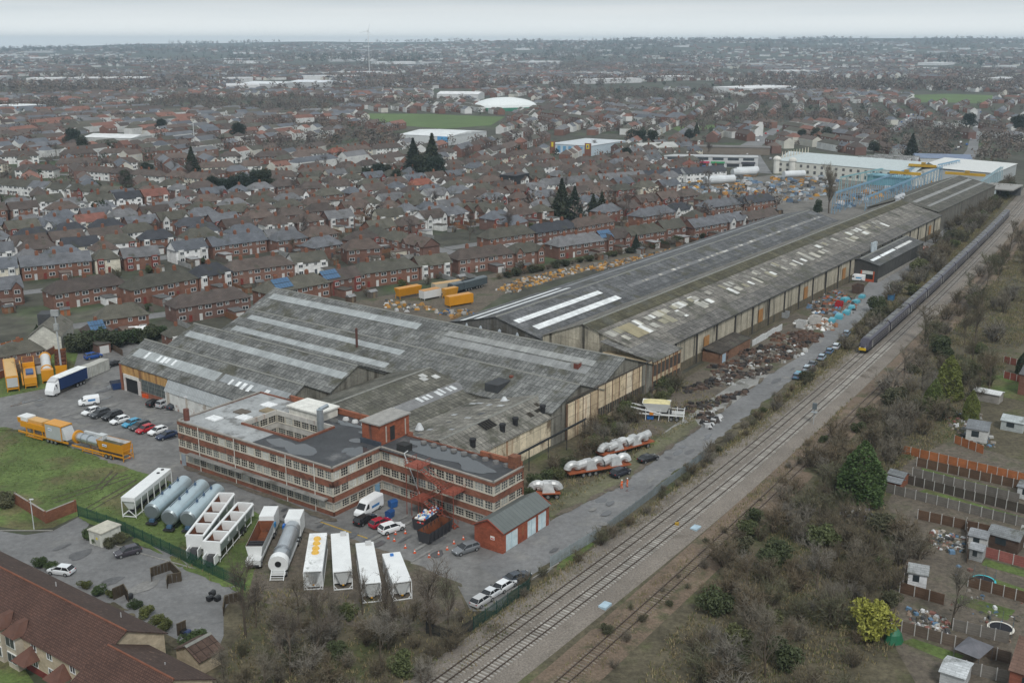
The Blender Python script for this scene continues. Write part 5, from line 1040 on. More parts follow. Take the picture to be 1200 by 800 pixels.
def fill(poly, n, mind, seed=1):
    """n world points inside a pixel polygon's ground footprint, kept mind apart, near to far"""
    rr = random.Random(seed); W_ = [G(*p) for p in poly]; xs = [p.x for p in W_]; ys = [p.y for p in W_]; out = []; tries = 0
    while len(out) < n and tries < n * 60:
        tries += 1; x, y = rr.uniform(min(xs), max(xs)), rr.uniform(min(ys), max(ys))
        if inpoly(x, y, [(p.x, p.y) for p in W_]) and all((x - q.x) ** 2 + (y - q.y) ** 2 > mind * mind for q in out): out.append(Vector((x, y, 0)))
    return sorted(out, key=lambda p: p.x ** 2 + p.y ** 2)
def thicket(poly, n, mind, h0, h1, phrase, group, evergreen=.15, seed=1, tree=0.0, wide=1.0, cols=None):
    cnt = {}
    for p in fill(poly, n, mind, seed):
        q = random.random(); k = 'leafy' if q < evergreen else ('tree' if q < evergreen + tree else 'bush'); cnt[k] = cnt.get(k, 0) + 1
        w_ = {'leafy': 'dark evergreen bush', 'tree': 'bare grey tree', 'bush': 'bare twiggy bush'}[k]
        plant(k, p, rnd(h0, h1) * (1.7 if k == 'tree' else .85 if k == 'leafy' else 1), '%s, %s nearest of its kind %s' % (w_, nth(cnt[k]), phrase), wide * rnd(.85, 1.25), col=None if k != 'leafy' else random.choice([(.065, .08, .035), (.085, .10, .04), (.08, .08, .045), (.10, .105, .045)]) if not cols else random.choice(cols), group=group)
thicket([(612, 590), (640, 560), (700, 500), (790, 440), (800, 452), (745, 500), (700, 540), (650, 575)], 62, 1.9, 2.2, 4.2, 'below the rusty wall', 'bushes below the rusty wall', .25, 2)
thicket([(280, 760), (330, 722), (400, 718), (470, 726), (545, 722), (560, 735), (520, 780), (470, 830), (240, 830), (255, 780)], 46, 2.4, 1.8, 4.0, 'in the bottom thicket beside the railway', 'bushes in the bottom thicket', .06, 3, .12)
thicket([(640, 672), (700, 636), (760, 588), (830, 532), (900, 476), (960, 430), (975, 425), (900, 490), (830, 548), (760, 604), (690, 655), (620, 705), (600, 700)], 46, 2.4, 1.2, 3.0, 'between road and railway, near end', 'bushes between road and railway', .12, 4)
thicket([(975, 425), (1010, 385), (1050, 340), (1085, 295), (1130, 250), (1180, 215), (1192, 222), (1160, 255), (1110, 305), (1070, 350), (1025, 400)], 95, 3.0, 3.0, 6.5, 'between annex and train', 'bushes between annex and train', .25, 5)
thicket([(860, 640), (930, 560), (990, 500), (1040, 470), (1070, 500), (1045, 560), (1000, 600), (985, 620), (1060, 600), (1100, 650), (1050, 670), (1045, 720), (1000, 760), (1010, 830), (830, 830), (800, 760), (830, 690)], 120, 2.6, 2.2, 5.5, 'in the wasteland right of the tracks', 'bushes in the wasteland right of the tracks', .22, 6, .06)
thicket([(1010, 470), (1060, 430), (1100, 380), (1150, 320), (1200, 280), (1230, 300), (1200, 380), (1150, 420), (1170, 470), (1110, 500), (1075, 520), (1040, 500)], 80, 3.6, 3.0, 6.5, 'in the woods behind the train', 'bushes in the woods behind the train', .15, 7, .25)
thicket([(690, 760), (800, 660), (900, 570), (960, 510), (975, 520), (900, 590), (830, 670), (760, 740), (715, 790)], 26, 3.0, .8, 2.0, 'on the bank of the single track', 'bushes on the bank of the single track', .3, 8)
for px, h, k, col, lab, w_ in (((1008, 588), 11.5, 'cypress', (.062, .10, .030), 'large green cypress standing above the garden sheds', 1.5), ((1110, 468), 10.5, 'cypress', (.16, .18, .045), 'tallest yellow green cypress in the group of three', 1.25), ((1093, 482), 7.5, 'cypress', (.11, .14, .04), 'left cypress in the group of three by the railway', 1.25), ((1137, 492), 6.8, 'cypress', (.13, .15, .04), 'right cypress in the group of three by the railway', 1.1), ((1024, 745), 5.4, 'leafy', (.26, .26, .05), 'bright yellow green bush beside the green tarpaulin', 1.0), ((971, 250), 17, 'poplar', (.17, .145, .11), 'tall bare poplar beside the blue gantries', 1.0), ((958, 252), 8, 'round', (.035, .05, .025), 'dark evergreen at the foot of the poplar', 1.0), ((1197, 440), 6.0, 'cypress', (.03, .05, .02), 'dark conifer at the right edge by the red fence', 1.1), ((46, 406), 6.0, 'cypress', (.03, .045, .02), 'dark conifer beside the pale end house', 1.0), ((1115, 735), 7.5, 'tree', (.14, .125, .10), 'bare tree standing in the garden of the white summerhouse', 1.0)):
    plant(k, G(*px), h, lab, w_, col)
for i, (x, y, h) in enumerate(((85, 412, 4.5), (98, 412, 5.2), (112, 408, 5.5), (124, 409, 5.0), (138, 407, 4.2), (150, 404, 4.4), (163, 401, 4.0), (176, 399, 4.2), (188, 396, 3.6))):
    plant('leafy', G(x, y), h, '%s evergreen bush from left in the hedge behind the orange clad shed' % nth(i + 1), 1.25, random.choice([(.04, .06, .025), (.05, .06, .03)]), 'hedge behind the shed')
for i, (x, y, h, c) in enumerate(((46, 664, 1.6, 0), (60, 668, 1.4, 0), (100, 690, 1.3, 1), (115, 697, 1.5, 0), (131, 700, 1.2, 1), (158, 712, 1.3, 0), (172, 722, 1.6, 1), (186, 731, 1.5, 1), (196, 738, 1.6, 1), (223, 760, 2.2, 0), (232, 752, 1.8, 0), (118, 635, 1.6, 0), (130, 640, 1.5, 2), (142, 634, 1.6, 2), (106, 630, 1.6, 0), (8, 592, 2.6, 2), (232, 770, 1.6, 0))):
    plant('leafy', G(x, y), h, '%s clipped shrub from left in the housing court' % nth(i + 1), 1.3, [(.05, .075, .025), (.09, .10, .03), (.085, .085, .045)][c], 'court shrubs')
for i, (x, y, h) in enumerate(((288, 745, 9), (300, 735, 6), (372, 770, 8), (455, 760, 9), (505, 745, 10), (525, 738, 7), (340, 790, 8), (425, 720, 6))):
    plant('birch' if i % 2 else 'tree', G(x, y), h, '%s tall bare tree from left in the bottom thicket' % nth(i + 1), .9, (.12, .10, .08), 'tall trees in the bottom thicket')
# ---- rough grass and brambles: nobody could count them
def scatter_tri(name, polys, dens, fn, label, cat, seed=5):
    rg = np.random.default_rng(seed); TT = []; CC = []
    for poly, k in polys:
        Wp = [G(*p) for p in poly]; A = np.array([(p.x, p.y) for p in Wp]); lo, hi = A.min(0), A.max(0); n = int((hi - lo).prod() * dens * k); P = rg.uniform(lo, hi, (n, 2)); x, y = P.T; ins = np.zeros(n, bool); j = len(A) - 1
        for i in range(len(A)):
            xi, yi = A[i]; xj, yj = A[j]; c = ((yi > y) != (yj > y)) & (x < (xj - xi) * (y - yi) / (yj - yi + 1e-12) + xi); ins ^= c; j = i
        P = P[ins]; nz = np.array([mnoise.noise(Vector((a * .08, b * .08, 0))) for a, b in P]); P = P[nz > rg.uniform(-.6, .3, len(P))]; T, C = fn(np.hstack([P, np.full((len(P), 1), .03)]), rg); TT.append(T); CC.append(C)
    me = tri_mesh(name, np.concatenate(TT), M_FAR, np.concatenate(CC)); o = bpy.data.objects.new(name, me); COL.objects.link(o); stuff(o, label, cat); return o
def tufts(P, rg):
    n = 4; Q = np.repeat(P, n, 0); Q[:, :2] += rg.normal(size=(len(Q), 2)) * .18; d = rvec(rg, len(Q)) * .22; d[:, 2] = rg.uniform(.25, .7, len(Q)); C = np.array([(.25, .205, .11), (.19, .16, .085), (.30, .25, .14), (.12, .135, .055)])[rg.integers(0, 4, len(Q))]; return spikes(Q, Q + d, np.full(len(Q), .16), rg), C
def bramble(P, rg):
    n = 16; Q = np.repeat(P, n, 0); Q += lumps(rg, len(Q), (0, 0, .35), (.9, .9, .5)); Q[:, 2] = np.abs(Q[:, 2]); C = np.repeat(np.array([(.075, .085, .038), (.12, .095, .06), (.095, .105, .042), (.15, .12, .08), (.19, .15, .09)])[rg.integers(0, 5, len(P))], n, 0); return cards(Q, .24, rg), C
right_rough = [(725, 830), (785, 745), (865, 660), (952, 570), (1020, 490), (1078, 430), (1135, 360), (1212, 270), (1230, 300), (1200, 400), (1120, 510), (1060, 545), (1030, 590), (1060, 640), (1050, 760), (1000, 830)]
lineside = [(520, 800), (600, 705), (690, 645), (830, 540), (960, 425), (1050, 335), (1180, 215), (1192, 225), (1100, 320), (1010, 410), (880, 520), (750, 620), (640, 705), (545, 790)]
scatter_tri('rough_grass', [(right_rough, 1), (lineside, 2.2), ([(290, 700), (330, 690), (545, 715), (600, 700), (500, 820), (250, 820)], .8), ([(615, 590), (700, 530), (800, 445), (850, 470), (740, 540), (650, 600)], .8), ([(640, 800), (760, 690), (900, 560), (1000, 465), (960, 520), (850, 635), (740, 745), (690, 800)], 1.2), ([(140, 612), (330, 700), (290, 705), (225, 670)], .4)], 2.6, tufts, 'dry yellow grass along the railway and wasteland', 'grass')
scatter_tri('brambles', [(right_rough, 1), (lineside, .7), ([(290, 720), (545, 722), (500, 820), (250, 820)], .9), ([(612, 590), (640, 560), (700, 500), (790, 440), (800, 452), (745, 500), (700, 540), (650, 575)], 1.6)], .30, bramble, 'low dark brambles filling the wasteland between bushes', 'brambles', 6)
# ================================================================ TOWN HOUSES
BRICKS = [(.20, .108, .08), (.17, .09, .068), (.22, .125, .095), (.165, .098, .08), (.20, .10, .07)]; RENDER = [(.74, .74, .72), (.68, .68, .65), (.62, .58, .48), (.78, .78, .77)]
ROOFS = {'brown': [(.10, .079, .068), (.088, .070, .062), (.118, .089, .075)], 'grey': [(.135, .139, .15), (.115, .123, .138), (.155, .154, .158)], 'dark': [(.06, .062, .07), (.05, .052, .06)], 'mossy': [(.088, .084, .068), (.098, .092, .073)], 'red': [(.24, .09, .06), (.20, .085, .065)]}
M_WFRAME = mat('window_frame', 'rgb', (.72, .73, .72), rough=.5, namt=.08)
def hw(w, h, door=False):
    f = MB(); f.mm = 0; y = -.05
    f.box(0, w, y, .02, 0, .1).box(0, w, y, .02, h - .1, h).box(0, .1, y, .02, .1, h - .1).box(w - .1, w, y, .02, .1, h - .1)
    if not door: f.box(w * .5 - .05, w * .5 + .05, y, .02, .1, h - .1)
    f.mm = 1; f.face([(.1, -.01, .1), (w - .1, -.01, .1), (w - .1, -.01, h - .1), (.1, -.01, h - .1)])
    return f
def house_proto(kind):
    """ridge along x, camera side = -y.  kind: (units, hip, bay)"""
    units, hip, bay, uw = kind[:4]; front = len(kind) > 4; L_ = units * uw; D = 7.8; E = 5.1; Rz = 8.0; x0, x1 = -L_ / 2, L_ / 2
    t = thing('house', 'house', 'house'); y0, y1 = -D / 2, D / 2
    w_ = MB(); w_.face([(x0, y0, 0), (x1, y0, 0), (x1, y0, E), (x0, y0, E)]); w_.face([(x1, y1, 0), (x0, y1, 0), (x0, y1, E), (x1, y1, E)])
    if hip:
        w_.face([(x0, y1, 0), (x0, y0, 0), (x0, y0, E), (x0, y1, E)]); w_.face([(x1, y0, 0), (x1, y1, 0), (x1, y1, E), (x1, y0, E)])
    else:
        w_.face([(x0, y1, 0), (x0, y0, 0), (x0, y0, E), (x0, 0, Rz - .12), (x0, y1, E)]); w_.face([(x1, y0, 0), (x1, y1, 0), (x1, y1, E), (x1, 0, Rz - .12), (x1, y0, E)])
    w_.build('wall', M_HWALL, t)
    o = .35; r = MB(); k = (Rz - E) / (D / 2); ze = E - k * o; a0, a1, b0, b1 = x0 - o, x1 + o, y0 - o, y1 + o; h = D / 2 + o if hip else 0
    if hip: h *= .82
    q0, q1 = (a0 + h, 0, Rz), (a1 - h, 0, Rz)
    r.face([(a0, b0, ze), (a1, b0, ze), q1, q0]); r.face([(a1, b1, ze), (a0, b1, ze), q0, q1])
    if hip: r.face([(a0, b1, ze), (a0, b0, ze), q0]); r.face([(a1, b0, ze), (a1, b1, ze), q1])
    r.face([(a0, b0, ze - .12), (a0, b1, ze - .12), (a1, b1, ze - .12), (a1, b0, ze - .12)])
    for p, q in (((a0, b0), (a1, b0)), ((a1, b0), (a1, b1)), ((a1, b1), (a0, b1)), ((a0, b1), (a0, b0))): r.face([(*p, ze - .12), (*q, ze - .12), (*q, ze), (*p, ze)])
    ro = r.build('roof', M_HROOF, t)
    n = max(1, units // 2)
    for i in range(n + (1 if units > 2 else 0)):
        x = x0 + L_ * (i + .5) / n if units <= 2 else x0 + uw + (L_ - 2 * uw) * i / n
        c = MB().col(.20, .085, .05).box(x - .55, x + .55, -.35, .35, Rz - .7, Rz + 1.1).col(.30, .13, .07)
        for s in (-.3, 0, .3): c.tube((x + s, 0, Rz + 1.1), (x + s, 0, Rz + 1.4), .11, n=5)
        c.build('chimney', M_MATTE, ro)
    for u in range(units):
        a = x0 + u * uw; mir = u % 2
        if bay:
            bx = a + (.7 if not mir else uw - 3.1); b = MB(); b.prism([(bx, y0), (bx + .4, y0 - .75), (bx + 2.0, y0 - .75), (bx + 2.4, y0)], 0, E - .05); b.build('bay', M_HWALL, t)
            bb = hw(1.6, 1.25); bb.build('window', [M_WFRAME, M_GLASS], t, (bx + .4, y0 - .77, .9), color=(.04, .045, .05)); hw(1.6, 1.25).build('window', [M_WFRAME, M_GLASS], t, (bx + .4, y0 - .77, 3.3), color=(.05, .055, .06))
            wx = a + (4.0 if not mir else 1.0)
        else:
            hw(2.0, 1.25).build('window', [M_WFRAME, M_GLASS], t, (a + (.8 if not mir else uw - 2.8), y0, .95), color=(.04, .045, .05)); hw(2.0, 1.2).build('window', [M_WFRAME, M_GLASS], t, (a + (.8 if not mir else uw - 2.8), y0, 3.35), color=(.05, .055, .06)); wx = a + (3.6 if not mir else 1.0)
        hw(1.1, 1.1).build('window', [M_WFRAME, M_GLASS], t, (wx, y0, 3.45), color=(.045, .05, .05))
        d = MB().col(*random.choice([(.6, .6, .58), (.2, .04, .03), (.5, .5, .5), (.08, .09, .1)])).box(wx + .1, wx + 1.05, y0 - .06, y0 + .01, 0, 2.1); d.build('door', M_GLOSS, t)
    if front:
        for u in range(units):
            a = x0 + u * uw + (.5 if u % 2 == 0 else uw - 3.3); g = MB(); g.face([(a, y0 - .8, 0), (a + 2.8, y0 - .8, 0), (a + 2.8, y0 - .8, E), (a + 1.4, y0 - .8, E + 1.7), (a, y0 - .8, E)]); g.face([(a, y0, 0), (a, y0 - .8, 0), (a, y0 - .8, E), (a, y0, E)]); g.face([(a + 2.8, y0 - .8, 0), (a + 2.8, y0, 0), (a + 2.8, y0, E), (a + 2.8, y0 - .8, E)]); g.build('bay', M_HWALL, t)
            for z in (.9, 3.3): hw(1.7, 1.25).build('window', [M_WFRAME, M_GLASS], t, (a + .55, y0 - .82, z), color=(.04, .045, .05))
            q = MB(); q.face([(a - .3, y0 - 1.05, E - .25), (a + 1.4, y0 - 1.05, E + 1.85), (a + 1.4, -.9, E + 1.85), (a - .3, -.9, E - .25)][::-1]); q.face([(a + 1.4, y0 - 1.05, E + 1.85), (a + 3.1, y0 - 1.05, E - .25), (a + 3.1, -.9, E - .25), (a + 1.4, -.9, E + 1.85)][::-1]); q.build('roof', M_HROOF, t)
    hw(.9, 1.1).build('window', [M_WFRAME, M_GLASS], t, (x0, .9, 3.3), -math.pi / 2, color=(.04, .045, .05))
    t['len'] = L_; return t
KINDS = {'semi_hip': (2, True, True, 6.4), 'semi_gable': (2, False, True, 6.2), 'terrace_hip': (4, True, False, 5.8), 'terrace_gable': (4, False, False, 5.6), 'semi_plain': (2, True, False, 6.6), 'long_terrace': (6, False, False, 5.2), 'semi_front': (2, False, False, 6.4, True), 'semi_front_hip': (2, True, False, 6.6, True), 'detached': (1, True, True, 8.4)}
HP = {}; used_proto = set(); HOUSES = []; NH = [0]
KW = {'semi_hip': 'hipped semi', 'semi_gable': 'gabled semi', 'terrace_hip': 'hipped terrace', 'terrace_gable': 'gabled terrace', 'semi_plain': 'hipped semi', 'long_terrace': 'long terrace', 'semi_front': 'gable-fronted semi', 'semi_front_hip': 'gable-fronted semi', 'detached': 'detached house'}
def add_house(kind, p, rz, where, wallp=.3, roofw=None, sc=1.0, force=None):
    if kind not in HP: HP[kind] = house_proto(KINDS[kind])
    white = random.random() < wallp if force is None else force; wc = random.choice(RENDER if white else BRICKS); rk = random.choice(roofw or ['brown', 'brown', 'grey', 'mossy', 'dark', 'grey', 'mossy', 'brown'])
    if random.random() < .012: rk = 'red'
    rc = random.choice(ROOFS[rk]); v = rnd(.85, 1.15); bay = random.choice([(.62, .62, .6), (.62, .62, .6), (.20, .055, .045), wc, wc, (.62, .62, .6)])
    cols = {'wall': wc, 'roof': tuple(a * v for a in rc), 'bay': bay}
    lab = '%s %s, %s roof, %s' % ('white' if white else 'brick', KW[kind], {'mossy': 'mossy', 'red': 'orange'}.get(rk, rk), where)
    pr = HP[kind]
    if kind not in used_proto:
        used_proto.add(kind); t = pr; t.location = p; t.rotation_euler = (0, 0, rz)
        for ch in t.children:
            k = ch.name.split('.')[0]
            if k in cols: ch.color = (*cols[k], 1)
    else: t = clone(pr, p, rz, colors=cols)
    t.scale = (sc, sc * rnd(.95, 1.1), sc * rnd(.95, 1.06)); tag(t, lab, 'house', 'houses in the town rows'); HOUSES.append((p, pr['len'] * sc, rz)); NH[0] += 1; return t
def solar(house, x0, x1):
    k = .72
    for i in range(int((x1 - x0) / 1.05)):
        for j in range(2):
            a = x0 + i * 1.05; y = -3.4 + j * 1.6; z = 5.0 + (y + 3.9) * .79
            MB().col(.06, .13, .23).face([(a, y, z + .34), (a + .97, y, z + .34), (a + .97, y + 1.45, z + .34 + 1.15), (a, y + 1.45, z + .34 + 1.15)]).build('solar_panel', M_GLOSS, house)
SEGS = []
def row(segs, kinds, rowname, wallp=.3, gap=2.4, roofw=None, zr=8.0, maxn=400):
    """segs: ridge polyline in photo pixels; houses set along it, left to right"""
    n = 0
    for (a, b), (c, d) in segs:
        A = G(a, b, zr); B = G(c, d, zr); A.z = B.z = 0; v = B - A; Ln = v.length; dr = v / Ln; rz = math.atan2(v.y, v.x); s = 0.0
        SEGS.append((A, B))
        while s < Ln - 4 and n < maxn:
            k = random.choice(kinds); sc = 1.0; k = random.choice(['semi_front', 'semi_front_hip', 'detached', k]) if k in ('semi_hip', 'semi_gable') and random.random() < .45 else k; hl = KINDS[k][0] * KINDS[k][3]
            if s + hl > Ln + 3:
                k2 = [q for q in KINDS if KINDS[q][0] == 2 and (KINDS[q][2] == KINDS[k][2] or True)]; k = random.choice(k2); hl = KINDS[k][0] * KINDS[k][3]
                if s + hl > Ln + 6: break
            n += 1; p = A + dr * (s + hl / 2) + Vector((-dr.y, dr.x, 0)) * rnd(-.5, .5)
            add_house(k, p, rz + rnd(-.02, .02), '%s from left in %s' % (nth(n), rowname), wallp, roofw, sc); s += hl + gap * rnd(.5, 1.4)
r1 = [((111, 359), (183, 350)), ((198, 345), (292, 331)), ((304, 330), (400, 312)), ((411, 308), (528, 294)), ((530, 293), (645, 279)), ((648, 278), (720, 268)), ((722, 267), (800, 256)), ((806, 257), (862, 248)), ((869, 248), (910, 241))]
row(r1, ['terrace_hip', 'terrace_gable'], 'the row nearest the sheds', .04, .6, ['brown', 'mossy', 'mossy', 'brown', 'grey'])
r2 = [((54, 331), (137, 319)), ((145, 327), (253, 308)), ((262, 305), (394, 290)), ((566, 270), (668, 256)), ((670, 257), (720, 249)), ((744, 245), (800, 236)), ((822, 234), (904, 225))]
row(r2, ['terrace_hip', 'terrace_gable', 'terrace_hip'], 'the second row from the sheds', .45, .6, ['brown', 'mossy', 'dark', 'grey'])
row([((-30, 330), (40, 322)), ((-30, 305), (190, 285)), ((200, 283), (330, 267))], ['semi_gable', 'semi_gable', 'terrace_gable'], 'the third row from the sheds', .4, 1.6, ['grey', 'grey', 'mossy', 'dark'])
row([((-30, 287), (216, 266)), ((218, 263), (258, 261))], ['semi_gable', 'semi_hip'], 'the fourth row from the sheds', .4, 1.6, ['grey', 'mossy', 'grey', 'dark', 'brown'])
row([((-30, 272), (200, 249)), ((206, 256), (258, 252))], ['semi_hip'], 'the fifth row from the sheds', .2, 1.8, ['grey', 'mossy', 'brown', 'dark'])
row([((-30, 256), (200, 235))], ['semi_hip'], 'the sixth row from the sheds', .35, 1.8, ['grey', 'mossy', 'grey', 'brown'])
row([((200, 231), (350, 220))], ['semi_hip'], 'the row before the dark evergreens', .2, 1.8, ['grey', 'brown'])
row([((285, 247), (400, 236)), ((306, 255), (400, 246)), ((318, 272), (400, 262)), ((360, 280), (410, 272))], ['semi_hip', 'semi_plain'], 'the short rows left of centre', .3, 1.8, ['brown', 'grey', 'mossy', 'brown'])
row([((-30, 241), (60, 233)), ((64, 232), (200, 220))], ['semi_hip', 'semi_gable'], 'the seventh row from the sheds', .4, 1.8)
row([((-30, 206), (60, 213)), ((62, 213), (150, 220))], ['semi_gable', 'terrace_gable'], 'the pale sloping terrace', .9, .8, ['grey', 'mossy'])
row([((160, 214), (222, 207)), ((100, 226), (160, 219))], ['semi_hip', 'semi_gable'], 'the eighth row from the sheds', .4, 1.6)
row([((400, 237), (440, 233)), ((440, 246), (475, 243)), ((430, 260), (500, 250)), ((495, 242), (560, 236)), ((560, 240), (640, 232))], ['semi_hip', 'semi_gable'], 'the rows above the machinery yard', .3, 1.8, ['brown', 'mossy', 'grey', 'brown'])
row([((430, 262), (520, 281))], ['semi_hip'], 'the bay fronted cul-de-sac', .2, 2.0, ['brown', 'mossy'])
row([((402, 282), (440, 279)), ((408, 272), (425, 269))], ['semi_plain'], 'the pair behind the cul-de-sac', .1, 2.0, ['brown', 'mossy'])
row([((490, 248), (566, 236)), ((570, 248), (640, 237)), ((642, 232), (700, 228)), ((700, 240), (742, 233)), ((745, 229), (800, 222))], ['semi_hip', 'semi_gable'], 'the middle rows', .25, 2.0, ['brown', 'grey', 'brown', 'mossy'])
row([((528, 228), (640, 222)), ((640, 222), (690, 217)), ((690, 218), (745, 213)), ((745, 213), (800, 208))], ['semi_hip', 'semi_plain', 'semi_gable'], 'the rows with the orange roof', .25, 2.0, ['brown', 'grey', 'brown', 'mossy'])
row([((635, 210), (700, 204)), ((700, 204), (800, 196)), ((800, 197), (850, 193))], ['long_terrace'], 'the long pale terrace', .9, .3, ['grey', 'mossy', 'dark'])
row([((410, 226), (480, 218)), ((480, 209), (530, 207)), ((530, 208), (600, 203)), ((420, 210), (480, 206))], ['semi_plain'], 'the white crescent by the tall conifers', .85, 2.2, ['brown', 'brown', 'mossy'])
row([((350, 214), (410, 210)), ((300, 200), (350, 200)), ((350, 196), (420, 192)), ((230, 190), (300, 188)), ((395, 190), (470, 183))], ['semi_plain', 'terrace_hip'], 'the white estate left of the conifers', .85, 2.4, ['brown'])
row([((20, 192), (65, 192)), ((100, 193), (200, 200)), ((200, 199), (262, 205)), ((-20, 186), (20, 186)), ((65, 186), (170, 183))], ['semi_plain', 'terrace_hip'], 'the white estate at the left', .85, 2.4, ['brown'])
row([((600, 194), (660, 187)), ((655, 193), (700, 190)), ((700, 192), (770, 185)), ((770, 188), (800, 184)), ((600, 186), (640, 180)), ((560, 196), (600, 190))], ['semi_plain'], 'the white semis before the retail store', .85, 2.4, ['brown'])
row([((560, 182), (610, 176)), ((500, 190), (555, 184)), ((480, 178), (530, 172)), ((610, 176), (640, 171))], ['semi_plain', 'semi_hip'], 'the semis behind the white warehouse', .6, 2.6, ['brown'])
row([((820, 226), (850, 222)), ((793, 222), (830, 218))], ['semi_plain'], 'the houses beside the crane yard', .1, 3.0, ['brown', 'mossy'])
row([((300, 178), (400, 172)), ((400, 172), (470, 167)), ((180, 180), (290, 176)), ((0, 178), (60, 176)), ((70, 176), (160, 172))], ['semi_plain', 'terrace_hip'], 'the far brown roofed rows', .5, 3.0, ['brown'])
# infill: further semis on the same street grid wherever a gap is left
random.seed(17)
for y0 in list(range(296, 168, -9)):
    x = -20.0; nrow = 0
    while x < 820:
        y = 48 + (y0 - 48) * (1 - x / 2050.0); p = G(x, y, 8.0); p.z = 0; q = G(x + 10, 48 + (y0 - 48) * (1 - (x + 10) / 2050.0), 8.0); q.z = 0; v = (q - p).normalized(); uu, vv = toUV(p); ok = vv > 205 and NH[0] < 330 and not inpoly(x, y, [(395, 290), (600, 330), (600, 390), (390, 390)]) and not inpoly(x, y + 8, [(640, 160), (725, 160), (725, 188), (640, 188)])
        if ok:
            for h, hl, rz in HOUSES:
                d = p - h
                if d.length < 25:
                    al = abs(d.x * math.cos(rz) + d.y * math.sin(rz)); ac = abs(-d.x * math.sin(rz) + d.y * math.cos(rz))
                    if al < hl / 2 + 7.4 and ac < 11.5: ok = False; break
        if ok: nrow += 1; add_house(random.choice(['semi_plain', 'semi_hip', 'semi_gable', 'semi_front', 'detached']), p, math.atan2(v.y, v.x), '%s from left in the %s gap row from the back' % (nth(nrow), nth((y0 - 166) // 9)), .6, ['brown', 'brown', 'grey', 'mossy'])
        x += 4
# streets behind the rows
for i, (A, B) in enumerate(SEGS):
    d = (B - A).normalized(); nr = Vector((-d.y, d.x, 0)); a = A - d * 8 + nr * 9.5; b = B + d * 8 + nr * 9.5
    if i % 2 == 0 or (B - A).length > 60: struct(sheet('street', [a, b, b + nr * 6.5, a + nr * 6.5], M_TARMAC, .03 + .004 * (i % 12)))
hs0 = [o for o in COL.objects if o.get('category') == 'house' and 'nearest the sheds' in o['label']]
for i in (2, 3, 9): 
    if i < len(hs0): solar(hs0[i], -8, -1)
p_ = G(112, 377, 6.2); p_.z = 0; ph = add_house('detached', p_, ROT + R(-14), 'with solar panels above the hedge', 0, ['brown'], .78, False); solar(ph, -3, 2.5)
p_ = G(20, 392, 8); p_.z = 0; add_house('semi_plain', p_, ROT + R(-14), 'low at the left edge behind the wall', 0, ['mossy'], .8, False); p_ = G(150, 379, 8); p_.z = 0
p_ = G(205, 372, 8); p_.z = 0; add_house('detached', p_, ROT + R(-14), 'small one beside the ridged sheds', 0, ['mossy'], .7, False)
# end house with dormer, blue solar house
t = thing('gabled_house', 'pale rendered detached house with striped roof and box dormer by the brick wall', 'house', G(62, 405), ROT + R(45))
MB().box(-7, 7, -4, 4, 0, 4.6).face([(-7, 4, 4.6), (-7, -4, 4.6), (-7, 0, 7.6)]).face([(7, -4, 4.6), (7, 4, 4.6), (7, 0, 7.6)]).build('wall', M_HWALL, t, color=(.55, .54, .48)); slope(t, 'roof_slope', (-7.3, -4.3, 4.4), (7.3, -4.3, 4.4), (7.3, 0, 7.7), (-7.3, 0, 7.7), M_HROOF, (.15, .14, .115)); slope(t, 'roof_slope', (7.3, 4.3, 4.4), (-7.3, 4.3, 4.4), (-7.3, 0, 7.7), (7.3, 0, 7.7), M_HROOF, (.15, .14, .115))
MB().col(.06, .062, .065).box(2, 6.5, -1, 3.6, 5.2, 8.2).build('dormer', M_MATTE, t)
for x in (-4, 0, 4): hw(1.2, 1.1).build('window', [M_WFRAME, M_GLASS], t, (x, -4.0, 1.2), color=(.05, .05, .055))
# garden walls, sheds, extensions, cars and small plants around the near houses
M_SHED = mat('shed_timber', 'obj', rough=.85, namt=.25, brick=(3, .18, .02, .12, .7), fine=.15)
def shed_proto():
    t = thing('garden_shed', 'x', 'shed'); MB().box(-1.3, 1.3, -1, 1, 0, 2.0).build('wall', M_SHED, t); r = MB(); r.ext([(-1.2, 1.95), (1.2, 1.95), (0, 2.6)], -1.45, 1.45); r.build('roof', M_HROOF, t); MB().col(.2, .15, .1).box(-.4, .4, -1.04, -1.0, 0, 1.8).build('door', M_MATTE, t); return t
def ext_proto():
    t = thing('garage', 'x', 'garage'); MB().box(-1.7, 1.7, -2.6, 2.6, 0, 2.5).build('wall', M_HWALL, t); MB().box(-1.85, 1.85, -2.75, 2.75, 2.5, 2.65).build('roof', M_HROOF, t); MB().col(.6, .6, .58).box(-1.2, 1.2, -2.66, -2.6, 0, 2.1).build('door', M_GLOSS, t); return t
def fence_proto():
    t = thing('garden_fence', 'x', 'fence')
    for k in range(6): MB().box(k * 1.83, k * 1.83 + 1.76, -.03, .03, .05, 1.75).build('panel', M_SHED, t)
    return t
random.seed(21)
GP = [shed_proto(), ext_proto(), fence_proto()]; gu = [False] * 3; gc = [0, 0, 0]
SC_ = [(.22, .11, .06), (.14, .12, .10), (.10, .07, .05), (.3, .3, .29), (.34, .12, .05), (.45, .45, .43)]
def garden(kind, p, rz, label, wc, rc):
    cols = {'roof': rc, '*': wc}
    if not gu[kind]:
        gu[kind] = True; t = GP[kind]; t.location = p; t.rotation_euler = (0, 0, rz)
        for ch, _ in kids(t): paint(ch, cols)
    else: t = clone(GP[kind], p, rz, colors=cols)
    t['label'] = label; t['group'] = ['sheds in the house gardens', 'garages between the houses', 'fences between the gardens'][kind]; gc[kind] += 1
NAMEK = {(0): 'garden shed', (1): 'flat roofed garage', (2): 'panel fence'}
near = sorted([h for h in HOUSES if h[0].length < 560], key=lambda h: h[0].length)
tcount = 0; lrg = 0
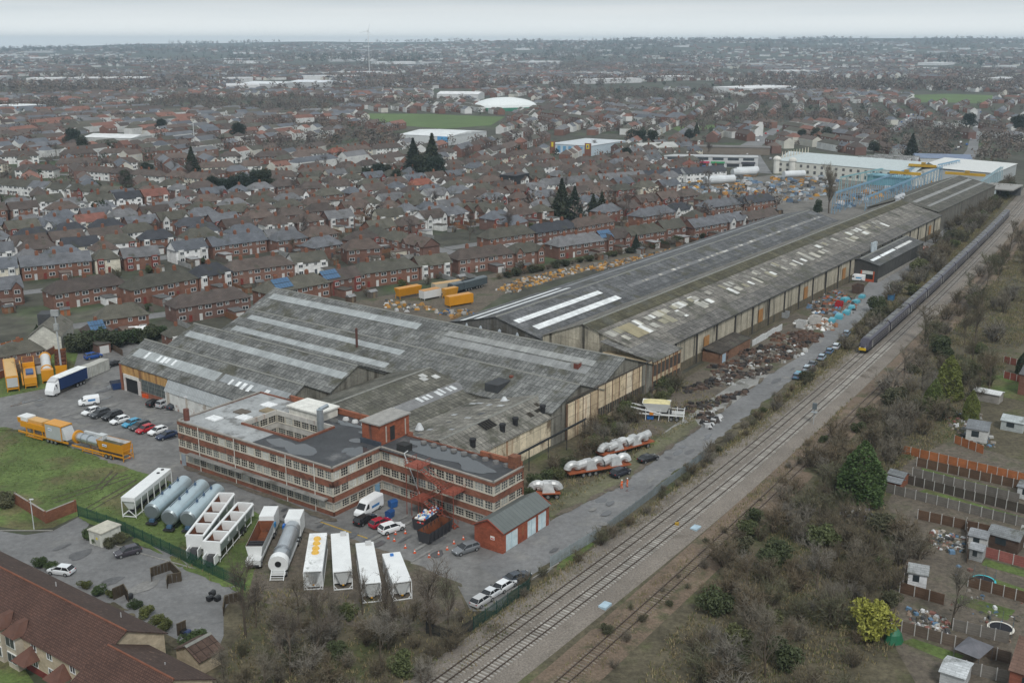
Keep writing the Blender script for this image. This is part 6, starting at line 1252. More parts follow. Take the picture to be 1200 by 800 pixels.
for hi, (p, hl, rz) in enumerate(near[:170]):
    d = Vector((math.cos(rz), math.sin(rz), 0)); nrm = Vector((d.y, -d.x, 0))
    W_ = 'of the %s nearest town house' % nth(hi + 1)
    if random.random() < .75: garden(1, p + d * rnd(-hl * .4, hl * .4) + nrm * rnd(6.6, 8.5), rz + rnd(-.05, .05), 'low garage or extension in front %s' % W_, random.choice(BRICKS + RENDER), random.choice([(.12, .12, .12), (.3, .3, .3), (.09, .08, .07), (.16, .12, .1)]))
    if random.random() < .8: garden(0, p + d * rnd(-hl * .5, hl * .5) + nrm * rnd(10, 15), rz + rnd(-.3, .3), 'small shed in the garden %s' % W_, random.choice(SC_), random.choice([(.12, .12, .12), (.25, .25, .25), (.1, .08, .06)]))
    for e in (-.5, .12):
        if random.random() < .7: garden(2, p + d * hl * e + nrm * 4.6, rz - math.pi / 2, '%s fence running down the garden %s' % ('left hand' if e < 0 else 'middle', W_), random.choice(SC_[:4]), (.1, .1, .1))
    if random.random() < .6:
        k = random.choice(['bush', 'leafy', 'bush', 'tree']); plant(k, p + d * rnd(-hl * .5, hl * .5) + nrm * rnd(9, 16), rnd(2, 4) if k != 'tree' else rnd(4, 7), 'garden %s in front %s' % ('bush' if k != 'tree' else 'tree', W_), 1, None if k != 'leafy' else random.choice([(.05, .065, .03), (.09, .10, .035)]), 'garden plants')
    if random.random() < .45: car(random.choice(['hatch', 'estate', 'suv']), p + d * rnd(-hl * .4, hl * .4) - nrm * rnd(8, 10), math.degrees(rz - ROT), random.choice([SILV, BLACK, CWH, CWH, DGREY, RED_, (.03, .08, .2)]), 'car parked behind the %s nearest town house' % nth(hi + 1), group='cars parked between the house rows', z=.05)
# town trees
random.seed(31); kc = {}
for i, (x, y, h, k) in enumerate(sorted(((85, 172, 13, 'round'), (98, 183, 13, 'round'), (226, 207, 15, 'conifer'), (172, 210, 9, 'round'), (148, 220, 9, 'round'), (430, 216, 9, 'round'), (445, 213, 10, 'round'), (455, 213, 9, 'round'), (465, 216, 8, 'round'), (485, 210, 20, 'conifer'), (507, 210, 22, 'conifer'), (495, 213, 15, 'round'), (512, 214, 14, 'round'), (658, 256, 15, 'conifer'), (673, 258, 13, 'conifer'), (695, 254, 9, 'conifer'), (705, 252, 9, 'conifer'), (745, 296, 6, 'conifer'), (740, 170, 11, 'round'), (752, 170, 11, 'round'), (763, 170, 11, 'round'), (734, 190, 9, 'round'), (1067, 190, 16, 'conifer'), (1024, 180, 9, 'round'), (955, 165, 10, 'round'), (968, 164, 10, 'round'), (940, 166, 9, 'round'), (250, 228, 9, 'round'), (262, 228, 8, 'round'), (275, 227, 9, 'round'), (285, 226, 10, 'round'), (300, 224, 11, 'round'), (312, 224, 11, 'round'), (280, 166, 14, 'round'), (190, 155, 11, 'round'), (808, 165, 9, 'round'), (816, 158, 9, 'conifer'), (10, 352, 6, 'conifer'), (2, 354, 5, 'conifer'), (1136, 152, 14, 'round'), (1194, 158, 16, 'round')))):
    kc[k] = kc.get(k, 0) + 1; plant(k, G(x, y), h * 1.2, 'dark %s among the town houses, %s from the left of its kind' % ('conifer' if k == 'conifer' else 'evergreen', nth(kc[k])), 1.35, random.choice([(.028, .038, .022), (.035, .045, .022), (.03, .045, .03)]), 'evergreen trees in the town')
bt = 0
for x, y in sorted((rnd(-20, 860), rnd(172, 285)) for _ in range(130)):
    p = G(x, y)
    if any((p - h[0]).length < h[1] * .45 + 3 for h in HOUSES): continue
    uu, vv = toUV(p)
    if vv < 185 and uu > 120: continue
    bt += 1; plant('tree', p, rnd(6, 10), 'bare street tree among the houses, %s from the left' % nth(bt), 1.0, (.115, .095, .085), 'bare trees among the houses')
# ================================================================ GARDENS RIGHT OF THE RAILWAY
random.seed(41)
psheet('garden_ground', [(1040, 590), (1062, 540), (1118, 515), (1260, 560), (1260, 830), (1090, 830), (1050, 760), (1042, 700), (1058, 640)], M_DIRT, 0.04)
for i, P in enumerate(([(1072, 577), (1200, 612), (1200, 606), (1085, 573)], [(1080, 548), (1190, 577), (1190, 581), (1080, 553)], [(1125, 697), (1190, 715), (1180, 727), (1120, 706)], [(1055, 752), (1070, 748), (1130, 768), (1118, 778)], [(1165, 678), (1200, 690), (1200, 700), (1160, 690)], [(1150, 440), (1200, 440), (1200, 470), (1150, 460)], [(1155, 655), (1200, 668), (1200, 676), (1150, 662)])):
    psheet('garden_lawn', P, M_GRASS, .05 + .004 * i)
def pfence(label, a, b, col, h=1.75, post=(.45, .44, .42), seg=1.83, jit=.12):
    A = G(*a); B = G(*b); d = B - A; n = max(1, round(d.length / seg)); rz = math.atan2(d.y, d.x); t = thing('panel_fence', label, 'fence', A, rz, 'garden panel fences'); s = d.length / n; me = None
    for k in range(n):
        v = rnd(1 - jit, 1 + jit)
        if me is None: o = MB().box(.04, s - .04, -.03, .03, .05, h).build('panel', M_SHED, t); me = o.data; po = MB().col(*post).box(-.06, .06, -.06, .06, 0, h + .1).build('post', M_MATTE, t)
        else:
            o = bpy.data.objects.new('panel', me); COL.objects.link(o); o.parent = t; q = bpy.data.objects.new('post', po.data); COL.objects.link(q); q.parent = t; q.location = (k * s, 0, 0)
        o.location = (k * s, 0, 0); o.color = (col[0] * v, col[1] * v, col[2] * v, 1)
OR = (.36, .13, .05); BR = (.115, .07, .045); GR = (.17, .155, .135); DK = (.075, .062, .05)
for a, b, c, lab in (((1056, 531), (1204, 566), OR, 'bright orange panel fence, farthest of the right hand gardens'), ((1118, 519), (1152, 532), OR, 'short orange fence below the grey roofed workshop'), ((1074, 546), (1200, 574), BR, 'brown panel fence just below the orange one'), ((1069, 558), (1194, 589), GR, 'grey panel fence with concrete posts below the brown one'), ((1060, 566), (1204, 603), DK, 'dark close boarded fence with a path below it'), ((1036, 576), (1204, 619), GR, 'weathered low fence beside the long lawn strip'), ((1075, 608), (1160, 627), BR, 'brown fence above the rubbish heap'), ((1153, 652), (1204, 666), (.28, .10, .085), 'faded red fence beside the trampoline'), ((1054, 694), (1106, 709), BR, 'brown fence in front of the white summerhouse'), ((1134, 687), (1204, 707), BR, 'brown fence above the bright lawn'), ((1041, 736), (1184, 778), (.15, .115, .09), 'long brown fence beside the green tarpaulin'), ((1131, 788), (1204, 806), GR, 'grey fence at the bottom right corner'), ((1132, 618), (1133, 660), BR, 'fence end post line by the grey sheds'), ((1041, 736), (1046, 752), BR, 'short fence return by the green tarpaulin'), ((1176, 425), (1206, 432), (.2, .07, .05), 'dark red fence at the right edge'), ((1176, 443), (1206, 451), (.24, .07, .05), 'lower red fence at the right edge'), ((1116, 738), (1182, 754), GR, 'grey garden fence below the bare tree'), ((1057, 690), (1063, 668), BR, 'fence left of the white summerhouse')):
    pfence(lab, a, b, c)
pfence('orange fence behind the wall at the left edge', (-6, 412), (28, 403), (.38, .13, .04))
pfence('dark red fence below the white gazebo', (150, 398), (178, 392), (.2, .05, .04))
def gshed(label, a, b, dep, h, rh, wc, rc, name='garden_shed', cat='shed', win=True):
    """a,b: ground pixels of the camera-side wall; depth backwards"""
    A = G(*a); B = G(*b); d = B - A; L_ = d.length; t = thing(name, label, cat, A, math.atan2(d.y, d.x))
    MB().box(0, L_, 0, dep, 0, h).face([(0, dep, h), (0, 0, h), (0, dep / 2, rh - .08)]).face([(L_, 0, h), (L_, dep, h), (L_, dep / 2, rh - .08)]).build('wall', M_SHED, t, color=wc)
    slope(t, 'roof_slope', (-.2, -.25, h - .05), (L_ + .2, -.25, h - .05), (L_ + .2, dep / 2, rh), (-.2, dep / 2, rh), M_HROOF, rc); slope(t, 'roof_slope', (L_ + .2, dep + .25, h - .05), (-.2, dep + .25, h - .05), (-.2, dep / 2, rh), (L_ + .2, dep / 2, rh), M_HROOF, rc)
    if win: MB().col(.03, .04, .045).box(L_ * .25, L_ * .6, -.03, .0, h * .4, h * .85).build('window', M_GLOSS, t)
    return t
gshed('white summerhouse with grey roof and dark square window', (1063, 686), (1085, 690), 3.2, 2.3, 3.1, (.70, .71, .72), (.30, .31, .31)); gshed('upper red brown shed behind the dark cypress', (1040, 566), (1058, 571), 2.4, 2.0, 2.6, (.22, .085, .05), (.17, .18, .185), win=False); gshed('lower red brown shed behind the dark cypress', (1038, 574), (1054, 578), 2.2, 1.9, 2.5, (.24, .09, .05), (.18, .19, .2), win=False)
gshed('white shed with grey roof beside the rubbish heap', (1134, 640), (1155, 645), 3.0, 2.1, 2.7, (.6, .6, .58), (.24, .25, .26)); gshed('small grey shed in front of the white one', (1135, 655), (1150, 659), 2.4, 2.0, 2.6, (.32, .33, .33), (.26, .27, .28)); gshed('long dark timber outbuilding with felt roof', (1156, 640), (1192, 650), 4.0, 2.4, 3.2, (.09, .06, .045), (.2, .21, .215)); gshed('pale metal shed at the right edge', (1194, 640), (1215, 645), 3.0, 2.5, 3.2, (.55, .56, .56), (.5, .51, .5))
gshed('white cabin with grey roof at the right end of the brown fence', (1191, 583), (1215, 589), 3.6, 2.3, 3.0, (.6, .61, .6), (.2, .21, .22)); gshed('grey roofed workshop with white end among the bare trees', (1131, 516), (1156, 520), 6.0, 2.8, 3.6, (.52, .52, .5), (.17, .18, .19)); gshed('long white roofed shed near the three cypresses', (1140, 468), (1170, 474), 3.2, 2.2, 2.6, (.3, .28, .25), (.6, .61, .6), win=False); gshed('pale greenhouse with glass roof right of the workshop', (1172, 503), (1198, 508), 4.0, 2.2, 3.0, (.40, .43, .42), (.42, .46, .46)); gshed('red brick house at the right edge beside the lawn', (1192, 462), (1230, 470), 8, 5, 7.5, (.21, .1, .07), (.11, .11, .115), 'brick_house', 'house'); gshed('brown tiled brick house in the bottom right corner', (1180, 812), (1240, 832), 8, 3.4, 6.2, (.24, .085, .055), (.17, .105, .08), 'brick_house', 'house'); gshed('silver corrugated shed bottom right of the lawn', (1100, 803), (1128, 812), 4, 2.2, 2.7, (.45, .46, .46), (.48, .5, .51), win=False)
gshed('white party gazebo in a garden behind the hedge', (153, 396), (172, 394), 3.5, 2.0, 2.8, (.7, .7, .69), (.75, .75, .74), 'white_gazebo', 'gazebo', False); gshed('small pale roofed shed at the left edge', (0, 420), (20, 414), 3, 2.1, 2.8, (.2, .12, .08), (.45, .46, .46)); gshed('low brick bungalow with grey roof at the left edge', (2, 428), (26, 419), 5, 2.5, 4.2, (.2, .11, .08), (.15, .155, .16), 'bungalow', 'house')
t = thing('garden_gazebo', 'grey canopy gazebo over a planted corner', 'gazebo', G(1139, 775), ROT - .2); MB().col(.14, .14, .155).taper(-2.2, 2.2, -1.7, 1.7, 2.1, -.2, .2, -.2, .2, 2.9).build('canopy', M_MATTE, t)
for x in (-2.1, 2.1):
    for y in (-1.6, 1.6): MB().col(.1, .1, .1).bar((x, y, 0), (x, y, 2.2), .07).build('pole', M_MATTE, t)
t = thing('tarpaulin_heap', 'green tarpaulin over a heap beside the yellow bush', 'tarpaulin', G(1047, 750), ROT); mb = MB().col(.02, .13, .065); pts = [(1.6 * math.cos(a) * (1 + .15 * math.sin(3 * a)), 1.3 * math.sin(a)) for a in [k * .628 for k in range(10)]]; mb.prism(pts, 0, 1.2, top=[(p[0] * .75, p[1] * .7) for p in pts]).prism([(p[0] * .75, p[1] * .7) for p in pts], 1.2, 1.9, top=[(p[0] * .2 + .2, p[1] * .25) for p in pts]); mb.build('sheet', M_GLOSS, t)
for px, rim, lab in (((1152, 685), (.05, .45, .5), 'trampoline with turquoise rim and net poles'), ((1172, 741), (.65, .62, .55), 'black trampoline with pale orange rim')):
    t = thing('trampoline', lab, 'trampoline', G(*px), 0); MB().col(.015, .015, .018).tube((0, 0, .78), (0, 0, .82), 1.45, n=20).build('mat', M_MATTE, t); MB().col(*rim).tube((0, 0, .7), (0, 0, .8), 1.75, n=20).build('rim', M_MATTE, t)
    for k in range(6): a = k * 1.047; MB().col(.12, .14, .15).bar((1.7 * math.cos(a), 1.7 * math.sin(a), 0), (1.7 * math.cos(a), 1.7 * math.sin(a), 2.5), .05).build('pole', M_MATTE, t)
def rubble(name, label, polys, n, cols, smin, smax, seed, hz=.6):
    rg = random.Random(seed); mb = MB(); Wp = [G(*p) for p in polys]; xs = [p.x for p in Wp]; ys = [p.y for p in Wp]; k = 0; tr = 0
    while k < n and tr < n * 40:
        tr += 1; x, y = rg.uniform(min(xs), max(xs)), rg.uniform(min(ys), max(ys))
        if not inpoly(x, y, [(p.x, p.y) for p in Wp]): continue
        k += 1; s = rg.uniform(smin, smax); a = rg.uniform(0, 3.14); c = rg.choice(cols); v = rg.uniform(.7, 1.3); mb.col(c[0] * v, c[1] * v, c[2] * v); asp = rg.uniform(.3, 1); ca, sa = math.cos(a), math.sin(a); P = [(x + u * ca - w_ * sa, y + u * sa + w_ * ca) for u, w_ in ((-s, -s * asp), (s, -s * asp), (s * .8, s * asp), (-s * .9, s * asp * .8))]
        cx = sum(p[0] for p in P) / 4; cy = sum(p[1] for p in P) / 4; f = rg.uniform(.4, .95); mb.prism(P, .03, .03 + s * rg.uniform(.3, 1.0) * hz * 2, top=[(cx + (p[0] - cx) * f + rg.uniform(-.1, .1) * s, cy + (p[1] - cy) * f) for p in P])
    o = mb.build(name, M_MATTE); stuff(o, label, 'rubble'); return o
JUNK = [(.40, .40, .38), (.22, .16, .12), (.12, .11, .1), (.3, .27, .23), (.06, .06, .06), (.10, .17, .25), (.20, .09, .07), (.5, .5, .5), (.17, .15, .12), (.09, .08, .06)]
rubble('garden_rubbish', 'rubbish heap with pale boards beside the grey sheds', [(1095, 622), (1130, 628), (1132, 648), (1110, 650), (1085, 632)], 150, JUNK, .12, .5, 1); rubble('garden_rubbish', 'rubbish heap below the summerhouse fence', [(1062, 712), (1110, 722), (1112, 742), (1070, 736)], 150, JUNK, .12, .5, 2); rubble('garden_rubbish', 'rubbish heap with purple sheet beside the large cypress', [(985, 592), (1020, 598), (1018, 612), (985, 606)], 90, [(.6, .6, .58), (.1, .1, .1), (.25, .22, .4), (.3, .25, .2)], .15, .6, 3); rubble('garden_rubbish', 'loose clutter between the workshop and greenhouse', [(1100, 480), (1150, 486), (1170, 530), (1120, 512)], 150, JUNK, .15, .6, 4); rubble('garden_rubbish', 'scattered garden clutter along the right edge', [(1120, 660), (1200, 700), (1200, 760), (1110, 720)], 60, JUNK, .12, .4, 5)
# ================================================================ SCRAPYARD
DKS = [(.035, .03, .028), (.055, .045, .038), (.025, .024, .024), (.07, .05, .04), (.09, .06, .045)]; RST = [(.115, .06, .038), (.09, .052, .036), (.07, .048, .038), (.10, .055, .036)]
rows_ = [([(790, 478), (835, 468), (880, 455), (875, 462), (830, 480), (800, 486)], 150, DKS), ([(800, 455), (850, 440), (905, 430), (900, 437), (850, 450), (805, 462)], 220, DKS), ([(830, 430), (880, 420), (935, 412), (930, 420), (880, 430), (835, 440)], 230, DKS + RST), ([(865, 412), (905, 404), (950, 400), (945, 408), (900, 414), (868, 420)], 200, DKS + RST), ([(900, 392), (940, 388), (965, 393), (955, 402), (905, 400)], 200, RST), ([(930, 378), (965, 372), (982, 380), (975, 388), (935, 386)], 130, [(.5, .5, .48), (.25, .12, .06), (.6, .6, .58), (.3, .28, .25)]), ([(940, 345), (985, 340), (1005, 352), (1000, 368), (960, 372), (945, 362)], 260, [(.1, .09, .08), (.12, .2, .3), (.3, .1, .05), (.35, .35, .34), (.04, .04, .04), (.2, .12, .08)]), ([(815, 490), (838, 480), (845, 490), (832, 503)], 60, DKS + [(.5, .5, .5)]), ([(830, 440), (930, 395), (950, 410), (850, 460)], 160, [(.4, .4, .39), (.1, .09, .08), (.2, .18, .15)])]
for i, (P, n, c) in enumerate(rows_): rubble('scrap_metal', '%s row of dark scrap metal from the near end of the scrapyard' % nth(i + 1), P, n, c, .25, .8, 50 + i, .55)
for i, (x, y, s) in enumerate(((992, 368, 1.2), (998, 362, 1.1), (983, 373, 1.3), (1003, 355, 1.0), (990, 353, 1.2), (975, 377, 1.1), (1010, 349, 1.0), (935, 440, .9), (1008, 300, 0.01))):
    if s < .1: continue
    t = thing('tarpaulin_bundle', '%s turquoise wrapped bundle in the scrapyard, counting from the right' % nth(i + 1), 'bundle', G(x, y), ROT + rnd(-.3, .3), 'turquoise bundles'); mb = MB().col(.09, .34, .42); mb.prism([(-1.2 * s, -.8 * s), (1.2 * s, -.9 * s), (1.3 * s, .8 * s), (-1.1 * s, .9 * s)], 0, .7 * s).prism([(-1.1 * s, -.7 * s), (1.1 * s, -.8 * s), (1.2 * s, .7 * s), (-1 * s, .8 * s)], .7 * s, 1.05 * s, top=[(-1.0 * s, -.6 * s), (1.0 * s, -.65 * s), (1.05 * s, .6 * s), (-.9 * s, .65 * s)]); mb.build('wrapping', M_GLOSS, t)
for i, (x, y, c, sz, lab) in enumerate(((983, 360, (.40, .015, .02), (3.4, 1.8, 1.7), 'bright red skip among the turquoise bundles'), (1005, 343, (.10, .065, .05), (3.6, 2.4, 2.6), 'rusty brown box container by the annex van'), (938, 384, (.5, .5, .49), (2.2, 2, 2.2), 'white metal cabinet left of the rusty scrap'), (955, 380, (.52, .5, .47), (2.6, 2.2, 2.6), 'larger white metal cabinet at the rusty scrap'), (920, 372, (.3, .31, .31), (2.4, 1.8, 1.8), 'grey tank beside the long wall hoarding'), (1044, 352, (.05, .16, .3), (2.2, 1.6, 2.0), 'blue machine in the lineside bushes by the annex'))):
    t = thing('scrap_container', lab, 'container', G(x, y), ROT + rnd(-.2, .2)); a, b, h = sz; MB().col(*c).taper(-a / 2, a / 2, -b / 2, b / 2, .1, -a * .55, a * .55, -b * .55, b * .55, h, topcap=False).build('tub', M_MATTE, t); MB().col(*[k * .4 for k in c]).box(-a * .48, a * .48, -b * .48, b * .48, .2, h * .8).build('contents', M_MATTE, t)
    for k in range(4): MB().col(*[q * .8 for q in c]).box(-a * .5 + k * a * .3, -a * .5 + k * a * .3 + .12, -b * .57, -b * .5, .2, h * .95).build('rib', M_MATTE, t)
for i, (x, y, w_) in enumerate(((957, 366, 4.0), (828, 488, 1.6), (835, 497, 1.4), (940, 415, 2.0), (930, 405, 1.8))):
    t = thing('white_sheet_metal', ['large crumpled white sheet in the middle of the scrapyard', 'white bags at the near end of the scrapyard', 'second white bags at the near end of the scrapyard', 'white sheet beside the fourth scrap row', 'white bag on the rusty scrap'][i], 'scrap', G(x, y), rnd(0, 3)); mb = MB().col(.55, .56, .56); pts = [(w_ * .5 * math.cos(a) * rnd(.7, 1.1), w_ * .35 * math.sin(a) * rnd(.7, 1.1)) for a in [k * .7 for k in range(9)]]; mb.prism(pts, 0, .35, top=[(p[0] * .7, p[1] * .6) for p in pts]); mb.build('sheet', M_MATTE, t)
# machinery yard behind the sheds
def ybox(label, a, b, w_, z0, h, c, name='plant_unit', cat='plant', legs=True, top=None, taper_=0):
    t, f = placed(name, label, cat, a, b, 'orange plant in the machinery yard')
    if taper_: MB().col(*c).taper(-f * .9, f * .9, -w_ * .25, w_ * .25, z0, -f, f, -w_ / 2, w_ / 2, h).build('hopper', M_GLOSS, t)
    else: MB().col(*c).box(-f, f, -w_ / 2, w_ / 2, z0, h, True).build('body', M_GLOSS, t)
    MB().col(*(top or [k * .9 for k in c])).box(-f * .97, f * .97, -w_ * .46, w_ * .46, h, h + .12).build('top', M_GLOSS, t)
    if legs:
        for x in (-f * .9, f * .9):
            for s in (-1, 1): MB().col(*c).bar((x, s * w_ * .42, 0), (x, s * w_ * .42, z0 + .4), .14).build('leg', M_GLOSS, t)
    return t
ybox('orange ribbed hopper behind the ridged sheds', (465, 351), (492, 346), 2.8, .9, 3.4, ORG, taper_=1); ybox('white cabin on an orange frame beside the ribbed hopper', (494, 352), (514, 348), 2.6, .6, 3.0, (.62, .63, .62), top=(.5, .22, .03)); ybox('beige container in the machinery yard', (508, 345), (540, 340), 2.6, .2, 3.4, (.46, .42, .33), legs=False, top=(.5, .3, .1)); ybox('orange box frame plant nearest the dark roofed shed', (524, 360), (552, 355), 2.6, .5, 3.2, ORG); ybox('orange chute unit between beige container and box frame', (520, 350), (535, 347), 2.2, .6, 3.0, (.6, .28, .02), taper_=1)
for a, b, lab in (((528, 345), (556, 338), 'left dark trailer with red tail in the machinery yard'), ((541, 342), (568, 335), 'right dark trailer with red tail in the machinery yard')):
    t, f = placed('box_trailer', lab, 'trailer', a, b); MB().col(.065, .085, .095).box(-f, f, -1.25, 1.25, 1.0, 3.2).build('body', M_GLOSS, t); MB().col(.10, .12, .13).ext([(-1.25, 3.2), (1.25, 3.2), (.6, 3.55), (-.6, 3.55)], -f, f).build('top', M_GLOSS, t); MB().col(.40, .01, .02).box(f, f + .08, -1.2, 1.2, .9, 2.6).build('tail_board', M_GLOSS, t); axle(t, f * .3, 3)
OJ = [(.42, .21, .04), (.34, .17, .04), (.26, .15, .06), (.36, .22, .08), (.30, .28, .25), (.4, .4, .39), (.08, .08, .08), (.13, .11, .09)]
rubble('orange_scrap', 'loose orange machine parts left of the box frame plant', [(452, 352), (500, 358), (512, 364), (470, 366), (450, 360)], 60, OJ + [(.5, .5, .5)], .3, .9, 71); rubble('orange_scrap', 'line of orange machine parts beside the dark roofed shed, near half', [(580, 341), (600, 330), (680, 312), (690, 316), (640, 330), (600, 345)], 330, OJ, .2, .8, 72); rubble('orange_scrap', 'line of orange machine parts beside the dark roofed shed, far half', [(690, 312), (740, 302), (800, 290), (802, 294), (750, 306), (695, 320)], 330, OJ, .2, .9, 73); rubble('orange_scrap', 'blue and orange parts in front of the box frame plant', [(510, 366), (545, 362), (560, 366), (530, 374)], 60, OJ + [(.05, .12, .25)], .3, .9, 74)
for i in range(9): plant('leafy' if i % 2 else 'bush', G(430 + i * 42, 352 - i * 9.5 - 6), rnd(2, 3.5), '%s bush from left in the hedge behind the machinery yard' % nth(i + 1), 1.3, None if i % 2 == 0 else random.choice([(.05, .06, .025), (.09, .105, .03)]), 'hedge behind the machinery yard')
# hedge along the machinery line
for i in range(26): plant('leafy' if i % 3 else 'bush', G(585 + i * 9.5, 331 - i * 1.9 - 4), rnd(2, 3.2), '%s bush from left in the long hedge above the orange parts' % nth(i + 1), 1.4, None if i % 3 == 0 else random.choice([(.05, .055, .03), (.07, .075, .035)]), 'long hedge above the orange parts')
# ================================================================ HOUSING COURT, FENCES, TRAIN, PEOPLE
random.seed(91)
M_BTILE = mat('brown_tiles', 'rgb', (.085, .055, .044), rough=.8, namt=.22, nscale=.3, brick=(.36, .34, .06, .22, .55), c2=(.16, .105, .08), c2amt=.0, c2scale=1.2, fine=.25, fscale=4)
M_BTILE2 = mat('red_brown_tiles', 'rgb', (.098, .052, .039), rough=.8, namt=.2, nscale=.3, brick=(.36, .34, .06, .22, .55), fine=.25, fscale=4)
def block(label, u0, u1, v0, v1, ze, zr):
    t = site('apartment_block', label, 'apartments', (u0 + u1) / 2, v0); hw_ = (u1 - u0) / 2; Ln = v1 - v0
    MB().box(-hw_, hw_, 0, Ln, 0, ze).face([(-hw_, 0, ze), (hw_, 0, ze), (0, 0, zr - .1)]).face([(hw_, Ln, ze), (-hw_, Ln, ze), (0, Ln, zr - .1)]).build('wall', M_HWALL, t, color=(.42, .35, .25))
    k = (zr - ze) / hw_; o = .45
    slope(t, 'roof_slope', (hw_ + o, -.3, ze - k * o), (hw_ + o, Ln + .3, ze - k * o), (0, Ln + .3, zr), (0, -.3, zr), M_BTILE, None); slope(t, 'roof_slope', (-hw_ - o, Ln + .3, ze - k * o), (-hw_ - o, -.3, ze - k * o), (0, -.3, zr), (0, Ln + .3, zr), M_BTILE2, None)
    n = int(Ln / .45)
    rt = MB().col(.19, .075, .045)
    for i in range(n): rt.tube((0, i * .45 - .2, zr + .02), (0, i * .45 + .22, zr + .05), .13, .12, 6)
    stuff(rt.build('ridge_tiles', M_MATTE, t)); return t
b1 = block('long brown tiled apartment block with bay windows, bottom left', 62.6, 73.4, 107.4, 156, 5.0, 7.9); b2 = block('lower brown tiled block stepping down in the bottom left corner', 59.8, 70.6, 94.6, 107.2, 4.6, 7.4)
for i, y in enumerate((14.5, 18.0, 26, 31, 40)):
    by = MB().col(.45, .40, .32).box(-6.5, -5.4, y - .1, y + 2.2, 0, 4.9); bo = by.build('bay', M_MATTE, b1)
    for z in (.9, 3.2): MB().col(.72, .72, .70).box(-6.6, -6.5, y, y + 2.1, z, z + 1.5).build('bay_frame', M_GLOSS, bo); MB().col(.05, .055, .06).box(-6.63, -6.6, y + .12, y + .95, z + .12, z + 1.38).build('pane', M_GLOSS, bo); MB().col(.05, .055, .06).box(-6.63, -6.6, y + 1.1, y + 1.98, z + .12, z + 1.38).build('pane', M_GLOSS, bo)
    MB().col(.11, .055, .04).taper(-6.9, -5.2, y - .4, y + 2.5, 4.9, -5.2, -4.0, y + .6, y + 1.5, 6.2).build('bay_roof', M_MATTE, bo)
for y in (3, 8, 11.5, 22.5, 36):
    for z in (1.0, 3.3): hw(1.2, 1.1).build('window', [M_WFRAME, M_GLASS], b1, (-5.4, y + 1.2, z), -math.pi / 2, color=(.04, .045, .05))
MB().col(.16, .035, .03).box(-5.5, -5.38, .2, 48, 0, .9).build('red_plinth', M_MATTE, b1)
for y in (5.5, 12.5): MB().col(.12, .058, .042).taper(-7.6, -5.2, y - 1.5, y + 1.5, 2.4, -5.5, -5.2, y - .2, y + .2, 3.9).build('porch_roof', M_MATTE, b1)
for bb, pts in ((b1, ((3.0, 20, 6.6), (2.2, 33, 7.0), (3.4, 6, 6.4))), (b2, ((2.6, 5, 6.0),))):
    for x, y, z in pts: MB().col(.4, .4, .4).tube((x, y, z - .4), (x, y, z + .35), .08, n=6).build('vent_pipe', M_MATTE, bb)
t = site('tile_porch', 'small brown tiled porch on the court side of the apartments', 'porch', 74.6, 104.5); gable(t, 3.4, -2.4, 0, 2.4, 2.3, 3.5, 2.3, M_HWALL, (.42, .35, .25), (.10, .065, .05))
k_ = thing('substation_kiosk', 'small white kiosk with flat roof in the court shrubs', 'kiosk', G(124, 634), ROT + .1); MB().col(.56, .56, .50).box(-1.9, 1.9, -1.5, 1.5, 0, 2.4).build('body', M_MATTE, k_); MB().col(.46, .44, .37).box(-2.05, 2.05, -1.65, 1.65, 2.4, 2.6).build('roof', M_MATTE, k_); MB().col(.42, .42, .38).box(-1.94, -1.9, -1.0, .2, .1, 2.1).build('door', M_MATTE, k_); MB().col(.6, .5, .05).box(-1.96, -1.94, -.6, -.2, 1.2, 1.6).build('warning_plate', M_MATTE, k_)
def bars_fence(name, label, pts, col, h, seg=2.6, n=15, grp=None):
    P = [G(*p) for p in pts]; t = thing(name, label, 'fence', P[0], 0, grp); base = P[0]; pm = qm = None
    for A, B in zip(P, P[1:]):
        d = B - A; m = max(1, round(d.length / seg)); s = d.length / m; rz = math.atan2(d.y, d.x)
        for k in range(m):
            if pm is None:
                mb = MB().col(*col)
                for q in range(n): x = s * (q + .5) / n; mb.box(x - .035, x + .035, -.015, .015, .08, h)
                mb.box(0, s, .02, .05, h * .2, h * .2 + .06).box(0, s, .02, .05, h * .82, h * .82 + .06); o = mb.build('fence_panel', M_MATTE, t); pm = o.data; o['kind'] = 'stuff'; q = MB().col(*col).box(-.05, .05, -.05, .05, 0, h + .12).build('post', M_MATTE, t); qm = q.data
            else:
                o = bpy.data.objects.new('fence_panel', pm); COL.objects.link(o); o.parent = t; o['kind'] = 'stuff'; q = bpy.data.objects.new('post', qm); COL.objects.link(q); q.parent = t
            p = A - base + d * k / m; o.location = p; q.location = p; o.rotation_euler = q.rotation_euler = (0, 0, rz)
    return t
bars_fence('palisade_fence', 'dark green mesh fence below the silver tanks', [(92, 605), (138, 621), (200, 650), (289, 693)], (.015, .065, .042), 2.1); bars_fence('palisade_fence', 'grey palisade fence on the grassy bank beside the road', [(645, 665), (699, 632)], (.26, .30, .31), 1.9); bars_fence('palisade_fence', 'dark green palisade behind the four lineside cars', [(555, 738), (620, 692), (622, 682)], (.015, .05, .04), 2.0); bars_fence('palisade_fence', 'grey palisade along the road beyond the workers', [(712, 622), (760, 586), (830, 533)], (.20, .23, .24), 1.6); bars_fence('palisade_fence', 'black fence along the bottom thicket', [(500, 742), (530, 752), (555, 738)], (.03, .03, .03), 1.8)
